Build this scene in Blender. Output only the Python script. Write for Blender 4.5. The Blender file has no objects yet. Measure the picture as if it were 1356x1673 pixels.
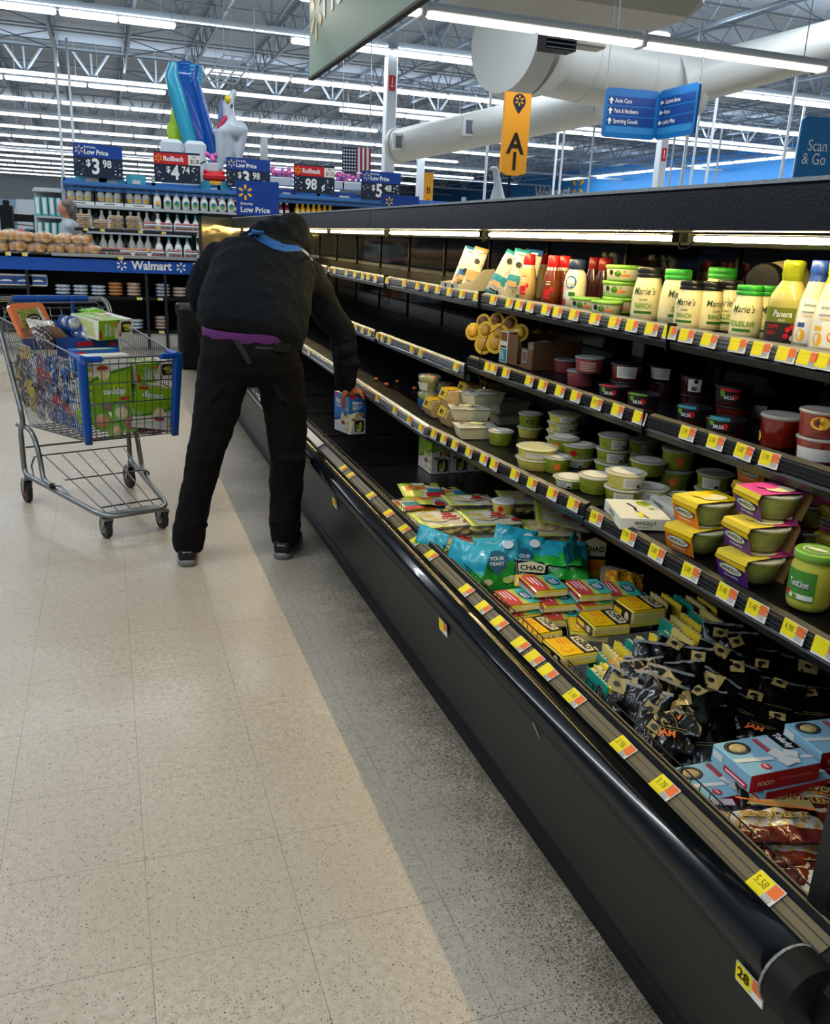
import bpy, math, random
from mathutils import Vector, Matrix, Euler, noise
random.seed(7)
S = bpy.context.scene
COL = S.collection
PI = math.pi
rad = math.radians

# ------------------------------------------------------------------ camera
CAM = Vector((-0.01, -1.4139, 1.3705)); FPX = 1401.7
YAW, PITCH, ROLL = -0.3487, -0.3049, 0.0471
_f = Vector((-math.sin(YAW)*math.cos(PITCH), math.cos(YAW)*math.cos(PITCH), math.sin(PITCH)))
_r0 = Vector((math.cos(YAW), math.sin(YAW), 0)); _u0 = _r0.cross(_f)
_r = _r0*math.cos(ROLL) + _u0*math.sin(ROLL); _u = -_r0*math.sin(ROLL) + _u0*math.cos(ROLL)
cd = bpy.data.cameras.new('camera'); cam = bpy.data.objects.new('camera', cd); COL.objects.link(cam)
cd.sensor_fit = 'HORIZONTAL'; cd.sensor_width = 36; cd.lens = FPX/1356*36; cd.clip_end = 300; cd.clip_start = .05
m3 = Matrix((_r, _u, -_f)).transposed(); cam.matrix_world = Matrix.Translation(CAM) @ m3.to_4x4()
S.camera = cam

# ------------------------------------------------------------------ light and exposure
S.view_settings.view_transform = 'Standard'; S.view_settings.look = 'None'
S.view_settings.gamma = 1; S.view_settings.exposure = 0.0
S.cycles.use_denoising = True
S.cycles.max_bounces = 6; S.cycles.diffuse_bounces = 3; S.cycles.glossy_bounces = 3
S.cycles.transparent_max_bounces = 12; S.cycles.transmission_bounces = 4
S.cycles.sample_clamp_indirect = 4; S.cycles.caustics_reflective = False; S.cycles.caustics_refractive = False
wd = bpy.data.worlds.new('world'); S.world = wd; wd.use_nodes = True
wd.node_tree.nodes['Background'].inputs[0].default_value = (.45, .6, .8, 1)
wd.node_tree.nodes['Background'].inputs[1].default_value = .3
ROWPOW = 760; LEDE = 86; FIXE = 3.0
# rows of strip lights run across the store every five metres; these are the lamps inside them
for y, x0, x1 in ((-4.4, -14, 16), (.6, -14, -1.2), (5.9, -14, -2.2), (10.9, -14, 20), (15.9, 6, 22), (20.9, -12, 24), (31.0, -14, 28), (46, -14, 30), (62, -14, 30)):
    ld = bpy.data.lights.new('ceiling_row', 'AREA'); ld.shape = 'RECTANGLE'; ld.size = x1-x0; ld.size_y = .22
    ld.energy = ROWPOW*(x1-x0)/30; ld.color = (.90, .95, 1.0)
    lo = bpy.data.objects.new('ceiling_row', ld); COL.objects.link(lo); lo.location = ((x0+x1)/2, y, 5.62)
    l2 = ld.copy(); l2.energy *= .35; lo = bpy.data.objects.new('ceiling_row_up', l2); COL.objects.link(lo); lo.location = ((x0+x1)/2, y, 5.80); lo.rotation_euler = (PI, 0, 0)
ld = bpy.data.lights.new('wall_row', 'AREA'); ld.shape = 'RECTANGLE'; ld.size = .25; ld.size_y = 33
ld.energy = 900; ld.color = (.90, .95, 1.0)
lo = bpy.data.objects.new('wall_row', ld); COL.objects.link(lo); lo.location = (31, 40, 5.92); lo.rotation_euler = (0, rad(-38), 0)
ld = bpy.data.lights.new('deli_row', 'AREA'); ld.shape = 'RECTANGLE'; ld.size = 7.4; ld.size_y = .16
ld.energy = 55; ld.color = (1, .93, .78)
lo = bpy.data.objects.new('deli_row', ld); COL.objects.link(lo); lo.location = (4.2, 7.4, 3.40)

# ------------------------------------------------------------------ helpers
def ray(px, py): return _f + _r*((px-678)/FPX) - _u*((py-836.5)/FPX)
def onz(px, py, z): d = ray(px, py); return CAM + d*((z-CAM.z)/d.z)
def ony(px, py, y): d = ray(px, py); return CAM + d*((y-CAM.y)/d.y)
def onx(px, py, x): d = ray(px, py); return CAM + d*((x-CAM.x)/d.x)
def atx(px, x, z):                      # the point of height z and side x that stands at column px
    lo_, hi = -1.2, 30
    for _ in range(50):
        m = (lo_+hi)/2; d = Vector((x, m, z))-CAM
        if 678+FPX*d.dot(_r)/d.dot(_f) > px: lo_ = m
        else: hi = m
    return Vector((x, m, z))
def lin(c): return tuple((v/12.92 if v <= .04045 else ((v+.055)/1.055)**2.4) for v in c)
def hx(h): return lin(tuple(int(h[i:i+2], 16)/255 for i in (0, 2, 4)))
MATS = {}
def mat(name, col='808080', rough=.5, metal=0, emis=None, es=0, alpha=1, bump=0, bs=60, var=0, vs=8, coat=0, trans=0, ior=1.45, spec=.5):
    if name in MATS: return MATS[name]
    m = bpy.data.materials.new(name); m.use_nodes = True; nt = m.node_tree; b = nt.nodes['Principled BSDF']
    c = hx(col) if isinstance(col, str) else col
    b.inputs['Base Color'].default_value = (*c, 1); b.inputs['Roughness'].default_value = rough
    b.inputs['Metallic'].default_value = metal; b.inputs['Alpha'].default_value = alpha
    b.inputs['Coat Weight'].default_value = coat; b.inputs['Specular IOR Level'].default_value = spec; b.inputs['Transmission Weight'].default_value = trans; b.inputs['IOR'].default_value = ior
    if emis: b.inputs['Emission Color'].default_value = (*hx(emis), 1); b.inputs['Emission Strength'].default_value = es
    tc = nt.nodes.new('ShaderNodeTexCoord')
    if var:
        n = nt.nodes.new('ShaderNodeTexNoise'); n.inputs['Scale'].default_value = vs; n.inputs['Detail'].default_value = 4
        nt.links.new(tc.outputs['Object'], n.inputs['Vector'])
        r = nt.nodes.new('ShaderNodeMapRange'); r.inputs[1].default_value = .3; r.inputs[2].default_value = .7
        r.inputs[3].default_value = 1-var; r.inputs[4].default_value = 1+var; nt.links.new(n.outputs[0], r.inputs[0])
        x = nt.nodes.new('ShaderNodeVectorMath'); x.operation = 'SCALE'; x.inputs[0].default_value = c
        nt.links.new(r.outputs[0], x.inputs['Scale']); nt.links.new(x.outputs[0], b.inputs['Base Color'])
    if bump:
        n = nt.nodes.new('ShaderNodeTexNoise'); n.inputs['Scale'].default_value = bs; n.inputs['Detail'].default_value = 3
        nt.links.new(tc.outputs['Object'], n.inputs['Vector'])
        bp = nt.nodes.new('ShaderNodeBump'); bp.inputs['Strength'].default_value = bump; bp.inputs['Distance'].default_value = .01
        nt.links.new(n.outputs[0], bp.inputs['Height']); nt.links.new(bp.outputs[0], b.inputs['Normal'])
    MATS[name] = m; return m
def emit_mat(name, col, s, sample):
    m = mat(name, '101010', .6, emis=col, es=s); m.cycles.emission_sampling = 'FRONT' if sample else 'NONE'; return m
_TX = {}
def textgeo(s, bold):
    k = (s, bold)
    if k not in _TX:
        cu = bpy.data.curves.new('t', 'FONT'); cu.body = s; cu.size = 1; cu.align_x = 'CENTER'; cu.align_y = 'CENTER'
        cu.resolution_u = 3; cu.offset = bold
        o = bpy.data.objects.new('t', cu); me = bpy.data.meshes.new_from_object(o)
        _TX[k] = ([v.co.copy() for v in me.vertices], [list(p.vertices) for p in me.polygons])
        bpy.data.objects.remove(o); bpy.data.curves.remove(cu); bpy.data.meshes.remove(me)
    return _TX[k]
def frame(o, xd, yd):
    xd = Vector(xd).normalized(); yd = Vector(yd); zd = xd.cross(yd).normalized(); yd = zd.cross(xd)
    M = Matrix((xd, yd, zd)).transposed().to_4x4(); M.translation = Vector(o); return M
def T(x, y, z): return Matrix.Translation((x, y, z))
def RZ(a): return Matrix.Rotation(a, 4, 'Z')
def RX(a): return Matrix.Rotation(a, 4, 'X')
def RY(a): return Matrix.Rotation(a, 4, 'Y')
class MB:
    def __init__(s): s.v = []; s.f = []; s.mi = []; s.sm = []; s.mats = []; s.M = Matrix()
    def add(s, vs, fs, m, smooth=False, M=None):
        if m not in s.mats: s.mats.append(m)
        k = s.mats.index(m); b = len(s.v); A = s.M @ M if M else s.M
        s.v += [A @ Vector(v) for v in vs]
        for f in fs: s.f.append([b+i for i in f]); s.mi.append(k); s.sm.append(smooth)
        return s
    def box(s, c, d, m, M=None, ch=0, tops=None):
        x, y, z = c; a, b, h = d[0]/2, d[1]/2, d[2]/2
        if not ch:
            vs = [(x+i*a, y+j*b, z+k*h) for k in (-1, 1) for j in (-1, 1) for i in (-1, 1)]
            fs = [(0, 2, 3, 1), (4, 5, 7, 6), (0, 1, 5, 4), (2, 6, 7, 3), (0, 4, 6, 2), (1, 3, 7, 5)]
            return s.add(vs, fs, m, False, M)
        c_ = min(ch, a*.9, b*.9, h*.9); pts = []
        for zz, q in ((-h, c_), (-h+c_, 0), (h-c_, 0), (h, c_)):
            for (i, j) in ((-1, -1), (1, -1), (1, 1), (-1, 1)):
                A_, B_ = a-q, b-q
                e = c_ if q == 0 else c_*.5
                if i*j > 0: pts += [(x+i*A_, y+j*(B_-e), z+zz), (x+i*(A_-e), y+j*B_, z+zz)]
                else: pts += [(x+i*(A_-e), y+j*B_, z+zz), (x+i*A_, y+j*(B_-e), z+zz)]
        # order of the eight points runs round the box
        ring = []
        for L in range(4):
            p = pts[L*8:L*8+8]; ring.append(sorted(p, key=lambda t: math.atan2((t[1]-y)/b, (t[0]-x)/a)))
        vs = [p for r_ in ring for p in r_]; fs = []
        for L in range(3):
            for i in range(8): fs.append((L*8+i, L*8+(i+1) % 8, L*8+8+(i+1) % 8, L*8+8+i))
        fs.append(tuple(range(7, -1, -1))); fs.append(tuple(range(24, 32)))
        return s.add(vs, fs, m, False, M)
    def prism(s, poly, h0, h1, m, M=None):
        n = len(poly); vs = [(p[0], p[1], h0) for p in poly]+[(p[0], p[1], h1) for p in poly]
        fs = [tuple(range(n-1, -1, -1)), tuple(range(n, 2*n))]+[(i, (i+1) % n, n+(i+1) % n, n+i) for i in range(n)]
        return s.add(vs, fs, m, False, M)
    def flat(s, poly, m, M=None, z=0): return s.add([(p[0], p[1], z) for p in poly], [tuple(range(len(poly)))], m, False, M)
    def rect(s, x0, y0, x1, y1, m, M=None, z=0): return s.flat([(x0, y0), (x1, y0), (x1, y1), (x0, y1)], m, M, z)
    def disc(s, x, y, rx, ry, m, M=None, z=0, n=18, a0=0, a1=2*PI):
        k = n if a1-a0 > 6.2 else n+1
        return s.flat([(x+rx*math.cos(a0+(a1-a0)*i/n), y+ry*math.sin(a0+(a1-a0)*i/n)) for i in range(k)], m, M, z)
    def lathe(s, prof, m, n=24, M=None, smooth=True, cx=1, cy=1, cap=True):
        vs = [(r*cx*math.cos(2*PI*i/n), r*cy*math.sin(2*PI*i/n), z) for r, z in prof for i in range(n)]
        fs = [(L*n+i, L*n+(i+1) % n, L*n+n+(i+1) % n, L*n+n+i) for L in range(len(prof)-1) for i in range(n)]
        s.add(vs, fs, m, smooth, M)
        if cap:
            for L, rev in ((0, 1), (len(prof)-1, 0)):
                if prof[L][0] > 1e-4:
                    q = vs[L*n:L*n+n]; s.add(q, [tuple(range(n-1, -1, -1)) if rev else tuple(range(n))], m, False, M)
        return s
    def tube(s, pts, r, m, n=6, closed=False, M=None, rs=None, cap=True):
        P = [Vector(p) for p in pts]; k = len(P); vs = []; prev = None
        for i, p in enumerate(P):
            if closed: t = P[(i+1) % k]-P[i-1]
            else: t = (P[min(i+1, k-1)]-P[max(i-1, 0)])
            t.normalize()
            if prev is None: a = t.cross(Vector((0, 0, 1)) if abs(t.z) < .9 else Vector((1, 0, 0))).normalized()
            else: a = (prev-t*prev.dot(t)).normalized()
            prev = a; b = t.cross(a); rr = rs[i] if rs else r
            vs += [p+(a*math.cos(2*PI*j/n)+b*math.sin(2*PI*j/n))*rr for j in range(n)]
        fs = [(L*n+j, L*n+(j+1) % n, ((L+1) % k)*n+(j+1) % n, ((L+1) % k)*n+j) for L in range(k if closed else k-1) for j in range(n)]
        s.add(vs, fs, m, n > 4, M)
        if not closed and cap: s.add(vs[:n], [tuple(range(n-1, -1, -1))], m, False, M); s.add(vs[-n:], [tuple(range(n))], m, False, M)
        return s
    def text(s, t, x, y, size, m, M=None, z=.0006, bold=.01, sx=1, rot=0, left=False):
        v, f = textgeo(t, bold)
        w = (max(p.x for p in v)-min(p.x for p in v))/2 if left and v else 0
        A = T(x, y, z) @ RZ(rot) @ Matrix.Diagonal((size*sx, size, 1, 1)) @ T(w, 0, 0)
        return s.add([tuple(p) for p in v], f, m, False, (M @ A) if M else A)
    def ell(s, c, r, m, M=None, nu=16, nv=10, smooth=True):
        vs = []; 
        for j in range(1, nv):
            a = PI*j/nv
            vs += [(c[0]+r[0]*math.sin(a)*math.cos(2*PI*i/nu), c[1]+r[1]*math.sin(a)*math.sin(2*PI*i/nu), c[2]-r[2]*math.cos(a)) for i in range(nu)]
        fs = [(L*nu+i, L*nu+(i+1) % nu, L*nu+nu+(i+1) % nu, L*nu+nu+i) for L in range(nv-2) for i in range(nu)]
        b = len(vs); vs += [(c[0], c[1], c[2]-r[2]), (c[0], c[1], c[2]+r[2])]
        fs += [(b, (i+1) % nu, i) for i in range(nu)]+[(b+1, (nv-2)*nu+i, (nv-2)*nu+(i+1) % nu) for i in range(nu)]
        return s.add(vs, fs, m, smooth, M)
    def loft(s, rings, m, n=20, M=None, cap=True, p=2.0):
        # ring = (centre, side axis, front axis, rx, ry)
        vs = []
        for c, a, b, rx, ry in rings:
            c = Vector(c); a = Vector(a).normalized(); b = Vector(b); b = (b-a*b.dot(a)).normalized()
            for i in range(n):
                t = 2*PI*i/n; ct, st = math.cos(t), math.sin(t)
                vs.append(c+a*(rx*math.copysign(abs(ct)**(2/p), ct))+b*(ry*math.copysign(abs(st)**(2/p), st)))
        k = len(rings); fs = [(L*n+j, L*n+(j+1) % n, (L+1)*n+(j+1) % n, (L+1)*n+j) for L in range(k-1) for j in range(n)]
        if cap: fs += [tuple(range(n-1, -1, -1)), tuple(range((k-1)*n, k*n))]
        return s.add(vs, fs, m, True, M)
    def build(s, name, parent=None, M=None, label=None):
        me = bpy.data.meshes.new(name); me.from_pydata([tuple(v) for v in s.v], [], s.f)
        for m in s.mats: me.materials.append(m)
        me.polygons.foreach_set('material_index', s.mi); me.polygons.foreach_set('use_smooth', s.sm); me.update()
        o = bpy.data.objects.new(name, me); COL.objects.link(o)
        if parent: o.parent = parent
        if M is not None: o.matrix_local = M
        if label: o['label'] = label
        return o
def tag(o, label, cat, group=None, kind=None):
    if label: o['label'] = label
    if cat: o['category'] = cat
    if group: o['group'] = group
    if kind: o['kind'] = kind
    return o
def thing(name, label, cat, M=None, group=None):
    o = bpy.data.objects.new(name, None); COL.objects.link(o); o.empty_display_size = .05
    if M is not None: o.matrix_world = M
    return tag(o, label, cat, group)
def struct(name, mb, label=None): return tag(mb.build(name), label, None, None, 'structure')
def copy_tree(o, M, label=None, parent=None):
    c = o.copy(); COL.objects.link(c)
    if parent: c.parent = parent
    elif M is not None: c.matrix_world = M
    if label: c['label'] = label
    for ch in [k for k in bpy.data.objects if k.parent == o]: copy_tree(ch, None, None, c)
    return c

# ------------------------------------------------------------------ plain materials
BLK = mat('black_enamel', '121416', .32, bump=.08, bs=120)
BLK2 = mat('black_matte', '08090b', .55, spec=.3)
GLOSSBLK = mat('glossy_black_panel', '040609', .06, bump=.02, bs=3, spec=.25)
CHARC = mat('charcoal_panel', '1c1c19', .42, bump=.06, bs=90, var=.12, vs=3)
WHT = mat('white', 'e8e8e4', .45); WHT2 = mat('white_paint', 'c9d3dc', .4); OFFW = mat('off_white_card', 'd9d6c6', .6)
YEL = mat('tag_yellow', 'f2e000', .5); ORG = mat('tag_orange', 'ee7430', .5); TAGW = mat('tag_white', 'e9e6e0', .5)
INK = mat('ink_black', '15140f', .6); INKY = mat('tag_ink', '8c7a10', .6); RED = mat('red', 'c81d25', .45); GRY = mat('grey', '8d8f90', .5)
WBLUE = mat('sign_blue', '0a3f98', .4); NAVY = mat('sign_navy', '12263f', .4); SPARK = mat('spark_yellow', 'f5b82c', .5)
WTXT = mat('sign_white', 'eef2f5', .5); STEEL = mat('steel_grey', '8f9599', .35, metal=.7); CHROME = mat('chrome', 'c8ccd0', .18, metal=1)
FILM = mat('clear_film', 'ffffff', .12, alpha=.16, bump=.5, bs=30); FILM.diffuse_color = (1, 1, 1, .2)
CLEAR = mat('clear_plastic', 'eef0ee', .08, alpha=.13, bump=.1, bs=40)
GREEN = mat('leaf_green', '5f9a1c', .45); DKGRN = mat('dark_green', '2c6a1c', .45); CREAM = mat('cream', 'e6dcb0', .5)

# ------------------------------------------------------------------ floor, walls, ceiling
def floor_mat():
    m = bpy.data.materials.new('speckled_vinyl_tile'); m.use_nodes = True; nt = m.node_tree; N = nt.nodes; L = nt.links; b = N['Principled BSDF']
    tc = N.new('ShaderNodeTexCoord'); sp = N.new('ShaderNodeSeparateXYZ'); L.new(tc.outputs['Object'], sp.inputs[0])
    def mth(op, a, b_=None, c=None):
        n = N.new('ShaderNodeMath'); n.operation = op
        for i, v in enumerate((a, b_, c)):
            if v is None: continue
            if hasattr(v, 'links'): L.new(v, n.inputs[i])
            else: n.inputs[i].default_value = v
        return n.outputs[0]
    def rng(v, a, b_, c, d):
        n = N.new('ShaderNodeMapRange'); L.new(v, n.inputs[0])
        for i, q in enumerate((a, b_, c, d)): n.inputs[i+1].default_value = q
        return n.outputs[0]
    def nz(sc, det=3, off=0):
        n = N.new('ShaderNodeTexNoise'); n.inputs['Scale'].default_value = sc; n.inputs['Detail'].default_value = det
        L.new(tc.outputs['Object'], n.inputs['Vector']); return n.outputs[0]
    def vor(sc):
        n = N.new('ShaderNodeTexVoronoi'); n.inputs['Scale'].default_value = sc
        nn = N.new('ShaderNodeTexNoise'); nn.inputs['Scale'].default_value = sc*1.1; L.new(tc.outputs['Object'], nn.inputs['Vector'])
        a = N.new('ShaderNodeVectorMath'); a.operation = 'SCALE'; a.inputs['Scale'].default_value = 1.1/sc; L.new(nn.outputs[1], a.inputs[0])
        ad = N.new('ShaderNodeVectorMath'); L.new(tc.outputs['Object'], ad.inputs[0]); L.new(a.outputs[0], ad.inputs[1]); L.new(ad.outputs[0], n.inputs['Vector'])
        s2 = N.new('ShaderNodeSeparateXYZ'); L.new(n.outputs['Color'], s2.inputs[0]); return n.outputs['Distance'], s2.outputs[0]
    def mixc(f, a, b_):
        n = N.new('ShaderNodeMix'); n.data_type = 'RGBA'; L.new(f, n.inputs[0])
        for i, v in ((6, a), (7, b_)):
            if hasattr(v, 'links'): L.new(v, n.inputs[i])
            else: n.inputs[i].default_value = (*v, 1)
        return n.outputs[2]
    col = mixc(rng(nz(1.3, 5), .35, .65, 0, 1), hx('b9ae9c'), hx('c9bfae'))
    col = mixc(rng(nz(60, 2), .35, .65, 0, 1), col, hx('b5aa98'))
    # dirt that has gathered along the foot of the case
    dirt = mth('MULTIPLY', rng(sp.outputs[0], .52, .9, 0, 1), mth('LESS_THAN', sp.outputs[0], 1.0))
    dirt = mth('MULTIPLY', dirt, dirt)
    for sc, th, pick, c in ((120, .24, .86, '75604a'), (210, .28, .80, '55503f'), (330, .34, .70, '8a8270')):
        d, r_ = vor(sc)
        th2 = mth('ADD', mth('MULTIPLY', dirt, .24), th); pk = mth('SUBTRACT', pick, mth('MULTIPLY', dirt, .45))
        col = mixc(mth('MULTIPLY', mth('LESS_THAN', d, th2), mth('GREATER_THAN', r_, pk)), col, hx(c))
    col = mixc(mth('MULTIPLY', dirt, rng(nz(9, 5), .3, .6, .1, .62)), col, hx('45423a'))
    g = None
    for i in (0, 1):
        fr = mth('FRACT', mth('ADD', mth('DIVIDE', sp.outputs[i], .3048), 100.5)); dd = mth('ABSOLUTE', mth('SUBTRACT', fr, .5))
        ln = mth('LESS_THAN', dd, .0026); g = ln if g is None else mth('MAXIMUM', g, ln)
    col = mixc(mth('MULTIPLY', g, rng(nz(3), .3, .7, .35, .9)), col, hx('6b6252'))
    L.new(col, b.inputs['Base Color'])
    L.new(rng(nz(2.2, 5), .3, .7, .24, .42), b.inputs['Roughness']); b.inputs['Coat Weight'].default_value = .12; b.inputs['Coat Roughness'].default_value = .25
    bp = N.new('ShaderNodeBump'); bp.inputs['Strength'].default_value = .025; bp.inputs['Distance'].default_value = .004; L.new(nz(14, 3), bp.inputs['Height']); L.new(bp.outputs[0], b.inputs['Normal'])
    return m
XW, XE, YS, YN, ZC = -32, 33, -12, 95, 6.95
struct('floor', MB().rect(XW, YS, XE, YN, floor_mat()))
def deck_mat():
    m = mat('ceiling_deck', '94a3b3', .6); nt = m.node_tree; N = nt.nodes; L = nt.links
    tc = N.new('ShaderNodeTexCoord'); w = N.new('ShaderNodeTexWave'); w.bands_direction = 'Y'; w.inputs['Scale'].default_value = 2.2
    L.new(tc.outputs['Object'], w.inputs['Vector']); bp = N.new('ShaderNodeBump'); bp.inputs['Strength'].default_value = .5; bp.inputs['Distance'].default_value = .05
    L.new(w.outputs[1], bp.inputs['Height']); L.new(bp.outputs[0], N['Principled BSDF'].inputs['Normal']); return m
struct('ceiling', MB().box((.5, 41.5, ZC+.05), (65, 107, .1), deck_mat()))
LB = mat('wall_light_blue', '2f86d0', .6, var=.04); PALE = mat('wall_pale', 'c8d4dc', .6)
struct('wall_right', MB().box((XE+.1, 41.5, ZC/2), (.2, 107, ZC), LB))
struct('wall_left', MB().box((XW-.1, 41.5, ZC/2), (.2, 107, ZC), PALE))
struct('wall_far', MB().box((.5, YN+.1, ZC/2), (65, .2, ZC), PALE))
struct('wall_near', MB().box((.5, YS-.1, ZC/2), (65, .2, ZC), PALE))
TR = mat('roof_steel_white', 'b9c6d2', .5); TRD = mat('roof_steel_blue', '8798aa', .5)
g0 = None
for gi, y in enumerate((20.9, 31.2, 41.5, 51.8, 62, 72.4, 82.8)):
    if g0: copy_tree(g0, T(0, y, 5.92)); continue
    w = MB(); w.box((.5, 0, -.0), (64.6, .16, .12), TR); w.box((.5, 0, .82), (64.6, .14, .1), TR)
    x = -30
    while x < 32:
        w.tube([(x, 0, 0), (x-.55, 0, .8)], .045, TR, 4); w.tube([(x, 0, 0), (x+.55, 0, .8)], .045, TR, 4); w.tube([(x, 0, 0), (x, 0, .8)], .03, TR, 4)
        w.tube([(x+1, 0, .8), (x+1, 0, 0)], .02, TR, 4) if False else None
        x += 2.0
    g0 = w.build('roof_girder'); g0.matrix_world = T(0, y, 5.92)
    tag(g0, 'white steel roof girder with V shaped webs carrying a row of strip lights', 'girder', 'roof girders across the store')
j0 = None
for x in [-11+2.0*k for k in range(22)]:
    if j0: copy_tree(j0, T(x, 0, 6.86)); continue
    w = MB(); w.box((0, 51, 0), (.09, 86, .07), TRD); w.box((0, 51, -.62), (.07, 86, .06), TRD)
    y = 9
    while y < 70: w.tube([(0, y, 0), (0, y+.6, -.6), (0, y+1.2, 0)], .018, TRD, 4); y += 1.2
    j0 = w.build('roof_joist'); j0.matrix_world = T(x, 0, 6.86)
    tag(j0, 'grey blue bar joist running lengthwise under the roof deck', 'joist', 'roof joists under the deck')
b0 = None
for y in (13, 15.4, 18.4, 23.3, 25.4, 28.6, 34.5, 38):
    if b0: copy_tree(b0, T(0, y, 6.28)); continue
    w = MB(); w.tube([(-14, 0, 0), (32, 0, 0)], .022, TRD, 4); w.tube([(-14, 0, .5), (32, 0, .5)], .022, TRD, 4)
    x = -11
    while x < 30: w.tube([(x, 0, 0), (x+2, 0, .5)], .016, TRD, 4); w.tube([(x, 0, .5), (x+2, 0, 0)], .016, TRD, 4); x += 4
    b0 = w.build('joist_bridging'); b0.matrix_world = T(0, y, 6.28)
    tag(b0, 'thin cross braced bridging bar between the roof joists', 'brace', 'bridging between roof joists')

# ------------------------------------------------------------------ strip lights
FIX = emit_mat('fluorescent_lamp', 'f2f7ff', FIXE, False); FIXN = emit_mat('deli_lamp', 'fff3d6', FIXE, False)
HOUS = mat('fixture_housing', 'c4ccd2', .45)
def fixture_mesh():
    w = MB(); w.box((0, 0, .09), (2.44, .12, .05), HOUS)
    for s_ in (-.605, .605): w.box((s_, 0, .025), (1.19, .26, .10), FIX, ch=.03)
    for s_ in (-.9, .9): w.tube([(s_, 0, .11), (s_, 0, 1.27)], .006, HOUS, 4)
    return w
fx = fixture_mesh().build('strip_light'); first = True
rows = [(15.95, 9.0, 13.9), (20.7, -8, 3.2), (20.7, 4.4, 9.7), (20.7, 15.4, 27), (26.0, -10, -.2), (26.0, 3.0, 14), (26.0, 18.7, 30), (31.0, -10, 3.2), (31.0, 8.2, 31),
        (36, -11, 12), (36, 13, 22), (41.3, -12, 22), (46.5, -13, 20), (51.6, -14, 30), (57, -15, 27), (62, -16, 18), (67, -17, 26), (72.5, -18, 24), (78, -19, 22), (84, -20, 22), (90, -22, 22)]
n_f = 0
for (y, x0, x1) in rows:
    k = int((x1-x0)/2.46); st = 1 if y < 70 else 1
    for i in range(k):
        if y > 50 and (x0+2.46*i) > .5+y*.40: break
        M = T(x0+1.23+2.46*i, y, 5.68)
        lab = 'long white fluorescent strip light in a row crossing the store under the roof'
        if first: fx.matrix_world = M; tag(fx, lab, 'ceiling light', 'strip lights under the roof'); first = False
        else: copy_tree(fx, M)
        n_f += 1
for i in range(13):
    c = copy_tree(fx, T(31, 24+i*2.6, 5.98) @ RZ(PI/2), 'fluorescent strip light in the row running along the blue side wall'); c['group'] = 'strip lights along the blue wall'
# the lower, nearer row over the deli
w = MB(); w.box((0, 0, .075), (2.44, .19, .05), HOUS, ch=.01); w.box((0, 0, .11), (2.44, .07, .05), HOUS)
nf = thing('deli_strip_light', 'near low hung strip light, left one of the row behind the green sign', 'ceiling light', T(2.02, 8.0, 3.44) if False else T(1.82, 7.4, 3.44), 'low strip lights over the deli')
w.build('housing', nf)
for s_ in (-.605, .605): MB().box((s_, 0, .03), (1.19, .16, .05), FIXN, ch=.02).build('lamp', nf)
MB().box((1.2, 0, .07), (.05, .2, .16), HOUS, ch=.01).build('end_clip', nf)
MB().tube([(.9, 0, .12), (.9, 0, 3.2)], .008, STEEL, 4).build('hanger', nf)
copy_tree(nf, T(4.29, 7.42, 3.44), 'near low hung strip light in the middle of its row, above the lane pole')
copy_tree(nf, T(6.76, 7.44, 3.44), 'near low hung strip light at the right end, above the blue directory sign')

# ------------------------------------------------------------------ columns, poles, ducts
def column(x, y, w_, label, red=None):
    t = thing('steel_column', label, 'column', T(x, y, 0))
    m = MB(); m.box((0, 0, 2.95), (w_, w_, 5.9), WHT2, ch=.02); m.box((0, 0, .02), (w_*1.6, w_*1.6, .04), WHT2); m.build('shaft', t)
    if red:
        q = MB(); q.box((0, -w_/2-.006, red), (w_*.6, .01, .34), RED); fr = frame((0, -w_/2-.012, red), (1, 0, 0), (0, 0, 1))
        q.flat([(-.012, .12), (.012, .12), (.012, -.02), (-.012, -.02)], WTXT, fr); q.flat([(-.05, -.03), (0, -.1), (.05, -.03), (0, -.06)], WTXT, fr); q.build('extinguisher_sign', t)
    return t
column(6.93, 20.9, .27, 'white steel column with a red fire extinguisher sign, left of the round duct', 5.05)
column(7.40, 42.0, .32, 'distant white column behind the white balloon animal')
column(14.95, 20.9, .25, 'white column with red sign rising below the blue directory sign', 4.0)
column(-7.3, 42.0, .32, 'distant white column at the far left of the store')
column(11.6, 31.7, .25, 'white column just right of the yellow lane pole')
pm = MB().tube([(0, 0, 0), (0, 0, 5.8)], .035, WHT2, 6).build('power_pole'); first = True
for i, (px, Y) in enumerate(((1118, 15), (1133, 20.7), (1158, 17), (1280, 15), (1300, 20.7), (1173, 26), (795, 20), (908, 22), (918, 24), (966, 28), (102, 24), (122, 24), (1075, 26), (1098, 28))):
    p = ony(px, 260, Y); M = T(p.x, Y, 0)
    if first: pm.matrix_world = M; tag(pm, 'thin white power pole dropping from the roof steel', 'pole', 'power poles from the roof'); first = False
    else: copy_tree(pm, M)
DUCT = mat('duct_white', 'c2c6c4', .38, var=.03, vs=1)
DY = 13.0
d = thing('air_duct', 'large round white air duct with a flat end cap and two branches', 'duct', T(0, 0, 0))
A0 = ony(845, 78, DY); A1 = ony(1105, 138, DY+.4); B1 = ony(1375, 66, 11.5); C0 = ony(985, 168, DY+1.8); C1 = ony(652, 238, 19.5)
q = MB(); q.tube([A0, A0.lerp(A1, .5), A1, A1+Vector((.35, 0, -.02))], .62, DUCT, 28)
for t_ in (.37, .72): q.tube([A0.lerp(A1, t_), A0.lerp(A1, t_+.006)], .628, DUCT, 28)
q.build('main_duct', d)
ax = (A1-A0).normalized(); e0 = A0-ax*.20+Vector((0, -.25, 0))
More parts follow.
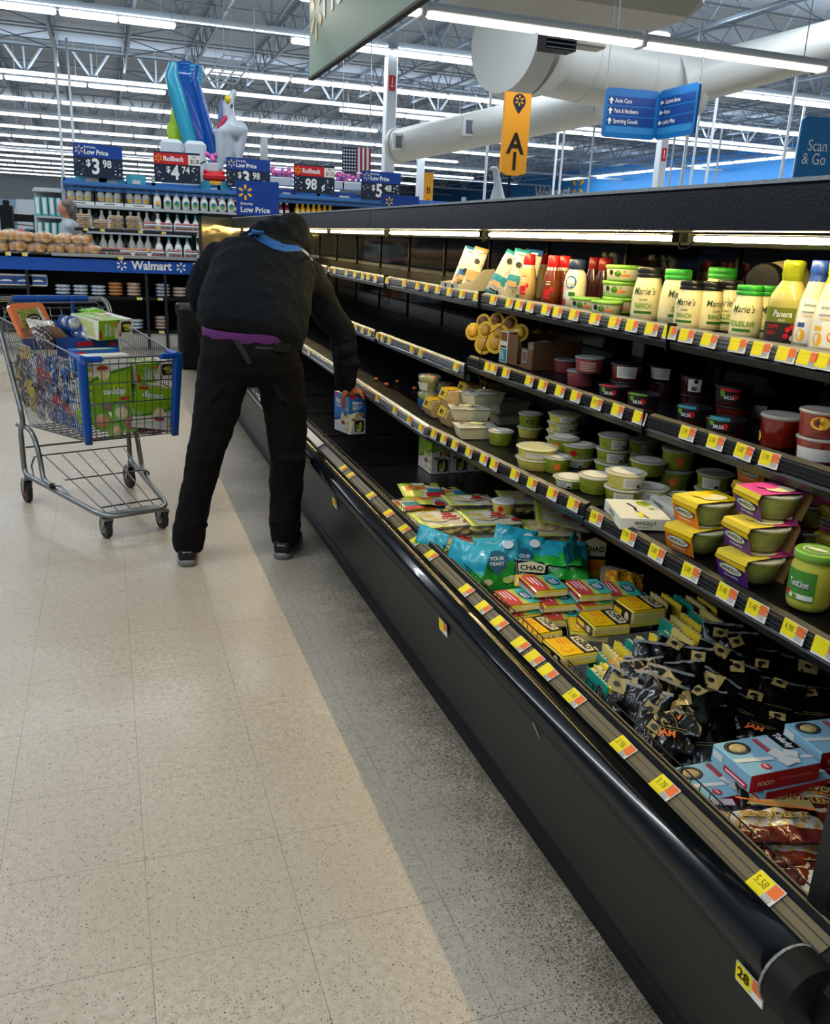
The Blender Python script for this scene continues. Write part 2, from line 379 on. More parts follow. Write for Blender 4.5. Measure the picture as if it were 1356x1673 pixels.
q = MB(); q.tube([e0+Vector((-.22, -.10, 0)), e0+ax*.12], .80, DUCT, 32, rs=[.78, .86]); q.tube([e0+ax*.12, A0+ax*.55], .80, DUCT, 32, rs=[.86, .62]); q.build('end_cap', d)
q = MB(); q.tube([A1+Vector((-.15, -.2, -.05)), A1.lerp(B1, .18), B1], .36, DUCT, 24, rs=[.60, .40, .36]); q.build('branch_duct', d)
q = MB(); q.tube([C0, C0.lerp(C1, .4), C1], .37, DUCT, 24); q.tube([C1, C1+(C1-C0).normalized()*.1], .40, DUCT, 24); q.tube([A1+Vector((-.4, .1, -.2)), C0+Vector((.2, -.1, 0))], .5, DUCT, 20); q.build('branch_duct', d)
GRL = mat('grille_grey', '55606a', .5)
for t_ in (.6, .98):
    c = C0.lerp(C1, t_); q = MB(); q.box((c.x-.15, c.y-.36, c.z+.02), (.42, .12, .36), DUCT); q.box((c.x-.15, c.y-.43, c.z+.02), (.30, .02, .25), GRL); q.build('side_grille', d)
U0 = ony(770, 5, 10); U1 = ony(1085, 48, 10)
u = thing('air_handler', 'beige air handling unit hung from the roof above the duct, with a grille', 'air conditioner', T(0, 0, 0))
UM = mat('unit_beige', 'a3a39b', .45)
cx_ = (U0.x+U1.x)/2; q = MB(); q.box((cx_+.05, 10.2, U1.z+.62), (U1.x-U0.x+.5, 1.6, 1.1), UM, RZ(0), ch=.18); q.build('unit_body', u)
q = MB(); q.box((U1.x-.35, 9.37, U1.z+.52), (.62, .04, .34), UM); q.box((U1.x-.35, 9.34, U1.z+.52), (.56, .02, .28), GRL)
for k in range(13): q.box((U1.x-.61+k*.0433, 9.325, U1.z+.52), (.014, .012, .27), UM)
q.build('grille', u)
G0 = ony(922, 48, 11.3)
q = MB(); q.box((G0.x, 11.5, G0.z), (.50, .3, .52), BLK2)
for k in range(9): q.box((G0.x, 11.34, G0.z-.24+k*.06), (.48, .02, .014), GRL)
q.build('louvre_box', u)
q = MB(); q.box((G0.x+.55, 11.6, G0.z+.06), (.56, .3, .42), UM, ch=.03); q.build('filter_box', u)
# wire rack lying over the roof hangers
wr = MB(); a, b_, c_, d_ = [ony(*p_, 15) for p_ in ((366, 90), (416, 96), (385, 137), (333, 131))]
for k in range(7): wr.tube([a.lerp(d_, k/6), b_.lerp(c_, k/6)], .012, TR, 4)
for k in range(4): wr.tube([a.lerp(b_, k/3), d_.lerp(c_, k/3)], .014, TR, 4)
wr.tube([a, a+Vector((0, 0, 1.6))], .008, TR, 4); wr.tube([b_, b_+Vector((0, 0, 1.6))], .008, TR, 4)
tag(wr.build('hanging_wire_rack'), 'flat white wire rack hanging under the roof above the white balloon', 'rack')

# ------------------------------------------------------------------ signs
def spark(mb, x, y, r, m, M=None, z=.002):
    for k in range(6):
        a = PI/2+k*PI/3; A = T(x, y, 0) @ RZ(a-PI/2)
        B = (M @ A) if M else A
        mb.flat([(-.055*r*2, .42*r), (-.10*r*2, .95*r), (0, 1.08*r), (.10*r*2, .95*r), (.055*r*2, .42*r), (0, .36*r)], m, B, z)
def sign_frame(tl, tr, bl):            # unit square frame measured off three corners
    x = tr-tl; y = tl-bl; return frame(bl, x, y), x.length, y.length
# green hanging sign, running lengthwise, seen from below
SG = mat('sage_green', '6f8d7d', .5); SAND = mat('sand', 'd9c08a', .5)
sx_ = 1.85; k_b = .729*(sx_+.01)+1.3705
s = thing('hanging_sign', 'large sage green hanging sign cut off by the top of the picture', 'sign', T(sx_, 0, 0))
yf = 6.98; yn = 3.0
q = MB(); q.box((0, (yf+yn)/2, k_b+.6), (.03, yf-yn, 1.2), SG); q.build('sign_board', s)
q = MB(); q.box((-.002, (yf+yn)/2, k_b-.006), (.045, yf-yn, .02), INK); q.build('edge_trim', s)
F_ = frame((-.018, yf, k_b), (0, -1, 0), (0, 0, 1))
q = MB(); spark(q, .28, .48, .22, SAND, F_); q.build('spark_emblem', s)
q = MB(); q.text('Home', 1.22, .56, .57, WTXT, F_, z=.003, bold=.02); q.build('lettering', s)
q = MB()
for y in (yf-.5, yf-2.5, yn+.5): q.tube([(0, y, k_b+1.2), (0, y, 6.9)], .006, STEEL, 4)
q.build('hanger', s)
# directory sign, two leaves
DB = mat('directory_blue', '0f6dbf', .4); DN = mat('directory_navy', '0b3f8f', .4); DL = mat('directory_light', '2f86cf', .4)
YD = 8.0
s = thing('directory_sign', 'blue two leaf directory sign listing Auto Care, Paint and Customer Service', 'sign', T(0, 0, 0))
c_top = ony(1079, 149, YD); c_bot = ony(1069, 229, YD)
def rboard(w, h, r, n=5):
    out = []
    for cx, cy, a in ((w-r, h-r, 0), (r, h-r, 90), (r, r, 180), (w-r, r, 270)):
        out += [(cx+r*math.cos(rad(a+90*i/n)), cy+r*math.sin(rad(a+90*i/n))) for i in range(n+1)]
    return out
hh = c_top.z-c_bot.z
def ledge(px, pytop, Y): return ony(px, pytop, Y)
lt = ony(991, 139, YD+.12); rt = ony(1144, 134, YD-.75)
for far, tx, ar in ((lt, ('Auto Care', 'Paint & Hardware', 'Sporting Goods'), 1), (rt, ('Customer Service', 'Home', 'Ladies Wear'), 0)):
    dx = (far-c_top); wd_ = math.hypot(dx.x, dx.y)
    if ar: F_ = frame(Vector((far.x, far.y, c_bot.z)), (-dx.x, -dx.y, 0), (0, 0, 1))
    else: F_ = frame(c_bot, (dx.x, dx.y, 0), (0, 0, 1))
    q = MB(); q.prism(rboard(wd_, hh, .05), -.03, 0, DB, F_); q.build('sign_leaf', s)
    q = MB()
    for i, t_ in enumerate(tx):
        y0 = hh-.07-(i+1)*hh*.205; q.rect(.04, y0, wd_-.04, y0+hh*.175, DN, F_, .002)
        q.text(t_, .17*wd_+.01, y0+hh*.085, hh*.125, WTXT, F_, z=.004, bold=.004, left=True, sx=.62 if len(t_) > 14 else .72)
        ay = y0+hh*.085; ax_ = .075
        if ar: q.flat([(ax_-.03, ay), (ax_, ay+.035), (ax_+.03, ay), (ax_+.01, ay), (ax_+.01, ay-.035), (ax_-.01, ay-.035), (ax_-.01, ay)], WTXT, F_, .004)
        else: q.flat([(ax_-.03, ay), (ax_, ay+.035), (ax_, ay+.01), (ax_+.035, ay+.01), (ax_+.035, ay-.01), (ax_, ay-.01), (ax_, ay-.035)], WTXT, F_, .004)
    q.rect(.04, .05, wd_-.04, .05+hh*.13, DL, F_, .002); q.build('lettering', s)
q = MB()
for p_ in (lt, rt): q.tube([(p_.x, p_.y, c_top.z-.02), (p_.x, p_.y, 6.9)], .004, STEEL, 4)
q.build('hanger', s)
# yellow lane number pole
YC = mat('lane_yellow', 'e8a32c', .45)
P1 = ony(841, 151, 8); P2 = ony(836, 282, 8)
s = thing('lane_pole', 'tall yellow checkout lane marker reading A 1 on a thin dark pole', 'sign', T(P2.x, 8, 0))
w_ = .165; q = MB(); q.prism([(w_, 0), (w_, P1.z-P2.z), (-w_+.02, P1.z-P2.z), (-w_+.02, 0), (-.06, -.03), (.06, -.03)], -.05, .0, YC, frame((0, -.02, P2.z), (1, 0, 0), (0, 0, 1))); q.build('sign_box', s)
F_ = frame((.0, -.022, P2.z), (1, 0, 0), (0, 0, 1)); q = MB(); q.text('A', .01, .29, .30, INK, F_, z=.003, bold=.02); q.text('1', .01, .11, .26, INK, F_, z=.003, bold=.02)
q.disc(.02, .73, .075, .075, NAVY, F_, .002); q.flat([(-.05, .70), (.09, .70), (.02, .60)], NAVY, F_, .0021); spark(q, .02, .735, .05, YC, F_, .003); q.build('lettering', s)
q = MB(); q.tube([(0, .05, 0), (0, .05, P1.z-.05)], .014, BLK2, 6); q.box((0, .05, .02), (.3, .3, .04), BLK2); q.build('pole', s)
# scan & go panel
P1 = ony(1305, 188, 7); P2 = ony(1296, 292, 7)
s = thing('scan_sign', 'blue Scan and Go sign with rounded corners above the case at the right edge', 'sign', T(P2.x, 7, 0))
h_ = P1.z-P2.z+.15; SB = mat('scan_blue', '0a73b4', .45)
F_ = frame((0, 0, P1.z-h_), (1, -.18, 0), (0, 0, 1)); q = MB(); q.prism(rboard(.62, h_, .06), -.03, 0, SB, F_); q.build('sign_board', s)
q = MB(); q.text('Scan', .23, h_-.30, .17, WTXT, F_, z=.003, bold=0, sx=.8); q.text('& Go', .21, h_-.44, .17, WTXT, F_, z=.003, bold=0, sx=.8); q.build('lettering', s)
q = MB(); q.tube([(.3, .03, 0), (.3, .03, P1.z)], .02, STEEL, 8); q.box((.3, .03, .02), (.4, .4, .04), STEEL); q.build('pole', s)
# store name on the blue wall
F_ = frame((XE-.02, 61.8, 5.35), (0, -1, 0), (0, 0, 1))
s = thing('wall_lettering', 'white Walmart name with a yellow spark on the blue side wall', 'sign', F_)
q = MB(); q.text('Walmart', 0, 0, 1.6, WTXT, None, z=.01, bold=.02); q.build('lettering', s)
q = MB(); spark(q, 3.95, .35, .85, SPARK, None); q.build('spark_emblem', s)
# cheap stars and specks printed in the sign's dark field
def price_sign(name, label, tl, tr, bl, kind, price, was=None, stand=True, zfloor=None):
    F0, w, h = sign_frame(tl, tr, bl); s = thing(name, label, 'sign', F0, 'price signs over the grocery shelves')
    q = MB(); q.box((w/2, h/2, -.012), (w, h, .02), NAVY); q.build('sign_board', s)
    q = MB()
    if kind == 'low':
        q.rect(.0, h*.60, w, h*.99, WBLUE, None, .001); spark(q, w*.12, h*.80, h*.13, SAND, None)
        q.text('Everyday', w*.22, h*.90, h*.10, WTXT, None, z=.003, bold=.01, left=True); q.text('Low Price', w*.22, h*.75, h*.20, WTXT, None, z=.003, bold=.03, left=True, sx=.9)
    elif kind == 'roll':
        q.rect(0, h*.60, w*.74, h*.95, RED, None, .001); spark(q, w*.10, h*.78, h*.12, SPARK, None); q.text('Rollback', w*.20, h*.77, h*.22, WTXT, None, z=.003, bold=.03, left=True, sx=.9)
        q.rect(w*.74, h*.60, w, h*.93, TAGW, None, .001)
        q.text('Was', w*.87, h*.87, h*.07, INK, None, z=.003); q.text(was, w*.88, h*.72, h*.18, INK, None, z=.003, bold=0, sx=.75)
    if kind != 'plain':
        a, b_ = price
        if a.startswith('$'):
            q.text('$', w*.30, h*.42, h*.28, WTXT, None, z=.003, bold=.02); q.text(a[1:], w*.45, h*.31, h*.64, WTXT, None, z=.003, bold=.03, sx=.85); q.text(b_, w*.68, h*.42, h*.32, WTXT, None, z=.003, bold=.02, sx=.85)
        else: q.text(a, w*.42, h*.30, h*.52, WTXT, None, z=.003, bold=.03, sx=.85); q.text(b_, w*.72, h*.25, h*.34, WTXT, None, z=.003, bold=.02)
        rr = random.Random(len(label))
        for _ in range(16):
            x = rr.choice((rr.uniform(.03, .2), rr.uniform(.82, .97)))*w; y = rr.uniform(.05, .55)*h
            q.disc(x, y, .012, .009, WTXT if rr.random() < .5 else GRY, None, .002, n=5)
    else:
        q.rect(0, 0, w, h, WBLUE, None, .001); spark(q, w*.21, h*.68, h*.20, SPARK, None)
        if price: q.text('Everyday', w*.09, h*.37, h*.10, WTXT, None, z=.003, bold=.01, left=True); q.text('Low Price', w*.09, h*.20, h*.21, WTXT, None, z=.003, bold=.03, left=True)
    q.build('lettering', s)
    return s

# ------------------------------------------------------------------ refrigerated display case
RAILG = mat('ticket_rail_grey', '6d7274', .3, metal=.3); RAILB = mat('ticket_rail_black', '24272a', .3, metal=.2)
RAILT = mat('ticket_rail_tan', '71664a', .4); LED = emit_mat('case_led_lamp', 'ffe09a', LEDE, True)
DECKM = mat('deck_pan_dark', '2b2a26', .28, metal=.4, var=.25, vs=6, bump=.1, bs=20)
SHELFM = mat('shelf_black', '0c0e11', .35, metal=.2, spec=.3); SCUFF = mat('scuff_grey', 'a9aca8', .7)
ACRY = mat('acrylic_end_panel', '8f8468', .10, metal=.7, alpha=.9, bump=1.0, bs=2.2)
Y0, YE = -.72, 8.0
J = [Y0, .48, 1.71, 2.94, 4.17, 5.40, 6.63, YE]
case = thing('refrigerated_case', 'long black open refrigerated case with three shelves along the right of the aisle', 'refrigerator', T(1.3, 3.7, 0))
CM = case.matrix_world.inverted()
def cpart(mb, name, parent=case, label=None):
    mb.v = [CM @ v for v in mb.v]; return mb.build(name, parent, None, label)
YX = Matrix(((1, 0, 0, 0), (0, 0, 1, 0), (0, 1, 0, 0), (0, 0, 0, 1)))      # (x, z) profile run along y
def run(mb, poly, y0, y1, m): return mb.prism(poly[::-1], y0, y1, m, YX)
q = MB(); run(q, [(.90, 0), (.897, .08), (.864, .325), (.872, .345), (.868, .40), (1.0, .40), (1.0, 0)], Y0, YE, CHARC); run(q, [(.893, 0), (.887, .045), (.9, .05), (.9, 0)], Y0, YE, BLK2); cpart(q, 'base_panel')
q = MB()
arc = [(.835+.032*math.cos(rad(a)), .42+.032*math.sin(rad(a))) for a in range(250, 60, -15)]
run(q, [(.872, .385)]+arc+[(.868, .452), (.874, .44)], Y0+.012, YE, mat('bumper_gloss', '101418', .16, coat=.4)); q.sm = [True]*len(q.sm)
cpart(q, 'bumper')
q = MB(); run(q, [(.868, .40), (.868, .438), (.876, .442), (.880, .428), (.915, .447), (.922, .462), (.928, .462), (.930, .44), (.936, .455), (.942, .455), (.944, .36), (.944, .34), (.90, .34)], Y0, YE, BLK); cpart(q, 'rail_body')
q = MB(); run(q, [(.879, .4295), (.879, .4315), (.914, .4505), (.914, .4485)], Y0+.02, 2.35, RAILT)
run(q, [(.879, .4295), (.879, .4315), (.914, .4505), (.914, .4485)], 3.0, YE, RAILT)
for x_, z_ in ((.8895, .4385), (.9035, .4465)): q.tube([(x_, Y0+.02, z_-.0012), (x_, YE, z_-.0012)], .0012, RAILB, 4)
for x_, z_ in ((.921, .463), (.939, .4565)): q.tube([(x_, Y0, z_), (x_, YE, z_)], .0022, RAILT, 5)
cpart(q, 'ticket_rail')
q = MB(); run(q, [(.879, .4305), (.879, .4335), (.914, .4525), (.914, .4495)], 2.42, 3.02, WHT); cpart(q, 'blank_label_strip')
q = MB()
for z_ in (.372, .43, .459): q.tube([(.950+(z_-.37)*.06, Y0+.02, z_), (.950+(z_-.37)*.06, YE-.03, z_)], .0017, BLK, 5)
y = Y0+.03
while y < YE-.05: q.tube([(.950, y, .365), (.9555, y, .459)], .0012, BLK, 4); y += .027
cpart(q, 'wire_fence')
q = MB(); run(q, [(.944, .30), (.944, .352), (1.80, .372), (1.80, .30)], Y0, YE, DECKM)
cpart(q, 'deck_pan')
q = MB()
for y in J[1:-1]:
    for e in (0, .615): q = MB(); q.box((1.37, y+e, .3665), (.84, .006, .006), BLK2); cpart(q, 'deck_seam')
q = MB(); run(q, [(1.80, 0), (1.80, 1.42), (1.86, 1.52), (1.90, 1.52), (1.90, 0)], Y0, YE, GLOSSBLK)
cpart(q, 'back_panel')
q = MB()
y = Y0+.3
while y < YE: q.box((1.797, y, .9), (.008, .012, 1.0), BLK2); y += .615
for z_ in [.42+.012*i for i in range(0, 20)]+[.78+.012*i for i in range(12)]: q.box((1.798, (Y0+YE)/2, z_), (.004, YE-Y0, .003), BLK2)
cpart(q, 'back_trim')
# canopy
q = MB()
for a, b_ in zip([Y0-.6]+J[3:4]+[5.40], J[3:4]+[5.40, YE]):
    run(q, [(1.26, 1.423), (1.262, 1.508), (1.27, 1.514), (1.29, 1.514), (1.29, 1.423)], a+.003, b_-.003, mat('canopy_fascia', '0d141d', .3, bump=.10, bs=160))
cpart(q, 'canopy_fascia')
q = MB(); run(q, [(1.262, 1.514), (1.262, 1.522), (1.90, 1.522), (1.90, 1.50), (1.29, 1.50), (1.29, 1.514)], Y0-.6, YE, mat('canopy_trim', '8e98a0', .5, bump=.6, bs=200)); cpart(q, 'canopy_top')
q = MB(); run(q, [(1.29, 1.423), (1.29, 1.50), (1.80, 1.50), (1.80, 1.40), (1.62, 1.394), (1.46, 1.394), (1.44, 1.424)], Y0-.6, YE, mat('canopy_underside', '151718', .4)); cpart(q, 'canopy_underside')
for a, b_ in zip(J[:-1], J[1:]):
    q = MB(); a_ = a+.045 if a > 0 else a-.2; q.tube([(1.36, a_, 1.408), (1.36, min(b_, a_+1.15 if a > 0 else b_-.04)-.0, 1.408)], .0068, LED, 8); t_ = cpart(q, 'led_tube')
    m_ = MB(); m_.box((1.36, a_-.02, 1.41), (.026, .03, .024), BLK2); m_.box((1.36, (a+b_)/2, 1.421), (.03, 1.1, .006), BLK2)
    m_.tube([(1.36, a_-.02, 1.40), (1.35, a_-.04, 1.385), (1.35, a_-.07, 1.385), (1.36, a_-.085, 1.405)], .003, BLK2, 5); cpart(m_, 'lamp_socket', t_)
# shelves: front edge (x, z at each end of the section)
def sz(sh, y):
    if sh == 1: return 1.196
    if sh == 2:
        if y < .48: return .971-(y-.48)*.016
        if y < 1.71: return .971-(y-.48)*.0105
        return .917
    if y < .48: return .727-(y-.48)*.009
    if y < 1.71: return .732-(y-.48)*.041
    return .679+min((y-1.71)*.016, .038)
SX = {1: 1.36, 2: 1.32, 3: 1.165}
def shelf_z(sh, y): return sz(sh, y)-.009
def ruled(mb, prof, y0, z0, y1, z1, m):
    n = len(prof); vs = [(x, y0, z0+z) for x, z in prof]+[(x, y1, z1+z) for x, z in prof]
    fs = [tuple(range(n)), tuple(range(2*n-1, n-1, -1))]+[(i, n+i, n+(i+1) % n, (i+1) % n) for i in range(n)]
    return mb.add(vs, fs, m)
TAGF = {}
def price_tag(parent, y, x0, z0, x1, z1, price=None, L=.057):
    # card lying on the sloped rail face from (x0, z0) bottom to (x1, z1) top; read from the aisle (from -x)
    h = math.hypot(x1-x0, z1-z0); rr = random.Random(int(y*1000)); F_ = frame((x0, y+L/2, z0), (0, -1, 0), (x1-x0, 0, z1-z0)) @ RZ(rad(rr.uniform(-2, 2)))
    q = MB(); q.box((L/2, h/2, .0012), (L, h, .0012), TAGW, F_)
    q.rect(.0, h*.12, L*.60, h*.98, YEL, F_, .0024); q.rect(L*.62, h*.40, L*.97, h*.96, ORG, F_, .0024)
    for k in range(6): q.rect(L*(.63+.05*k), h*.10, L*(.645+.05*k), h*.30, INK if k % 2 else GRY, F_, .0024)
    q.rect(L*.62, h*.32, L*.9, h*.36, GRY, F_, .0024)
    if price: q.text(price, L*.30, h*.60, h*.50, INKY, F_, z=.003, bold=0, sx=.75)
    return cpart(q, 'price_tag', parent)
PR = {1250: '5.58', 1085: '3.78', 1018: '3.98', 938: '5.98', 977: '3.98', 1030: '5.98', 1076: '5.88', 1132: '5.88', 1191: '5.48', 1240: '5.48', 1300: '4.98', 1261: '3.98', 1219: '3.88', 1173: '3.68', 1127: '3.98'}
TAGS = {1: [1352, 1322, 1287, 1246, 1208, 1161, 1124, 1097, 1067, 1035, 1006, 974, 940, 913, 894, 868, 850, 834, 808, 780, 757, 736, 717, 699, 684, 662, 634, 615, 603, 594, 581, 567, 548, 538],
        2: [1261, 1219, 1173, 1127, 1047, 1011, 977, 943, 917, 889, 867, 829, 808.6, 799, 747, 689, 675, 638, 626, 618, 605, 593.5, 582],
        3: [1352, 1300, 1240, 1191, 1132, 1076, 1030, 977, 939, 905, 872, 844, 810, 793, 769, 746, 727.6, 711.7, 690, 670.5, 647, 618, 579, 506]}
for sh in (1, 2, 3):
    X = SX[sh]
    for i, (a, b_) in enumerate(zip(J[:-1], J[1:])):
        za, zb = sz(sh, a+.001), sz(sh, b_-.001)
        q = MB(); ruled(q, [(X+.012, -.012), (1.79, -.004), (1.79, -.03), (X+.012, -.05)], a+.004, za, b_-.004, zb, SHELFM)
        for y_ in (a+.02, b_-.02):
            zc = sz(sh, y_); q.add([(X+.05, y_, zc-.03), (1.79, y_, zc-.03), (1.79, y_, zc-.13), (X+.05, y_+.004, zc-.03), (1.79, y_+.004, zc-.03), (1.79, y_+.004, zc-.13)], [(0, 1, 2), (5, 4, 3), (0, 3, 4, 1), (1, 4, 5, 2), (0, 2, 5, 3)], BLK2)
        s_ = cpart(q, 'shelf')
        q = MB(); m_ = RAILG if (i > 1 or (sh == 1)) else RAILB
        if i > 1: m_ = mat('ticket_rail_silver', '9aa0a4', .25, metal=.5)
        ruled(q, [(X+.012, 0), (X+.008, 0), (X-.004, -.006), (X-.008, -.034), (X-.004, -.038), (X+.012, -.036)], a+.006, za, b_-.006, zb, m_)
        for z_ in (-.010, -.019, -.028): ruled(q, [(X-.0045+z_*.14, z_+.001), (X-.0085+z_*.14, z_), (X-.0085+z_*.14, z_-.002), (X-.0045+z_*.14, z_-.003)], a+.006, za, b_-.006, zb, m_)
        ruled(q, [(X-.006, -.038), (X-.010, -.044), (X-.004, -.06), (X+.012, -.062), (X+.012, -.038)], a+.003, za, b_-.003, zb, BLK if i < 2 else mat('shelf_lip_chrome', '5a6068', .2, metal=.6))
        if sh < 3: q.box((X-.0, a+.006, za-.03), (.03, .004, .07), BLK2)
        rl = cpart(q, 'shelf_rail', s_)
        for px in TAGS[sh]:
            p_ = atx(px, X-.006, sz(sh, a+.01)-.02)
            if a <= p_.y < b_ or (a == Y0 and -.9 < p_.y < a+.03 and px < 1353):
                zz = sz(sh, p_.y); price_tag(s_, max(p_.y, Y0+.04), X-.0125, zz-.036, X-.006, zz-.003, PR.get(int(px)))
for px in (1250, 1085, 1018, 938, 895, 872.5, 850, 815, 789.5, 761.5, 704, 680, 660.5, 635, 606, 573, 561):
    p_ = atx(px, .897, .441); price_tag(case, p_.y, .8785, .4335, .9125, .4525, PR.get(int(px)), .055)
def panel_tag(px, py, txt=None):
    p_ = onx(px, py, .862); F_ = frame((.8605 if p_.z < .33 else .858, p_.y+.03, p_.z-.02), (0, -1, 0), (-.12, 0, 1)); L, h = .06, .038
    q = MB(); q.box((L/2, h/2, .0), (L, h, .002), TAGW, F_); q.rect(0, h*.1, L*.58, h, YEL, F_, .0016); q.rect(L*.62, h*.42, L, h, ORG, F_, .0016)
    if txt: q.text(txt, L*.30, h*.60, h*.7, INK, F_, z=.003, bold=.02)
    cpart(q, 'price_tag')
panel_tag(1228, 1606, '28'); panel_tag(726, 1024); panel_tag(548, 821)
def scuff(px, py, X, pts, sc):
    p_ = onx(px, py, X); F_ = frame((p_.x-.002, p_.y, p_.z), (0, -1, 0), (-.3, 0, 1)); q = MB(); q.flat([(a*sc, b_*sc) for a, b_ in pts], SCUFF, F_); cpart(q, 'scuff_mark')
scuff(879, 1160, .843, [(-1, 1), (-.3, 1.3), (.6, .2), (1.2, -1.1), (.7, -1.4), (.2, -.4), (-.5, -.1)], .014)
scuff(876, 1190, .862, [(-1, .8), (-.5, .9), (.2, 0), (.9, -.9), (1.1, -1.7), (.5, -1.2), (-.2, -.3)], .014)
scuff(1218, 1536, .848, [(-.3, 1.5), (.2, .9), (.8, .3), (.9, -.7), (.1, -1), (-.6, -.4), (-.7, .3)], .010)
scuff(708, 968, .83, [(-1, .4), (0, .8), (.6, .2), (.2, -.6), (-.4, -.3)], .006)
# ends of the case
q = MB(); q.box((.955, -.65, .97), (.07, .03, 1.02), BLK); q.box((1.37, Y0+.01, .23), (.92, .03, .46), BLK); q.box((1.37, -.65, 1.46), (.9, .03, .1), BLK)
q.box((1.40, -.65, .95), (.84, .008, .98), mat('end_glass_dark', '101214', .1, alpha=.85)); cpart(q, 'end_panel')
q = MB(); q.tube([(.835, Y0+.02, .42), (.835, Y0-.03, .42)], .05, BLK2, 20); q.tube([(.834, Y0+.018, .42), (.834, Y0+.014, .42)], .0506, mat('scuffed_rim', '7d7f79', .7, var=.5, vs=200), 20); q.box((.9, Y0-.06, .41), (.12, .12, .10), BLK2, ch=.02)
q.tube([(.96, Y0-.01, .44), (1.1, Y0-.2, .42)], .02, BLK, 8); cpart(q, 'bumper_end')
q = MB(); q.box((.94, YE-.01, 1.0), (.03, .03, 1.1), BLK); q.box((1.37, YE-.01, 1.535), (.89, .03, .03), BLK); q.box((1.37, YE-.01, .23), (.92, .03, .46), BLK)
fr_ = cpart(q, 'end_frame'); q = MB(); q.box((1.37, YE-.01, .98), (.84, .01, 1.08), ACRY); cpart(q, 'end_pane', fr_)
q = MB(); q.box((.79, YE-.1, .32), (.22, .30, .64), BLK2, ch=.03); q.box((.79, YE+.02, .60), (.25, .1, .12), BLK, ch=.02); cpart(q, 'corner_guard')
# vines of cable under the top shelf
for y_ in (3.3, 1.95):
    q = MB(); q.tube([(1.5, y_, 1.13), (1.5, y_+.04, 1.05), (1.52, y_+.12, 1.02), (1.5, y_+.2, 1.06), (1.5, y_+.22, 1.13)], .003, BLK2, 5); q.lathe([(.0, -.02), (.05, -.02), (.06, 0)], BLK2, 16, T(1.5, y_+.1, 1.13)); cpart(q, 'cable')

# ------------------------------------------------------------------ product builders
def rad_at(prof, z):
    for (r0, z0), (r1, z1) in zip(prof[:-1], prof[1:]):
        if z0 <= z <= z1 and z1 > z0: return r0+(r1-r0)*(z-z0)/(z1-z0)
    return prof[-1][0]
def wtext(mb, prof, t, a, z, size, m, bold=.01, sx=.8, slant=0):
    v, f = textgeo(t, bold); out = []
    for p in v:
        x = p.x*size*sx+p.y*size*slant; y = z+p.y*size; r = rad_at(prof, y)+.0016; th = a+x/r
        out.append((r*math.cos(th), r*math.sin(th), y))
    mb.add(out, f, m)
def wpatch(mb, prof, a, w, z0, z1, m, n=8, nz=4, e=.0008):
    r_ = rad_at(prof, (z0+z1)/2); vs = []
    for j in range(nz+1):
        z = z0+(z1-z0)*j/nz; r = rad_at(prof, z)+e
        for i in range(n+1):
            th = a+(i/n-.5)*w/r_; vs.append((r*math.cos(th), r*math.sin(th), z))
    mb.add(vs, [(j*(n+1)+i, j*(n+1)+i+1, (j+1)*(n+1)+i+1, (j+1)*(n+1)+i) for j in range(nz) for i in range(n)], m, True)
def wdisc(mb, prof, a, z, rx, ry, m, e=.0011, n=14):
    vs = []
    for i in range(n):
        t = 2*PI*i/n; zz = z+ry*math.sin(t); r = rad_at(prof, zz)+e; th = a+rx*math.cos(t)/r; vs.append((r*math.cos(th), r*math.sin(th), zz))
    mb.add(vs, [tuple(range(n))], m)
def scaleprof(p, k, kz=None): return [(r*k, z*(kz or k)) for r, z in p]
def vessel(name, label, cat, pos, prof, bm, lid=None, lm=None, art=None, face=None, group=None, M=None, content=None, tilt=None):
    """lid = profile of the cap, art(mb, prof, a) draws the label facing angle a"""
    pos = Vector(pos)
    if face is None: face = math.atan2(CAM.y-pos.y, CAM.x-pos.x)+rad(random.Random(name+label).uniform(-18, 18))
    o = thing(name, label, cat, M if M is not None else T(*pos) @ (tilt or Matrix()), group)
    MB().lathe(prof, bm, 28).build('body', o)
    if content: MB().lathe([(r*.95, z) for r, z in content[0]], content[1], 24).build('contents', o)
    if lid: 
        q = MB(); q.lathe(lid, lm, 28); q.build('lid', o)
    if art: q = MB(); art(q, prof, face); q.build('printed_label', o)
    return o
def ridged(r, z0, z1, n=5):
    out = [(r*.97, z0)]
    for i in range(n):
        z = z0+(z1-z0)*(i+.2)/n; out += [(r, z), (r*.985, z+(z1-z0)*.4/n)]
    return out+[(r, z1-.002), (r*.93, z1)]
class Carton:
    def __init__(s, name, label, cat, M, d, base, group=None, ch=0):
        s.d = d; s.o = thing(name, label, cat, M, group); q = MB(); q.box((0, 0, d[2]/2), d, base, ch=ch); q.build('carton', s.o); s.q = MB()
    def fr(s, side):
        a, b, h = s.d
        return {'front': frame((-a/2, -b/2-.0006, 0), (1, 0, 0), (0, 0, 1)), 'back': frame((a/2, b/2+.0006, 0), (-1, 0, 0), (0, 0, 1)),
                'left': frame((-a/2-.0006, b/2, 0), (0, -1, 0), (0, 0, 1)), 'right': frame((a/2+.0006, -b/2, 0), (0, 1, 0), (0, 0, 1)),
                'top': frame((-a/2, -b/2, h+.0006), (1, 0, 0), (0, 1, 0))}[side]
    def done(s): s.q.build('printed_art', s.o); return s.o
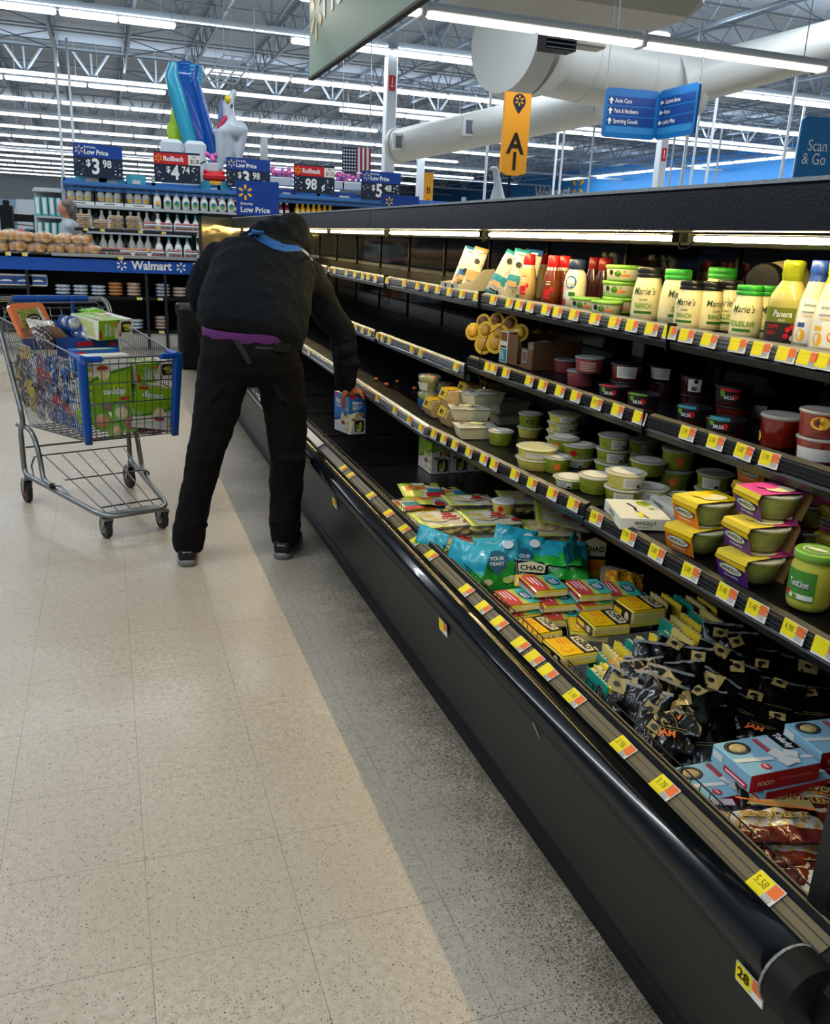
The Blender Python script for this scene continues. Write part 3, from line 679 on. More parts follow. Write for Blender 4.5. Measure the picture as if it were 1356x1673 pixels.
def pillow(mb, w, h, t, matf, nx=16, ny=12, crimp=.08, seed=0, wr=.003, M=None, puff=.5):
    """a sealed bag lying in the xy plane, middle at the origin; matf(u, v, top) gives the print"""
    def pt(i, j, sg):
        u, v = i/nx, j/ny; e = min(u, 1-u)*2; g = min(v, 1-v)*2
        e = max(0, (e-crimp)/(1-crimp)); g = max(0, (g-crimp)/(1-crimp)); f = (max(0, min(1, e*1.6))**puff)*(max(0, min(1, g*1.6))**puff)
        nn = noise.noise(Vector((u*5+seed, v*5, seed*1.7)))*wr*2+noise.noise(Vector((u*14+seed, v*12, seed*.7)))*wr
        return (w*(u-.5)*(1-.03*f), h*(v-.5)*(1-.04*f), sg*t/2*f+nn*(1 if f > 0 else .6))
    vs = [pt(i, j, 1) for j in range(ny+1) for i in range(nx+1)]+[tuple(Vector(pt(i, j, -1))+Vector((0, 0, -.0012))) for j in range(ny+1) for i in range(nx+1)]
    B = (nx+1)*(ny+1); by = {}
    for j in range(ny):
        for i in range(nx):
            a = j*(nx+1)+i; c = (a, a+1, a+nx+2, a+nx+1)
            by.setdefault(matf((i+.5)/nx, (j+.5)/ny, True), []).append(c)
            by.setdefault(matf((i+.5)/nx, (j+.5)/ny, False), []).append((B+a+nx+1, B+a+nx+2, B+a+1, B+a))
    edge = [i for i in range(nx+1)]+[j*(nx+1)+nx for j in range(1, ny+1)]+[ny*(nx+1)+i for i in range(nx-1, -1, -1)]+[j*(nx+1) for j in range(ny-1, 0, -1)]
    em = matf(0, 0, True)
    for k in range(len(edge)): a, b = edge[k], edge[(k+1) % len(edge)]; by.setdefault(em, []).append((a, B+a, B+b, b))
    # one vertex set, several materials
    base = len(mb.v); A = mb.M @ M if M else mb.M; mb.v += [A @ Vector(p) for p in vs]
    for m, fs in by.items():
        if m not in mb.mats: mb.mats.append(m)
        for f in fs: mb.f.append([base+i for i in f]); mb.mi.append(mb.mats.index(m)); mb.sm.append(True)
    return mb
def surf_patch(mb, w, h, t, u0, v0, u1, v1, m, M=None, z=.001, nx=4, ny=4): pass

# ---- kinds of product
MAR = mat('dressing_cream', 'e9dfae', .25, coat=.5, var=.05, vs=60); LIDB = mat('lid_black', '15171b', .35); LIDG = mat('lid_green', '2f9a3a', .35)
DTXT = mat('print_dark_green', '274b2a', .6)
MP = [(.036, 0), (.0405, .004), (.0415, .02), (.041, .06), (.0385, .085), (.034, .105), (.0315, .115), (.0315, .118)]
def maries(px, X, lidm, label, words=('CREAMY', 'RANCH'), face=None, k=1.0, z=None):
    z = shelf_z(1, 0)+.0005 if z is None else z; p = atx(px, X, z)
    def art(q, pr, a):
        wtext(q, pr, "Marie's", a, .078*k, .027*k, DTXT, .004, .8, .18)
        wtext(q, pr, words[0], a, .056*k, .008*k, DTXT, .01, .8)
        wtext(q, pr, words[1], a, .040*k, .019*k, GREEN, .025, .72)
        wpatch(q, pr, a, .05*k, .020*k, .027*k, DKGRN)
    lid = [(.033*k, .114*k), (.0345*k, .116*k)]+[(r*k, z_*k) for r, z_ in ((.0345, .124), (.0335, .125), (.0345, .126), (.0345, .137), (.032, .140))]
    return vessel('dressing_jar', label, 'salad dressing', p, scaleprof(MP, k), MAR, lid, lidm, art, face, 'jars of creamy dressing on the top shelf')
GUAC = mat('guacamole_green', '8f9a2c', .35, var=.25, vs=90, coat=.3); HUM = mat('hummus_cream', 'd6c95e', .35, var=.12, vs=80, coat=.3)
TUBC = mat('tub_clear', 'eef0dc', .1, alpha=.10); LIDC = mat('lid_clear', 'e8eadc', .12, alpha=.45); PAPER = mat('paper_label', 'd8d6cc', .6)
def tub(px, py, zs, label, r=.058, h=.045, fill=GUAC, patch='white', lidm=None, name='dip_tub', cat='dip tub', group='tubs of dip on the lower shelf', top=PAPER, P=None, z=None):
    p = P if P is not None else (atx(px, py, zs))
    fa = math.atan2(CAM.y-p.y, CAM.x-p.x)
    o = thing(name, label, cat, T(*p), group)
    pr = [(r*.80, 0), (r*.83, .002), (r*.95, h*.86)]
    MB().lathe(pr, fill, 28).build('contents', o)
    q = MB(); q.lathe([(r*.96, h*.84), (r, h*.86), (r*1.03, h*.90), (r*1.03, h*.95), (r*.98, h*.97), (r*.95, h*.955), (r*.93, h), (r*.90, h*1.0)], lidm or LIDC, 30); q.build('lid', o)
    q = MB(); q.disc(0, 0, r*.74, r*.74, top, None, h+.0006, 20) if top else None
    rr = random.Random(label); a = fa+rr.uniform(-.5, .5)
    if patch == 'white':
        wpatch(q, pr, a, r*.95, h*.1, h*.78, PAPER, e=.0015)
        for k in range(5): wpatch(q, pr, a-.12, r*.5, h*(.62-.1*k), h*(.65-.1*k), GRY, nz=1, e=.0022)
        wpatch(q, pr, a+.36, r*.18, h*.16, h*.34, INK, nz=1, e=.0022)
    elif patch == 'red': wdisc(q, pr, a, h*.45, r*.22, h*.24, RED, .002)
    elif patch == 'orange': wdisc(q, pr, a, h*.45, r*.24, h*.22, ORG, .002)
    elif patch == 'green': wpatch(q, pr, a, r*.5, h*.35, h*.6, DKGRN, e=.0015); wtext(q, pr, 'dip', a, h*.47, h*.16, WHT)
    if q.v: q.build('printed_label', o)
    return o

# ------------------------------------------------------------------ top shelf
Z1 = shelf_z(1, 0)+.0006

maries(1053, 1.425, LIDB, 'tall jar of creamy ranch dressing with a black lid, first big jar from the left', k=1.03, face=rad(222))
maries(1098, 1.45, LIDG, 'green lidded dressing jar just behind the tall black lidded ranch jar', ('COLE', 'SLAW'), face=rad(250), k=1.03)
maries(1121, 1.405, LIDB, 'black lidded ranch dressing jar standing lower, right of the green lidded jar', face=rad(215), k=.86)
maries(1153, 1.45, LIDB, 'narrowly seen black lidded jar turned away, between two ranch jars', face=rad(265), k=.86)
maries(1168, 1.56, LIDG, 'green lidded dressing jar standing at the back above the black lids', face=rad(200), k=1.1)
maries(1182, 1.50, LIDB, 'black lidded dressing jar in the shade left of the coleslaw jar', ('CHUNKY', 'BLUE'), face=rad(225), k=.9)
maries(1214, 1.41, LIDG, 'green lidded coleslaw dressing jar near the shelf edge', ('', 'COLESLAW'), face=rad(215), k=.87)
maries(1240, 1.455, LIDG, 'green lidded jar half hidden behind the poppy seed bottle', ('', 'SLAW'), face=rad(262), k=.87)
maries(1020, 1.62, LIDB, 'shadowed dressing jar at the back behind the veggie dip tubs', face=rad(200), k=.95)
# jar lying on its side at the back
p = atx(1232, 1.60, Z1)
vessel('dressing_jar', 'dark jar lying on its side at the back with its black lid showing', 'salad dressing', p, scaleprof(MP, 1.25), MAR, [(.043, .145), (.045, .148), (.045, .172), (.041, .176)], LIDB, None, 0,
       'jars of creamy dressing on the top shelf', M=T(p.x+.08, p.y-.02, Z1+.128) @ RZ(rad(25)) @ RY(rad(-90)))
q = maries(1268, 1.66, LIDB, 'dark jar standing at the very back under the shelf shade', face=rad(200), k=1.0)
# poppy seed bottle
PAN = mat('poppy_dressing', 'a9a35a', .2, coat=.5); GCAP = mat('gold_green_foil', '8d9a1e', .25, metal=.4, bump=.3, bs=80); OLIVE = mat('label_olive', '6f7d1f', .45); DKB = mat('label_dark_brown', '231f1e', .5)
PP = [(.034, 0), (.038, .004), (.039, .03), (.039, .085), (.036, .10), (.026, .118), (.019, .130), (.018, .145)]
def art(q, pr, a):
    wpatch(q, pr, a, .10, .050, .082, OLIVE, n=12); wtext(q, pr, 'Panera', a, .068, .019, WTXT, .012, .8, .1); wtext(q, pr, 'BREAD', a, .055, .006, WTXT)
    wpatch(q, pr, a, .10, .008, .050, DKB, n=12); wtext(q, pr, 'POPPY', a-.4, .040, .012, RED, .02, .75); wtext(q, pr, 'SEED', a-.48, .027, .012, RED, .02, .75)
    for dx, z_ in ((.35, .036), (.55, .042), (.7, .03), (.3, .022), (.62, .018)): wdisc(q, pr, a+dx, z_, .0055, .006, RED if z_ > .02 else CREAM, .0022)
vessel('dressing_bottle', 'poppy seed dressing bottle with crinkled gold green cap and dark lower label', 'salad dressing', atx(1277, 1.415, Z1), scaleprof(PP, 1.08), PAN,
       [(r*1.08, z*1.08) for r, z in ((.019, .118), (.0215, .122), (.020, .13), (.0225, .139), (.021, .15), (.0225, .158), (.0215, .166), (.018, .168))], GCAP, art, rad(216))
BOL = mat('yogurt_dressing', 'e2d6b4', .3, coat=.3); CAPB = mat('cap_blue', '1c3f96', .35); CAPY = mat('cap_yellow', 'f0c020', .35)
BP = [(.030, 0), (.034, .004), (.035, .03), (.034, .07), (.030, .10), (.021, .135), (.0165, .155), (.0165, .165)]
def mkart(cm, w1):
    def art(q, pr, a):
        wpatch(q, pr, a, .055, .012, .105, WHT, n=10); wtext(q, pr, 'Bolthouse', a, .092, .009, DKGRN, .01, .7, .1); wpatch(q, pr, a, .03, .076, .079, GRY, e=.0014); wpatch(q, pr, a, .022, .068, .071, SAND, e=.0014)
        wdisc(q, pr, a+.5, .035, .010, .011, ORG); wdisc(q, pr, a+.5, .035, .007, .008, CREAM, .002); wpatch(q, pr, a-.35, .016, .045, .055, cm); wdisc(q, pr, a-.3, .028, .010, .014, SPARK)
        wpatch(q, pr, a, .2, .140, .164, cm, n=20)
    return art
for px, X, cm, lab, w1 in ((1318, 1.43, CAPB, 'white yogurt dressing bottle with a blue cap beside the poppy seed bottle', 'Yogurt'), (1346, 1.405, CAPY, 'white yogurt dressing bottle with a yellow cap, last bottle at the right edge', 'Dressing')):
    p_ = atx(px, X, Z1); vessel('dressing_bottle', lab, 'salad dressing', p_, BP, BOL, [(.018, .155), (.0195, .160), (.0195, .182), (.017, .184)], cm, mkart(cm, w1), rad(212))
# veggie dip tubs
DIP = mat('dip_tub_white', 'd9d8c0', .35); DRIM = mat('tub_rim_green', '7ab04a', .35)
def veg(px, X, z, lab, k=1.0):
    p_ = atx(px, X, z); pr = [(.046*k, 0), (.050*k, .002), (.054*k, .038*k)]
    def art(q, pr, a):
        wpatch(q, pr, a, .2*k, .0, .006, DRIM, n=20)
        for s_ in (0, 2.2, -2.2):
            wdisc(q, pr, a+s_-.18, .022*k, .010, .009, DKGRN); wdisc(q, pr, a+s_-.15, .027*k, .006, .006, GREEN, .002); wpatch(q, pr, a+s_+.25, .026, .015*k, .021*k, ORG); wdisc(q, pr, a+s_-.62, .025*k, .008, .008, INK)
            wtext(q, pr, 'dip', a+s_+.2, .029*k, .009, DKGRN)
    return vessel('veggie_dip_tub', lab, 'dip tub', p_, pr, DIP, [(.054*k, .036*k), (.057*k, .038*k), (.057*k, .046*k), (.053*k, .0475*k)], DRIM, art, rad(228), 'veggie dip tubs on the top shelf')
veg(1011, 1.50, Z1, 'green rimmed veggie dip tub at the bottom of the tall stack', 1)
veg(1012, 1.50, Z1+.048, 'green rimmed veggie dip tub in the middle of the tall stack', 1)
veg(1018, 1.50, Z1+.096, 'green rimmed veggie dip tub on top of the tall stack by the dark bottles', 1)
veg(955, 1.415, Z1, 'veggie dip tub at the shelf edge right of the blue capped mayonnaise', .86)
veg(990, 1.405, Z1, 'veggie dip tub at the shelf edge left of the first ranch jar', .86)
# mayonnaise squeeze bottle
MAY = mat('mayo_cream', 'e6e2c6', .3, coat=.3); NAV = mat('cap_navy', '26355c', .4); LBLU = mat('label_blue', '1c5fae', .4)
MPf = [(.030, 0), (.034, .004), (.036, .04), (.036, .08), (.031, .108), (.022, .122), (.020, .125)]
def art(q, pr, a):
    wdisc(q, pr, a, .082, .020, .020, LBLU); wdisc(q, pr, a, .088, .014, .009, WHT, .002); wtext(q, pr, 'Hellmanns', a, .072, .010, WTXT, .015, .7); wpatch(q, pr, a, .034, .030, .056, WHT); wpatch(q, pr, a+.2, .02, .04, .052, DKGRN, e=.002); wdisc(q, pr, a-.6, .02, .008, .012, RED); wdisc(q, pr, a+.5, .03, .008, .010, GREEN)
vessel('mayonnaise_bottle', 'white squeeze bottle of mayonnaise with a dark blue cap', 'mayonnaise', atx(936, 1.42, Z1), MPf, MAY, [(.024, .122), (.0265, .125), (.0255, .150), (.022, .152)], NAV, art, rad(215))
# sauce bottles with red caps
SAU = [(.027, 0), (.031, .004), (.032, .04), (.029, .075), (.024, .105), (.019, .125), (.018, .13)]
REDC = mat('cap_red', 'd8202a', .35); S1 = mat('sauce_cream', 'd8b878', .25, coat=.5); S2 = mat('sauce_amber', '7c3a1a', .2, coat=.6); S3 = mat('sauce_dark', '30100c', .2, coat=.6)
def art(q, pr, a):
    wpatch(q, pr, a, .2, .112, .124, GREEN if False else WHT, n=16)
    wdisc(q, pr, a-.15, .040, .010, .012, RED); wdisc(q, pr, a+.25, .052, .006, .008, RED); wpatch(q, pr, a-.5, .008, .02, .05, RED); wpatch(q, pr, a-.2, .022, .020, .027, RED)
    for k in range(3): wpatch(q, pr, a-.2, .016, .082-.008*k, .085-.008*k, WHT if k else RED)
cap = [(.020, .122), (.0215, .124), (.0195, .158), (.016, .160)]
for px, X, m_, lab in ((860, 1.425, S1, 'red capped bottle of pale cream sauce beside the film wrapped packs'), (899, 1.415, S2, 'red capped bottle of amber sauce at the shelf edge'),
                       (917, 1.47, S2, 'red capped amber sauce bottle between the first amber one and the mayonnaise'), (880, 1.58, S1, 'red capped cream sauce bottle standing further back in the shade')):
    vessel('sauce_bottle', lab, 'sauce', atx(px, X, Z1), SAU, m_, cap, REDC, art, rad(225), 'red capped sauce bottles on the top shelf')
for px, X, lab in ((965, 1.55, 'dark sauce bottle with a dark red cap behind the mayonnaise'), (981, 1.53, 'dark sauce bottle with a dark red cap left of the dip tub stack')):
    vessel('sauce_bottle', lab, 'sauce', atx(px, X, Z1), SAU, S3, cap, mat('cap_dark_red', '7a1018', .4), None, 0, 'red capped sauce bottles on the top shelf')
# display trays of film packs
TRAY = mat('display_tray_card', 'cfc8b0', .6); PB = mat('pack_blue', '2a63a8', .35); PT = mat('pack_teal', '2c8a9c', .35); PW = mat('pack_film_white', 'cfcabc', .2, coat=.4, var=.25, vs=60); PTAN = mat('pack_tan', 'b89a64', .35)
def tray(px, X, w_, lab):
    p_ = atx(px, X, Z1); t = thing('display_tray', lab, 'tray', T(p_.x, p_.y, Z1)); q = MB()
    q.box((0, 0, .002), (.16, w_, .003), TRAY); q.box((-.078, 0, .013), (.003, w_, .025), TRAY); q.box((.078, 0, .03), (.003, w_, .06), TRAY)
    for s_ in (-1, 1): q.prism([(-.08, 0), (.08, 0), (.08, .09), (.03, .085), (-.03, .03), (-.08, .026)], -.0015, .0015, TRAY, T(0, s_*w_/2, 0) @ RX(PI/2))
    q.build('tray_body', t); q = MB(); F_ = frame((-.0805, w_/2, 0), (0, -1, 0), (0, 0, 1)); q.disc(w_*.3, .013, .012, .008, INK, F_, .001); q.disc(w_*.7, .013, .012, .008, INK, F_, .001); q.build('printed_mark', t); return p_
pa = tray(762, 1.44, .20, 'cream cardboard display tray with round dark marks holding film packs')
def stick(p_, dy, dx, lean, m1, lab, yaw=42):
    M = T(p_.x+dx, p_.y+dy, Z1+.004) @ RZ(rad(-90+yaw)) @ RX(rad(90-14)) @ RZ(rad(lean)) @ T(0, .088, 0)
    q = MB(); pillow(q, .066, .176, .022, lambda u, v, tp: m1 if (.25 < v < .42 or v > .9 or v < .08) else (PTAN if v < .25 and m1 is PB else PW), 10, 16, .10, len(lab)/3, .002)
    hv = (len(lab)*7 % 4)*.022; q.disc(.006, .05-hv, .012, .011, INK, None, .0150, 16); q.rect(-.018, -.055, .020, -.035, PTAN, None, .0150); q.rect(-.014, -.075, .016, -.068, INK, None, .0150); q.rect(-.020, .066, .02, .074, WHT, None, .0130); o = q.build('snack_pack'); o.matrix_world = M; return tag(o, lab, 'snack pack', 'film packs leaning in the display trays')
for dy, dx, ln, m1, lab in ((.062, -.02, -14, PW, 'clear white film snack pack leaning left, first in the cream tray'), (.012, -.025, -10, PB, 'blue and white film snack pack leaning left in the cream tray'), (-.035, -.01, -12, PTAN, 'tan film snack pack leaning in the right half of the cream tray')):
    stick(pa, dy, dx, ln, m1, lab)
pb = atx(818, 1.41, Z1); tray_b = tray(838, 1.47, .14, 'second cream display tray just left of the first red capped bottle')
for dy, dx, ln, m1, lab in ((.02, -.03, -22, PT, 'teal and clear film pack leaning steeply over the shelf edge'), (.05, .05, -16, PW, 'white film pack behind the steep teal one'), (-.035, .02, -8, PT, 'teal film pack standing nearly upright before the red capped bottle'), (-.06, .07, -4, PB, 'blue film pack standing at the back of the second tray'), (.0, .07, -12, PTAN, 'tan film pack squeezed at the back between the two trays')):
    stick(pb, dy, dx, ln, m1, lab)

# ------------------------------------------------------------------ middle shelf
TOM = mat('salsa_red', '5e150c', .3, var=.4, vs=90, coat=.4); PINK = mat('spread_pink', '8a3f45', .4, var=.2, vs=70); DLID = mat('lid_dark', '1b1d20', .3); GLID = mat('lid_grey', '7d8184', .4)
def tub2(px, X, dz, lab, fill, r, h, lid, art=None, face=None):
    z = shelf_z(2, .3 if px > 1090 else 1.0)+.0006+dz; p_ = atx(px, X, z); p_.z = shelf_z(2, p_.y)+.0006+dz
    pr = [(r*.86, 0), (r*.9, .003), (r, h*.9)]
    return vessel('salsa_tub', lab, 'salsa tub', p_, pr, fill, [(r, h*.88), (r*1.05, h*.90), (r*1.05, h*.97), (r*.99, h)], lid, art, face, 'tubs of salsa and spread on the middle shelf')
def a_dark(w1, c1):
    def art(q, pr, a):
        wpatch(q, pr, a, .10, .006, pr[-1][1]*.95, mat('label_black', '131412', .5), n=12);
        wtext(q, pr, w1, a, .020, .013, WTXT, .02, .75); wpatch(q, pr, a, .05, .036, .044, c1, e=.0014); wdisc(q, pr, a+.35, .022, .008, .008, RED, .0016); wdisc(q, pr, a-.4, .030, .007, .009, GREEN, .0016)
    return art
def a_bar(q, pr, a):
    wpatch(q, pr, a, .06, .008, .042, PAPER)
    for k in range(5): wpatch(q, pr, a-.05, .045, .036-.005*k, .0375-.005*k, GRY, nz=1, e=.0016)
def a_bar2(q, pr, a):
    wpatch(q, pr, a, .035, .01, .048, PAPER)
    for k in range(6): wpatch(q, pr, a-.14+.055*k, .0016, .013, .024, INK, nz=1, n=1, e=.0016)
    wdisc(q, pr, a+.08, .038, .006, .006, INK, .0016)
tub2(948, 1.405, 0, 'brown red spread tub with a pale lid, lower one of the stack of two', PINK, .045, .048, GLID)
tub2(962, 1.405, .0485, 'dusky pink spread tub with a pale lid, upper one of the stack of two', PINK, .045, .048, GLID, lambda q, pr, a: [wpatch(q, pr, a, .05, .008+.006*k, .0095+.006*k, CREAM, nz=1) for k in range(5)])
tub2(925, 1.52, 0, 'shadowed tub with a grey rim left of the pink stack', PINK, .045, .045, GLID)
tub2(1002, 1.375, -.0, 'deli salsa tub with a black label and a tomato, left of the fresh one', TOM, .044, .040, DLID, a_dark('SALSA', RED), rad(215))
tub2(1022, 1.45, .046, 'red salsa tub with a pale ingredients label, above the black labels', TOM, .046, .048, DLID, a_bar, rad(238))
tub2(1020, 1.45, 0, 'dark salsa tub under the one with the pale ingredients label', TOM, .046, .044, DLID)
tub2(1050, 1.375, 0, 'fresh salsa tub with black label and green script at the shelf edge', TOM, .044, .040, DLID, a_dark('SALSA', GREEN), rad(212))
tub2(1084, 1.56, .046, 'dark tub with a faint grey label standing high at the back', S3, .046, .046, DLID, a_bar, rad(215))
tub2(1084, 1.56, 0, 'dark tub at the back carrying the one with the faint grey label', S3, .046, .046, DLID)
tub2(1136, 1.52, .042, 'dark tub with a white barcode sticker, on top of a stack', S3, .044, .050, DLID, a_bar2, rad(226))
tub2(1136, 1.52, 0, 'dark salsa tub under the barcode one', S3, .044, .042, DLID)
tub2(1132, 1.395, 0, 'small salsa tub with blue strip and yellow dot, right of the shelf joint', TOM, .044, .038, DLID, a_dark('SALSA', PT), rad(205))
tub2(1184, 1.375, 0, 'small salsa tub with teal strip and yellow dot at the shelf edge', TOM, .046, .036, DLID, a_dark('SALSA', PT), rad(208))
tub2(1196, 1.50, .045, 'dark fresh salsa tub in the shade behind the teal strip one', TOM, .046, .048, DLID, a_dark('SALSA', RED), rad(218))
tub2(1196, 1.50, 0, 'dark salsa tub at the bottom of the shaded stack', TOM, .046, .044, DLID)
tub2(1236, 1.60, 0, 'dark tub with a faint label at the back, left of the big red tub', S3, .046, .050, DLID, a_bar, rad(218))
big = mat('salsa_deep_red', '7a1c10', .2, var=.3, vs=60, coat=.6)
tub2(1271, 1.405, 0, 'large clear tub of deep red salsa with a clear lid', big, .046, .072, LIDC, lambda q, pr, a: wdisc(q, pr, a-1.15, .02, .012, .012, SPARK), rad(215))
tub2(1333, 1.385, 0, 'clear pico tub with a white label, lower of two at the right edge', mat('pico_red', '93362a', .3, var=.5, vs=70, coat=.5), .046, .050, LIDC, lambda q, pr, a: wpatch(q, pr, a, .085, .004, .03, PAPER, n=12), rad(215))
tub2(1338, 1.385, .051, 'clear pico tub with a yellow round label, upper of two at the right edge', MATS['pico_red'], .046, .055, LIDC, lambda q, pr, a: (wdisc(q, pr, a, .032, .020, .014, SPARK), wtext(q, pr, 'RED', a, .032, .010, INK)), rad(222))
# lobed yellow snack clamshells hanging over the shelf edge
SNY = mat('snack_card_yellow', 'e8bb10', .35, coat=.3); NOOD = mat('noodle_gold', 'cf9a2c', .4, var=.3, vs=80); NUT = mat('nut_brown', '7a4a22', .5, var=.4, vs=120); CANDY = mat('candy_mix', 'c64a3a', .4, var=.6, vs=160)
def clam(M, label, group, lobes=((0, 0, .040), (-.045, .052, .033), (.045, .052, .033), (0, .085, .030)), card=SNY, fills=(NOOD, NOOD, SNY, NUT), k=1, rim=None):
    t = thing('snack_clamshell', label, 'snack pack', M, group)
    q = MB()
    for x, y, r in lobes: q.lathe([(r*k, 0), (r*k, .004), (r*.96*k, .005)], card, 24, T(x*k, y*k, 0))
    q.box((0, .042*k, .002), (.05*k, .06*k, .0035), card); q.build('card', t)
    for i, (x, y, r) in enumerate(lobes):
        q = MB(); q.lathe([(r*.66*k, .005), (r*.60*k, .016*k), (r*.45*k, .019*k), (.001, .020*k)], fills[i % len(fills)], 20, T(x*k, y*k, 0)); q.build('filled_cup', t)
    q = MB()
    for x, y, r in lobes: q.lathe([(r*.74*k, .0055), (r*.68*k, .019*k), (r*.50*k, .023*k), (.001, .024*k)], FILM, 20, T(x*k, y*k, 0))
    if card is not SNY: q.build('clear_cover', t)
    return t
pc = atx(790, 1.345, shelf_z(2, 1.8))
for i, (dy, dx, dz, tl, lab) in enumerate(((.055, .02, .012, 12, 'yellow lobed snack clamshell at the front left of the leaning row'), (.0, .045, .022, 8, 'yellow lobed snack clamshell second in the leaning row'), (-.055, .07, .016, 4, 'yellow lobed snack clamshell third in the leaning row, by the wire divider'))):
    clam(T(pc.x+dx, pc.y+dy, sz(2, pc.y)+.033+dz-.0) @ RZ(rad(-52)) @ RX(rad(78)) @ RZ(rad(tl)), lab, 'yellow snack clamshells', k=1.02)
for i in range(8):
    px = 834+10.5*i; p_ = atx(px, 1.55+.012*i, 1.02); z0 = shelf_z(2, p_.y)+.045
    q = MB(); q.lathe([(.030, 0), (.030, .004), (.022, .014), (.001, .018)], (SNY, NOOD, NUT)[i % 3], 18, T(0, .03, 0), cy=1.35); q.box((0, -.015, .003), (.05, .06, .006), SNY)
    o = q.build('snack_clamshell'); o.matrix_world = T(p_.x, p_.y, z0) @ RZ(rad(-78)) @ RX(rad(80)); tag(o, 'yellow rimmed snack clamshell standing on edge in the row going back into shade', 'snack pack', 'shaded row of yellow rimmed clamshells')
p_ = atx(832, 1.42, shelf_z(2, 1.5)); CARD = mat('cardboard', '6a4a2e', .7, var=.1, vs=20)
c = Carton('snack_box', 'narrow white and teal box standing beside the brown shipping carton', 'box', T(p_.x, p_.y, shelf_z(2, p_.y)+.001) @ RZ(rad(6)), (.06, .055, .115), OFFW)
for sd in ('left', 'front'):
    F_ = c.fr(sd); c.q.rect(.004, .004, .05, .05, PT, F_, .0005); c.q.rect(.006, .055, .048, .062, INK, F_, .0005); c.q.rect(.004, .08, .05, .112, NUT, F_, .0005)
    for k in range(5): c.q.rect(.008, .012+.007*k, .04-.003*k, .015+.007*k, WTXT, F_, .001)
c.done()
p_ = atx(885, 1.50, shelf_z(2, 1.3)); zc = shelf_z(2, p_.y)+.001
t = thing('shipping_carton', 'open brown cardboard carton with sachets on the middle shelf', 'box', T(p_.x, p_.y, zc) @ RZ(rad(3)))
q = MB(); q.box((0, 0, .003), (.2, .2, .005), CARD); q.box((0, .1, .055), (.2, .004, .11), CARD); q.box((0, -.1, .05), (.2, .004, .10), CARD); q.box((.1, 0, .055), (.004, .2, .11), CARD); q.box((-.1, .055, .055), (.004, .09, .11), CARD); q.box((-.1, -.06, .035), (.004, .08, .07), CARD); q.build('carton_body', t)
q = MB(); F_ = frame((-.1025, -.03, .02), (0, -1, 0), (0, 0, 1)); q.rect(0, 0, .035, .045, GRY, F_, .0005); q.rect(.006, .006, .029, .039, CARD, F_, .001); q.build('printed_mark', t)
for i in range(6):
    rr = random.Random(i); q = MB(); pillow(q, .07, .05, .012, lambda u, v, tp: PW if v > .5 else TOM, 8, 6, .15, i, .003); o = q.build('sachet')
    o.matrix_world = T(p_.x-.045+.03*(i % 3), p_.y-.05+.045*(i//2), zc+.02+.012*i) @ Euler((rr.uniform(-.4, .4), rr.uniform(-.5, .5), rr.uniform(0, 3))).to_matrix().to_4x4(); tag(o, 'small white and dark red sachet lying in the brown carton', 'sachet', 'sachets in the brown carton')
# wire divider
q = MB(); w0 = atx(782, 1.31, .93); q.tube([(1.315, w0.y, .88), (1.312, w0.y, .96), (1.34, w0.y, 1.05), (1.42, w0.y, 1.10)], .0018, BLK2, 5); cpart(q, 'wire_divider')

# ------------------------------------------------------------------ lower shelf
def z3(y): return shelf_z(3, y)+.0008
def t3(px, py, dz, label, r=.055, h=.042, **k):
    """tub whose foot shows at (px, py) when it stands on the shelf; dz lifts it onto the ones below"""
    z = .71
    for _ in range(5): p_ = onz(px, py, z); z = z3(p_.y)
    p_ = p_+Vector((.9, .42, 0)).normalized()*r*.8; p_.x = max(p_.x, 1.182+r); p_.z = z3(p_.y)+dz
    return tub(0, 0, 0, label, r, h, P=p_, **k)
SH_ = .0425
for n_, (fx_, fy_, lab, pt) in enumerate(((1003, 822, 'lower guacamole tub of the near pair beside the flat white boxes', 'white'), (1003, 822, 'upper guacamole tub of the near pair beside the flat white boxes', 'white'))): t3(fx_, fy_, n_*SH_, lab, patch=pt, fill=HUM if n_ else GUAC)
t3(1045, 824, 0, 'guacamole tub with paper label tucked right of the near pair', r=.052, patch='white', fill=HUM)
t3(1041, 800, SH_, 'dim guacamole tub standing above and behind the near pair', r=.052, patch=None)
t3(958, 806, 0, 'guacamole tub with square paper lid sticker, left of the near pair', r=.052, h=.05, patch=None)
t3(914, 797, 0, 'low wide dip tub with paper lid, nearest to the shelf edge in the middle', r=.052, h=.028, patch='white')
t3(985, 778, 0, 'lowest guacamole tub of the labelled stack behind the near pair', patch='white')
t3(985, 778, SH_, 'second guacamole tub of the labelled stack behind the near pair', patch='white')
t3(985, 778, 2*SH_, 'top guacamole tub of the labelled stack behind the near pair', patch='white', r=.05)
t3(930, 763, 0, 'clear tub under the green one with a red dot', patch='white', h=.03, fill=HUM)
t3(930, 763, .0305, 'green dip tub with a red dot and paper lid', patch='red')
t3(897, 772, 0, 'green dip tub with an orange dot at the bottom, left of the red dot one', patch='orange', r=.045, h=.05)
t3(905, 758, .0455, 'green dip tub with an orange dot above the other orange dot tub', patch='orange', r=.05)
for k in range(5): t3(903, 745, k*.029, ('lowest', 'second', 'third', 'fourth', 'top')[k]+' shallow hummus tub of the tall stack in the middle of the lower shelf', r=.056, h=.028, fill=HUM, patch='white' if k != 2 else None, top=None)
def a_(x): return x
pr_ = t3(838, 768, 0, 'wide shallow hummus tub, lower of the avocado pair', r=.066, h=.036, fill=HUM, patch=None, top=None)
pr_ = t3(838, 768, .0365, 'wide shallow hummus tub lettered avocado, upper of the pair', r=.066, h=.034, fill=HUM, patch=None, top=None)
q = MB(); p2 = [(.066*.80, 0), (.066*.95, .031)]; fa = math.atan2(CAM.y-pr_.location.y, CAM.x-pr_.location.x)
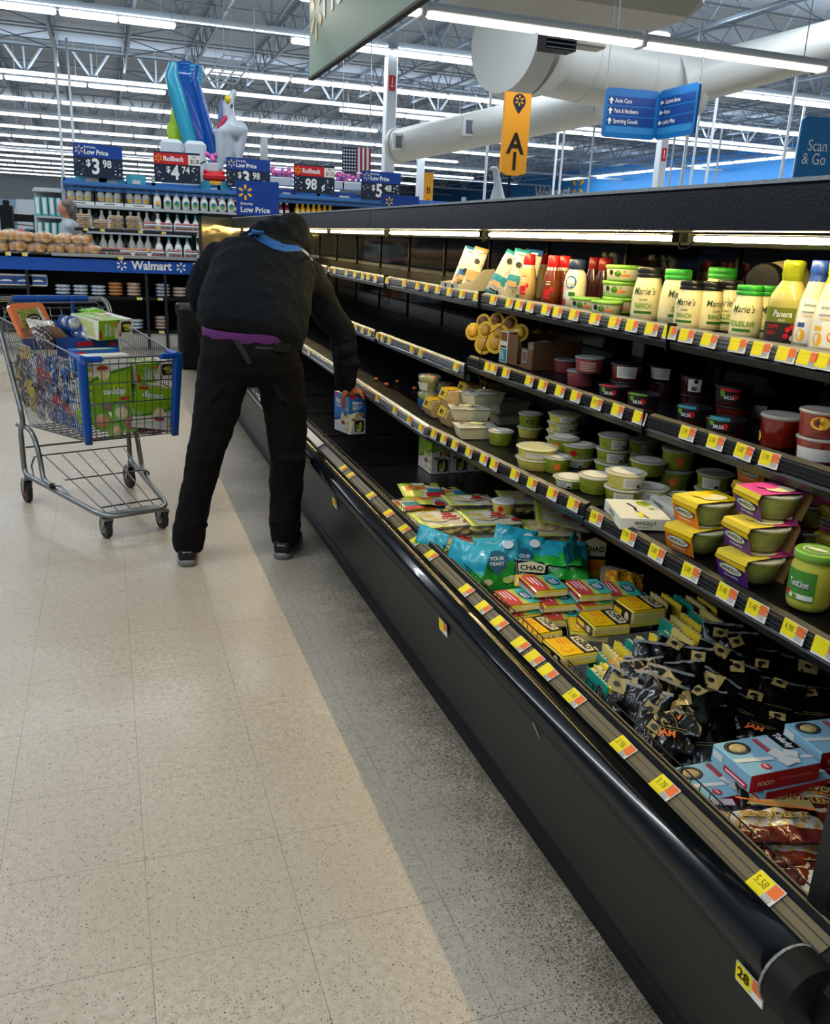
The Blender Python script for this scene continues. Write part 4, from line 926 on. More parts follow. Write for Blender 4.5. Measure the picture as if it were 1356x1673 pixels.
wpatch(q, p2, fa, .07, .004, .022, PAPER, e=.002); wtext(q, p2, 'AVOCADO', fa+.15, .012, .010, DTXT, .02, .8); q.build('printed_label', pr_)
t3(854, 715, 0, 'clear tub carrying the tall green tub with a green patch', r=.048, h=.04, fill=HUM, patch=None)
t3(854, 715, .0405, 'tall green dip tub with a small dark green patch and paper lid', r=.046, h=.052, patch='green')
t3(806, 727, 0, 'green guacamole tub with crinkled paper top beside the white trays', r=.046, h=.052, patch=None)
for k, (px, py, dz, pt, lab) in enumerate(((1036, 762, 0, None, 'dark green tub low in the shaded stack behind the labelled ones'), (1036, 762, SH_, 'white', 'shaded tub with a paper label in the stack behind the labelled ones'), (1090, 800, 0, 'orange', 'shaded tall green tub with an orange dot, lower of two'), (1090, 800, .062, 'orange', 'shaded tall green tub with an orange dot, upper of two'), (1150, 826, 0, None, 'shaded green tub with a pale rim, lower one at the back'), (1150, 826, .045, 'white', 'shaded green tub with a barcode label, upper one at the back'))):
    t3(px, py, dz, lab, r=.05, h=.06 if pt == 'orange' else .044, patch=pt, top=None)
# flat white boxes
WB = mat('white_carton', 'dddccf', .5); LIME = mat('print_lime', 'a8b43a', .5)
def flatbox(px, py, lab, rz=0, d=(.125, .165, .030)):
    z = .71
    for _ in range(4): p_ = onz(px, py, z); z = z3(p_.y)
    c = Carton('guacamole_box', lab, 'box', T(p_.x+d[0]/2*.9, p_.y+d[1]/2, z3(p_.y+d[1]/2)+.001) @ RZ(rad(rz)), d, WB, 'flat white boxes on the lower shelf', ch=.001)
    F_ = frame((-d[0]/2, d[1]/2, d[2]+.0006), (0, -1, 0), (1, 0, 0)); W_, H_ = d[1], d[0]
    c.q.disc(W_*.22, H_*.72, .025, .018, LIME, F_); c.q.disc(W_*.20, H_*.74, .014, .010, GUAC, F_, .0004); c.q.disc(W_*.5, H_*.8, .008, .008, GUAC, F_)
    c.q.flat([(W_*.2, H_*.42), (W_*.45, H_*.5), (W_*.6, H_*.46), (W_*.98, H_*.58), (W_*.98, H_*.54), (W_*.6, H_*.41), (W_*.45, H_*.44), (W_*.22, H_*.36)], INK, F_); c.q.rect(W_*.70, H_*.42, W_*.92, H_*.5, YEL, F_, .0005)
    for sd in ('left', 'front'):
        G_ = c.fr(sd); L_ = d[1] if sd == 'left' else d[0]; c.q.text('WHOLLY', L_*.5, .018, .013, DTXT, G_, bold=.02); c.q.text('GUACAMOLE', L_*.5, .008, .006, GREEN, G_)
    return c.done()
flatbox(1037, 869, 'flat white guacamole box lettered green, nearest to the shelf edge', -18); flatbox(1110, 852, 'flat white guacamole box behind the nearest one', -6)
# guacamole bowls in card sleeves
SO = mat('sleeve_orange', 'e07a1e', .4); SP = mat('sleeve_purple', '5b2a7c', .4); SY = mat('sleeve_yellow', 'e2c400', .4); SM = mat('sleeve_magenta', 'd84a96', .4); SIN = mat('sleeve_inside', 'b08a52', .6)
CH = mat('chip_yellow', 'f0d84a', .45)
def bowl(px, py, dz, sm_, lab, rz=0, tilt=0, topc=CH, P=None):
    z = .71
    for _ in range(4): p_ = onz(px, py, z); z = z3(p_.y)
    if P: p_ = P
    p_ = Vector((max(p_.x+.056, 1.243), p_.y+.02, z3(p_.y)+dz))
    t = thing('guacamole_bowl', lab, 'dip bowl', T(*p_) @ RZ(rad(rz)) @ RY(rad(tilt)) @ Matrix.Scale(1.14, 4), 'sleeved guacamole bowls on the lower shelf')
    MB().lathe([(.030, .002), (.038, .006), (.046, .030), (.049, .042)], GUAC, 28).build('contents', t)
    MB().lathe([(.032, .0), (.040, .005), (.048, .030), (.051, .043), (.054, .044), (.054, .047), (.051, .048)], TUBC, 28).build('bowl', t)
    MB().lathe([(.052, .0465), (.0535, .049), (.049, .0505), (.047, .0485)], LIDC, 28).build('lid', t)
    q = MB(); hw = .038
    def strip(x0, z0, x1, z1, m):
        q.add([(x0, -hw, z0), (x1, -hw, z1), (x1, hw, z1), (x0, hw, z0)], [(0, 1, 2, 3)], m); q.add([(x0*.985, -hw, z0-.0006), (x1*.985, -hw, z1-.0006), (x1*.985, hw, z1-.0006), (x0*.985, hw, z0-.0006)], [(3, 2, 1, 0)], SIN)
    for s_ in (-1, 1): strip(s_*.042, -.0005, s_*.057, .043, sm_); strip(s_*.057, .043, s_*.053, .0525, SY)
    strip(-.053, .0525, 0, .054, topc); strip(0, .054, .053, .0525, SM if sm_ is SP else SY); q.build('sleeve', t)
    q = MB(); F_ = frame((-.0435, hw, 0), (0, -1, 0), (-.015, 0, .0435)); q.disc(hw, .026, .030, .0105, DTXT, F_, .0014, 20); q.disc(hw, .026, .028, .009, OFFW, F_, .0018, 20); q.text('WHOLLY', hw, .026, .011, DTXT, F_, z=.0024, bold=.02)
    q.flat([(0, .0385), (2*hw, .034), (2*hw, .0455), (0, .0455)], SY, F_, .0010); q.text('GUACAMOLE', hw, .011, .006, WTXT, F_, z=.002)
    F2 = frame((-.05, hw, .0545), (0, -1, 0), (1, 0, 0)); q.disc(.05, .055, .020, .030, CREAM, F2, .0008); q.disc(.03, .04, .018, .02, topc, F2, .0012); q.build('printed_art', t)
    return t
bowl(1196, 955, 0, SP, 'purple sleeved guacamole bowl, lowest of the stack of three', 4); bowl(1204, 949, .0626, SP, 'purple sleeved guacamole bowl, middle of the stack of three', -2); bowl(1216, 941, .1252, SP, 'purple sleeved guacamole bowl, top of the stack of three', -5, 0, SM)
bowl(1112, 905, 0, SO, 'orange sleeved guacamole bowl, lower of the pair left of the purple stack', 8); bowl(1119, 902, .0626, SO, 'orange sleeved guacamole bowl, upper of the pair left of the purple stack', 2)
for k in range(3): bowl(1216, 872, .0626*k, SO, ('lowest', 'middle', 'top')[k]+' orange sleeved guacamole bowl of the stack behind the purple one', 3*k)
for k in range(2): bowl(1284, 905, .0626*k, SM, ('lower', 'upper')[k]+' pink sleeved guacamole bowl right of the purple stack', -4*k, 0, SM)
for k in range(2): bowl(1290, 872, .0626*k, SO, ('lower', 'upper')[k]+' orange sleeved bowl furthest back under the shelf', 5)
for k in range(3): bowl(1345, 915, .0626*k, SM, ('lowest', 'middle', 'top')[k]+' pink sleeved guacamole bowl at the right edge behind the dip jar', 10, 0, CH)
# dip jar
DJ = mat('queso_yellow', 'c3c24a', .3, coat=.5, var=.08, vs=60); LJ = mat('lid_lime', '79b03a', .3, coat=.3)
JP = [(.030, 0), (.038, .004), (.041, .015), (.0415, .075), (.040, .088), (.036, .098), (.036, .102)]
def art(q, pr, a):
    wpatch(q, pr, a-.25, .066, .022, .082, mat('label_green', '3f8a2a', .4), n=12); wpatch(q, pr, a-.1, .05, .026, .036, WHT, e=.0014)
    wtext(q, pr, 'Tostitos', a-.22, .055, .021, INK, .05, .62); wtext(q, pr, 'Tostitos', a-.22, .056, .020, WTXT, .03, .62); wdisc(q, pr, a-.75, .034, .008, .006, RED, .0014); wdisc(q, pr, a-.45, .030, .012, .006, GREEN, .0016)
p_ = onz(1311, 1000, z3(-.2)); vessel('dip_jar', 'glass jar of yellow green dip with a lime lid, alone near the shelf edge', 'dip jar', Vector((p_.x+.028, p_.y+.02, z3(-.2))), JP, DJ,
   [(.038, .100), (.0405, .102), (.0405, .114), (.038, .118), (.034, .117)], LJ, art, rad(205))
q = MB(); F_ = frame((p_.x+.028, p_.y+.02, z3(-.2)+.1176), (.4, -.9, 0), (.9, .4, 0)); o_ = [o for o in bpy.data.objects if o.name == 'dip_jar'][0]
F_ = o_.matrix_world.inverted() @ F_; q.disc(0, 0, .026, .026, WHT, F_, .0006, 20); q.disc(0, 0, .023, .023, LJ, F_, .001, 20); q.disc(0, 0, .020, .008, WHT, F_, .0014, 16); q.build('lid_print', o_)
# hexagon noodle packs, salad pack, white trays at the far end
EGG = mat('noodle_pack_yellow', 'e3b81a', .35, coat=.3); ND = mat('noodle_pale', 'd2ac55', .5, var=.25, vs=120, bump=.6, bs=160)
def hexpack(px, py, dz, lab, cm=EGG, k=1.0):
    z = .70
    for _ in range(4): p_ = onz(px, py, z); z = z3(p_.y)
    M = T(max(p_.x+.05, 1.24), p_.y+.03, z3(p_.y)+dz)
    t = thing('noodle_pack', lab, 'food pack', M, 'six sided yellow food packs on the lower shelf')
    hp = [(-.028*k, 0), (.028*k, 0), (.044*k, .034*k), (.030*k, .072*k), (-.030*k, .072*k), (-.044*k, .034*k)]
    XZ = Matrix(((1, 0, 0, 0), (0, 0, -1, 0), (0, 1, 0, 0), (0, 0, 0, 1)))
    MB().prism([(x*.94, y*.94+.002) for x, y in hp], -.05, .045, ND, XZ).build('contents', t)
    q = MB(); q.prism(hp, -.045, .052, CLEAR, XZ); q.build('clear_shell', t)
    q = MB()
    for (a, b_) in ((3, 4), (4, 5), (2, 3)):
        (x0, z0), (x1, z1) = hp[a], hp[b_]; q.add([(x0*1.02, -.03, z0+.001), (x1*1.02, -.03, z1+.001), (x1*1.02, .047, z1+.001), (x0*1.02, .047, z0+.001)], [(0, 1, 2, 3)], cm)
    F_ = frame((-.044*k*1.03, .04, .036*k), (0, -1, 0), (.014, 0, .038)); q.rect(.016, .010, .030, .028, INK, F_, .0015); q.rect(.036, .012, .052, .016, INK, F_, .0015); q.rect(.036, .021, .048, .026, INK, F_, .0015); q.build('sleeve', t); return t
hexpack(722, 697, 0, 'yellow six sided pack, lowest and nearest to the white trays'); hexpack(697, 682, 0, 'yellow six sided pack at the bottom, further left')
hexpack(722, 697, .073, 'yellow six sided pack on top, left one of the upper row'); hexpack(752, 684, .073, 'yellow six sided pack on top, middle one of the upper row'); hexpack(752, 684, 0, 'yellow six sided pack hidden under the middle upper one')
hexpack(786, 680, .073, 'dim six sided pack, right one of the upper row'); hexpack(786, 680, 0, 'dim six sided pack at the back under the right upper one')
SALAD = mat('salad_mix', '8a8a3a', .5, var=.7, vs=70, bump=.5, bs=90); CARR = mat('carrot_orange', 'd86a1e', .5); RADI = mat('radish_pink', 'b8404a', .5)
def saladpack(px, py, dz, lab, cm):
    z = .69
    for _ in range(4): p_ = onz(px, py, z); z = z3(p_.y)
    t = thing('salad_pack', lab, 'food pack', T(max(p_.x+.04, 1.24), p_.y+.04, z3(p_.y)+dz), 'clear tapered salad packs at the far end of the goods')
    MB().lathe([(.030, .002), (.044, .055), (.046, .066), (.001, .074)], SALAD, 16).build('contents', t)
    q = MB(); q.lathe([(.032, 0), (.049, .062), (.053, .070), (.045, .080), (.001, .084)], CLEAR, 12); q.build('clear_shell', t)
    q = MB()
    for i in range(5):
        a = i*1.3; q.ell((.028*math.cos(a), .028*math.sin(a), .068), (.016, .008, .007), (CARR, RADI, CREAM, GREEN)[i % 4], None, 10, 6)
    q.build('toppings', t); q = MB(); wpatch(q, [(.034, 0), (.050, .062)], rad(200), .06, .016, .05, cm, e=.003); q.build('printed_label', t)
saladpack(690, 672, .072, 'clear salad pack with carrot and radish, top left of the food packs', OFFW); saladpack(690, 672, 0, 'clear salad pack with a blue label under the carrot one', PB); saladpack(716, 655, .0, 'clear salad pack with a blue label at the back behind the yellow packs', PB)
TRW = mat('tray_cream', 'd8cfae', .4); FILML = mat('tray_lid_film', 'cfd0c0', .12, alpha=.75, coat=.5, bump=.6, bs=40)
def wtray(px, py, dz, lab, rz, k=1.0):
    z = .70
    for _ in range(4): p_ = onz(px, py, z); z = z3(p_.y)
    t = thing('food_tray', lab, 'food tray', T(max(p_.x+.05, 1.245), p_.y+.04, z3(p_.y)+dz) @ RZ(rad(rz)), 'cream food trays with film lids')
    q = MB(); L, W_ = .072*k, .05*k; xs = ((-L*.86, -W_*.84, 0), (L*.86, -W_*.84, 0), (L*.86, W_*.84, 0), (-L*.86, W_*.84, 0), (-L, -W_, .040), (L, -W_, .040), (L, W_, .040), (-L, W_, .040))
    q.add(xs, [(3, 2, 1, 0), (0, 1, 5, 4), (1, 2, 6, 5), (2, 3, 7, 6), (3, 0, 4, 7)], TRW); q.box((0, 0, .041), (L*2.12, W_*2.16, .002), TRW); q.build('tray', t)
    q = MB(); pillow(q, L*2.2, W_*2.3, .008, lambda u, v, tp: FILML, 14, 10, .08, px/7, .003, T(0, 0, .046)); q.build('lid_film', t)
    q = MB(); q.disc(L*.1, 0, L*.42, W_*.45, mat('label_cream_yellow', 'e0d9a0', .5), None, .0525, 18); q.disc(L*.1, 0, .012, .009, GREEN, None, .053, 10); q.disc(-L*.7, W_*.2, .008, .02, NUT, None, .0526, 10); q.build('printed_label', t)
wtray(762, 718, 0, 'cream food tray at the bottom of the trays, by the shelf edge', -8); wtray(752, 708, .048, 'cream film lidded tray in the middle of the left tray stack', -12); wtray(772, 702, .096, 'cream film lidded tray on top of the tray stack', 10)
wtray(818, 694, 0, 'cream film lidded tray hidden low behind the green tub', 4); wtray(818, 694, .048, 'cream film lidded tray right of the tray stack, behind the green tub', 4)
for i, (px, py) in enumerate(((605, 618), (622, 626), (640, 622), (668, 632))):
    p_ = onz(px, py, .70); q = MB(); q.ell((0, 0, .009), (.012, .011, .009), mat('tomato_orange', 'c8602a', .35, coat=.4), None, 12, 8); o = q.build('small_tomato'); o.matrix_world = T(p_.x+.03, p_.y, z3(p_.y)); tag(o, 'small loose orange tomato rolled behind the empty shelf edge', 'tomato', 'loose tomatoes on the empty shelf')

# ------------------------------------------------------------------ goods in the bottom well
def deck_z(x): return .352+(x-.944)*.0234+.0006
# boxes of apple snacks, also in the cart and in the hand
APL = mat('carton_lime', '86b51c', .4); APD = mat('carton_lime_dark', '4d8a14', .4); APW = mat('carton_white', 'e4e3da', .45); SBLU = mat('carton_blue', '1f6fc0', .4); SBLD = mat('carton_blue_dark', '123f86', .4)
APP = mat('apple_flesh', 'e6d9a4', .5); CARA = mat('caramel_red', 'a8441c', .4); BADGE = mat('badge_yellow', 'd6d618', .5)
def snackbox(label, M, d=(.10, .19, .20), c1=None, c2=None, group='green apple snack cartons', base=None):
    c1 = c1 or APL; c2 = c2 or APD; C_ = Carton('apple_snack_box', label, 'snack box', M, d, base or APW, group, ch=.0015); q = C_.q
    for sd in ('left', 'right', 'front', 'back'):
        F_ = C_.fr(sd); W_ = d[1] if sd in ('left', 'right') else d[0]; H_ = d[2]
        if W_ > .14:
            q.flat([(0, H_), (0, H_*.30), (W_*.30, H_*.36), (W_*.72, H_*.50), (W_, H_*.62), (W_, H_)], c1, F_); q.flat([(0, H_*.30), (W_*.3, H_*.36), (W_*.72, H_*.5), (W_, H_*.62), (W_, H_*.55), (W_*.72, H_*.42), (W_*.3, H_*.30), (0, H_*.25)], c2, F_, .0003)
            q.text('dippez', W_*.38, H_*.80, H_*.19, WTXT, F_, z=.0012, bold=.02); q.text('caramel', W_*.32, H_*.67, H_*.10, BADGE if c1 is APL else WTXT, F_, z=.0012)
            for dx, rz_ in ((.52, .5), (.60, -.1), (.68, -.6)): q.disc(0, 0, W_*.045, H_*.12, APP, F_ @ T(W_*dx, H_*.42, 0) @ RZ(-rz_), .0012)
            q.disc(W_*.61, H_*.26, W_*.13, H_*.055, CARA, F_, .0010); q.flat([(W_*.48, H_*.26), (W_*.74, H_*.26), (W_*.70, H_*.10), (W_*.52, H_*.10)], WHT, F_, .0008); q.disc(W_*.61, H_*.10, W_*.09, H_*.03, WHT, F_, .0008); q.disc(W_*.61, H_*.27, W_*.11, H_*.035, CARA, F_, .0015)
            for k in range(4): q.disc(W_*.90, H_*(.12+.17*k), W_*.055, H_*.055, BADGE, F_, .0014); q.disc(W_*.90, H_*(.12+.17*k), W_*.025, H_*.012, c2, F_, .0018, 8)
            q.flat([(W_*.04, H_*.90), (W_*.26, H_*.92), (W_*.25, H_*.98), (W_*.05, H_*.96)], RED, F_, .0012); q.text('5', W_*.90, H_*.82, H_*.15, BADGE, F_, z=.0014, bold=.03)
        else:
            q.flat([(0, H_), (0, H_*.50), (W_*.5, H_*.58), (W_, H_*.46), (W_, H_)], c1, F_); q.flat([(W_*.4, H_*.57), (W_, H_*.46), (W_, H_*.38), (W_*.5, H_*.52)], c2, F_, .0003)
            q.text('dippez', W_*.5, H_*.80, H_*.115, WTXT, F_, z=.0012, bold=.02)
            for k in range(3): q.rect(W_*.2, H_*(.70-.04*k), W_*(.8-.08*k), H_*(.715-.04*k), WTXT, F_, .0012)
            q.flat([(W_*.06, H_*.90), (W_*.5, H_*.92), (W_*.48, H_*.98), (W_*.08, H_*.96)], RED, F_, .0012)
            for dx, rz_ in ((.42, .4), (.55, -.2)): q.disc(0, 0, W_*.09, H_*.09, APP, F_ @ T(W_*dx, H_*.46, 0) @ RZ(-rz_), .0014)
            q.disc(W_*.25, H_*.38, W_*.14, H_*.03, CARA, F_, .0014); q.disc(W_*.78, H_*.50, W_*.12, H_*.045, ORG, F_, .0014)
            q.prism(rboard(W_*.56, H_*.30, W_*.12), 0, .0004, mat('window_dark', '2a2c12', .2), F_ @ T(W_*.34, H_*.06, .0009)); q.disc(W_*.50, H_*.17, W_*.10, H_*.10, GUAC, F_, .0018); q.disc(W_*.68, H_*.20, W_*.09, H_*.12, HUM, F_, .0020); q.disc(W_*.58, H_*.10, W_*.12, H_*.04, CREAM, F_, .0022)
    F_ = C_.fr('top'); q.flat([(d[0]*.1, d[1]*.1), (d[0]*.9, d[1]*.2), (d[0]*.9, d[1]*.9), (d[0]*.3, d[1]*.8)], mat('carton_pale_green', 'c8d08a', .5), F_); q.disc(d[0]*.4, d[1]*.5, d[0]*.16, d[1]*.08, WHT, F_, .0004)
    return C_.done()
bz = onz(703, 776, .36)
for k, lab in enumerate(('green apple snack carton standing nearest the empty left part of the well', 'middle of three green apple snack cartons standing in the well', 'last of three green apple snack cartons, half hidden by the shelf above')):
    snackbox(lab, T(bz.x+.045+.092*k, bz.y+.085, deck_z(bz.x+.05+.092*k)), (.088, .175, .195))
# trays of ravioli and flat packs
RAV = mat('ravioli_dough', 'd6bd72', .5, var=.12, vs=40); PKL = mat('pack_print_lime', 'cbd35c', .3, coat=.5); PKW = mat('pack_print_white', 'ddd6c0', .25, coat=.6, var=.06, vs=30); PKR = mat('pack_print_red', 'b8252c', .4); PKO = mat('pack_food_orange', 'c97a2c', .4, var=.5, vs=60)
def ravioli(px, py, zt, lab, rz=0, tx=0, ty=0):
    c = onz(px, py, zt); M = T(c.x, c.y, zt-.045) @ RZ(rad(rz)) @ RX(rad(tx)) @ RY(rad(ty)); t = thing('ravioli_tray', lab, 'pasta tray', M, 'clear trays of stuffed pasta')
    q = MB(); rr = random.Random(lab)
    for i in range(14):
        a = (-.065+.033*(i % 5)+rr.uniform(-.006, .006), -.055+.042*(i//5), .014+.012*rr.random())
        A_ = T(*a) @ Euler((rr.uniform(-.5, .5), rr.uniform(-.5, .5), rr.uniform(0, 3))).to_matrix().to_4x4(); q.ell((0, 0, 0), (.024, .019, .008), RAV, A_, 12, 6)
    q.build('ravioli', t)
    q = MB(); hx_, hy = .088, .075; q.add([(-hx_*.86, -hy*.86, 0), (hx_*.86, -hy*.86, 0), (hx_*.86, hy*.86, 0), (-hx_*.86, hy*.86, 0), (-hx_, -hy, .042), (hx_, -hy, .042), (hx_, hy, .042), (-hx_, hy, .042)], [(3, 2, 1, 0), (0, 1, 5, 4), (1, 2, 6, 5), (2, 3, 7, 6), (3, 0, 4, 7)], CLEAR); q.box((0, 0, .043), (hx_*2.16, hy*2.2, .0015), CLEAR); q.build('clear_tray', t)
    q = MB(); pillow(q, hx_*2.1, hy*2.14, .004, lambda u, v, tp: PKL if (u < .1 or v > .88 or (v < .12 and u < .5)) else PKW, 16, 12, .05, rr.random()*9, .0016, T(0, 0, .0465)); q.build('lid_film', t)
    q = MB(); q.disc(-.02, .0, .052, .045, OFFW, None, .0515, 20); q.disc(-.045, .015, .026, .018, RAV, None, .0522, 14); q.disc(-.03, -.025, .024, .014, RAV, None, .0522, 14)
    q.flat([(.012, .03), (.045, .03), (.045, .006), (.012, .006)], PKR, None, .0525); q.rect(-.0, -.012, .055, .002, PKR, None, .0525); q.rect(-.005, -.028, .058, -.016, PKR, None, .0525)
    for k in range(5): q.rect(.004+.011*k, -.026, .009+.011*k, -.018, OFFW, None, .0528)
    q.rect(.02, .045, .075, .062, INK, None, .0525); q.rect(.03, .048, .05, .059, LIME, None, .0528); q.flat([(.05, -.06), (.085, -.06), (.085, -.02)], PKR, None, .0525); q.build('printed_label', t); return t
ravioli(745, 884, .435, 'ravioli tray underneath, showing below the front left tray', 4); ravioli(720, 847, .487, 'ravioli tray with a red print, front left and nearest the rail', 3, 2)
ravioli(806, 868, .44, 'ravioli tray lying under the one that carries the small tub', -4); ravioli(800, 845, .492, 'ravioli tray in the middle carrying the small clear tub', -3, 1); ravioli(745, 822, .47, 'ravioli tray behind the middle one, its left half in view', 8, 0, -3) if False else None
ravioli(768, 817, .478, 'ravioli tray at the back left of the clear tub', -8, -3); ravioli(856, 812, .478, 'ravioli tray at the back right, beside the shelf above', -10, 2)
ravioli(905, 888, .43, 'ravioli tray at the right, at the bottom of its stack', -8); ravioli(900, 862, .48, 'ravioli tray at the right, on top of the lower right one', -10, 2); ravioli(914, 842, .515, 'small ravioli tray tipped on top of the right hand stack', -24, 8, 10)
def flatpack(px, py, z, lab, rz=0, tx=0, ty=0, w=.17, h=.14):
    c = onz(px, py, z); q = MB(); sd = random.Random(lab).random()*9
    def mf(u, v, tp):
        if v > .72 and u < .35: return APL
        if v > .72: return OFFW if u < .6 else INK if u < .8 else LIME
        if .35 < v <= .72 and .12 < u < .6: return PKO
        if v < .2 and u > .55: return PKR
        if .2 < v < .5 and u > .62: return PT
        return PKL if u < .5 else PKW
    pillow(q, w, h, .016, mf, 18, 14, .08, sd, .002); o = q.build('food_pouch'); o.matrix_world = T(c.x, c.y, z) @ RZ(rad(rz)) @ RX(rad(tx)) @ RY(rad(ty))
    return tag(o, lab, 'food pouch', 'flat printed meal pouches by the empty part')
flatpack(688, 800, .43, 'flat printed pouch furthest back beside the three green cartons', -6, 6); flatpack(648, 826, .432, 'flat yellow and white pouch at the left end of the pile', 6, 0, -4); flatpack(700, 818, .42, 'flat printed pouch with orange food in the middle of the pouches', -4, -4, 5)
flatpack(730, 806, .415, 'flat printed pouch behind the front ravioli tray', 10, 3, 2); flatpack(668, 846, .405, 'flat printed pouch lying low against the wire rail', 2); flatpack(706, 834, .40, 'flat printed pouch mostly under the others', 14)
c_ = onz(820, 843, .49); tub(0, 0, 0, 'small clear dip tub with a red dot and white lid, on a ravioli tray', .042, .040, HUM, 'red', WHT, P=Vector((c_.x+.02, c_.y+.035, .4955)), top=PAPER, group=None)
# blue and green pouches of shredded food
PTL = mat('pouch_teal', '2aa8bc', .3, coat=.5); PGR = mat('pouch_green', '2fae3a', .3, coat=.5); PGD = mat('pouch_green_dark', '156c2c', .35, coat=.4); BDG = mat('badge_petrol', '0f5c78', .4)
def pouch(px, py, z, lab, E_, w=.14, h=.165, bot=None, text=True, t_=.022):
    c = onz(px, py, z); q = MB(); b_ = bot or PGR; sd = random.Random(lab).random()*9
    pillow(q, w, h, t_, lambda u, v, tp: PTL if v > .52+.05*math.sin(u*9) else (b_ if v > .2 or not tp else PGR), 16, 18, .07, sd, .0045)
    o = thing('shred_pouch', lab, 'food pouch', T(*c) @ Euler([rad(a) for a in E_]).to_matrix().to_4x4(), 'teal and green food pouches'); q.build('pouch', o)
    if text:
        q = MB(); zz = t_/2+.0055; q.disc(0, .012, .033, .030, BDG, None, zz, 20); q.flat([(-.027, -.006), (.027, -.006), (0, -.036)], BDG, None, zz+.0001); q.text('YOUR', 0, .016, .016, WTXT, None, z=zz+.001, bold=.02); q.text('HEART', 0, .0, .014, WTXT, None, z=zz+.001, bold=.02)
        q.disc(.036, .058, .017, .013, WTXT, None, zz-.001, 12); q.disc(.03, -.05, .016, .010, MATS['pack_print_lime'], None, zz-.002, 12); q.disc(-.03, -.055, .014, .010, CREAM, None, zz-.002, 12); q.build('printed_label', o)
    return o
pouch(700, 896, .435, 'teal pouch top poking out beside the rail at the far left of the pouches', (70, 5, -58), .12, .13, text=False)
pouch(757, 932, .435, 'green and teal pouch standing on edge against the wire rail', (72, 0, -68), .16, .17, text=False)
pouch(812, 922, .440, 'teal and green pouch facing the aisle, left one of the front two', (66, -6, -22)); pouch(852, 918, .446, 'teal and green pouch facing the aisle, right one of the front two', (62, 4, -14))
pouch(838, 903, .440, 'teal and green pouch standing right behind the front two', (68, 10, -18)); pouch(905, 904, .468, 'teal and green pouch lying flat with its bright green front up', (10, -6, -28), .17, .15, text=False)
pouch(921, 915, .46, 'dark green pouch below the flat lying one', (38, 0, -20), .15, .14, PGD, False); pouch(938, 918, .455, 'narrow teal pouch edge standing by the yellow and black pack', (80, -20, 40), .10, .17, text=False)
# slice packs
CHY = mat('slices_yellow', 'f4d834', .35, coat=.4, var=.06, vs=30); CHB = mat('label_golden', 'ffca14', .35, coat=.4); CHK = mat('label_blackish', '1a1a17', .4, coat=.4); PARCH = mat('label_parchment', 'ddd0a4', .4); SLW = mat('slices_pale', 'e4d67e', .4, coat=.3); TEA = mat('label_teal', '1c9a86', .35, coat=.4); CORAL = mat('label_coral', 'd84c4c', .35, coat=.4); CRIM = mat('label_crimson', 'a3121c', .35, coat=.4); MINT = mat('label_mint', '4cc0b0', .35, coat=.4); SLO = mat('slices_orange', 'e08a24', .4, coat=.3)
def chao(px, py, zt, lab, rz=0, h=.026, tx=0, ty=0, w=.105, d=.098):
    c = onz(px, py, zt); t = thing('cheese_slices', lab, 'cheese pack', T(c.x, c.y, zt-h) @ RZ(rad(rz)) @ RX(rad(tx)) @ RY(rad(ty)), 'black and yellow packs of slices')
    q = MB(); q.box((0, 0, h/2), (w*.94, d*.94, h), CHY, ch=.004)
    for k in range(1, int(h/.004)): q.box((0, 0, k*.004), (w*.945, d*.945, .0005), SLW)
    q.build('slices', t); q = MB(); q.box((0, 0, h/2+.001), (w, d, h*.72), FILM, ch=.006); q.build('wrapper', t)
    q = MB(); z = h+.0012; F_ = T(-w/2, d/2, z) @ RZ(-PI/2)         # u runs towards the rail end, v runs inward
    U, V = d, w; q.rect(.004, .004, U-.004, V-.004, CHK, F_); q.rect(.004, V*.02+.003, U-.004, V*.60, CHB, F_, .0004); q.flat([(.004, V*.60), (U*.75, V*.6), (U-.004, V*.50), (U-.004, V*.44), (.004, V*.44)], CHB, F_, .0006)
    q.flat([(U*.10, V*.70), (U*.55, V*.66), (U*.92, V*.70), (U*.90, V*.90), (U*.5, V*.95), (U*.12, V*.92)], PARCH, F_, .0008); q.text('CHAO', U*.50, V*.80, .022, CHK, F_, z=.0014, bold=.03); q.disc(U*.5, V*.90, .010, .003, CHK, F_, .0014, 8)
    for k in range(3): q.rect(U*.12, V*(.48-.10*k), U*(.45-.04*k), V*(.52-.10*k), ORG, F_, .0012)
    q.disc(U*.68, V*.30, .014, .014, ORG, F_, .0011, 16); q.disc(U*.68, V*.30, .012, .012, CHB, F_, .0013, 16); q.rect(-.0, .004, .004, V*.9, CHK, F_)
    q.build('printed_label', t); G_ = frame((-w/2-.0008, d/2, 0), (0, -1, 0), (0, 0, 1)); q = MB(); q.rect(.006, .002, d-.006, h*.95, CHK, G_); q.rect(.012, h*.3, d*.5, h*.7, CHB, G_, .0004); q.disc(d*.75, h*.5, .010, h*.3, PARCH, G_, .0004, 12); q.build('side_label', t); return t
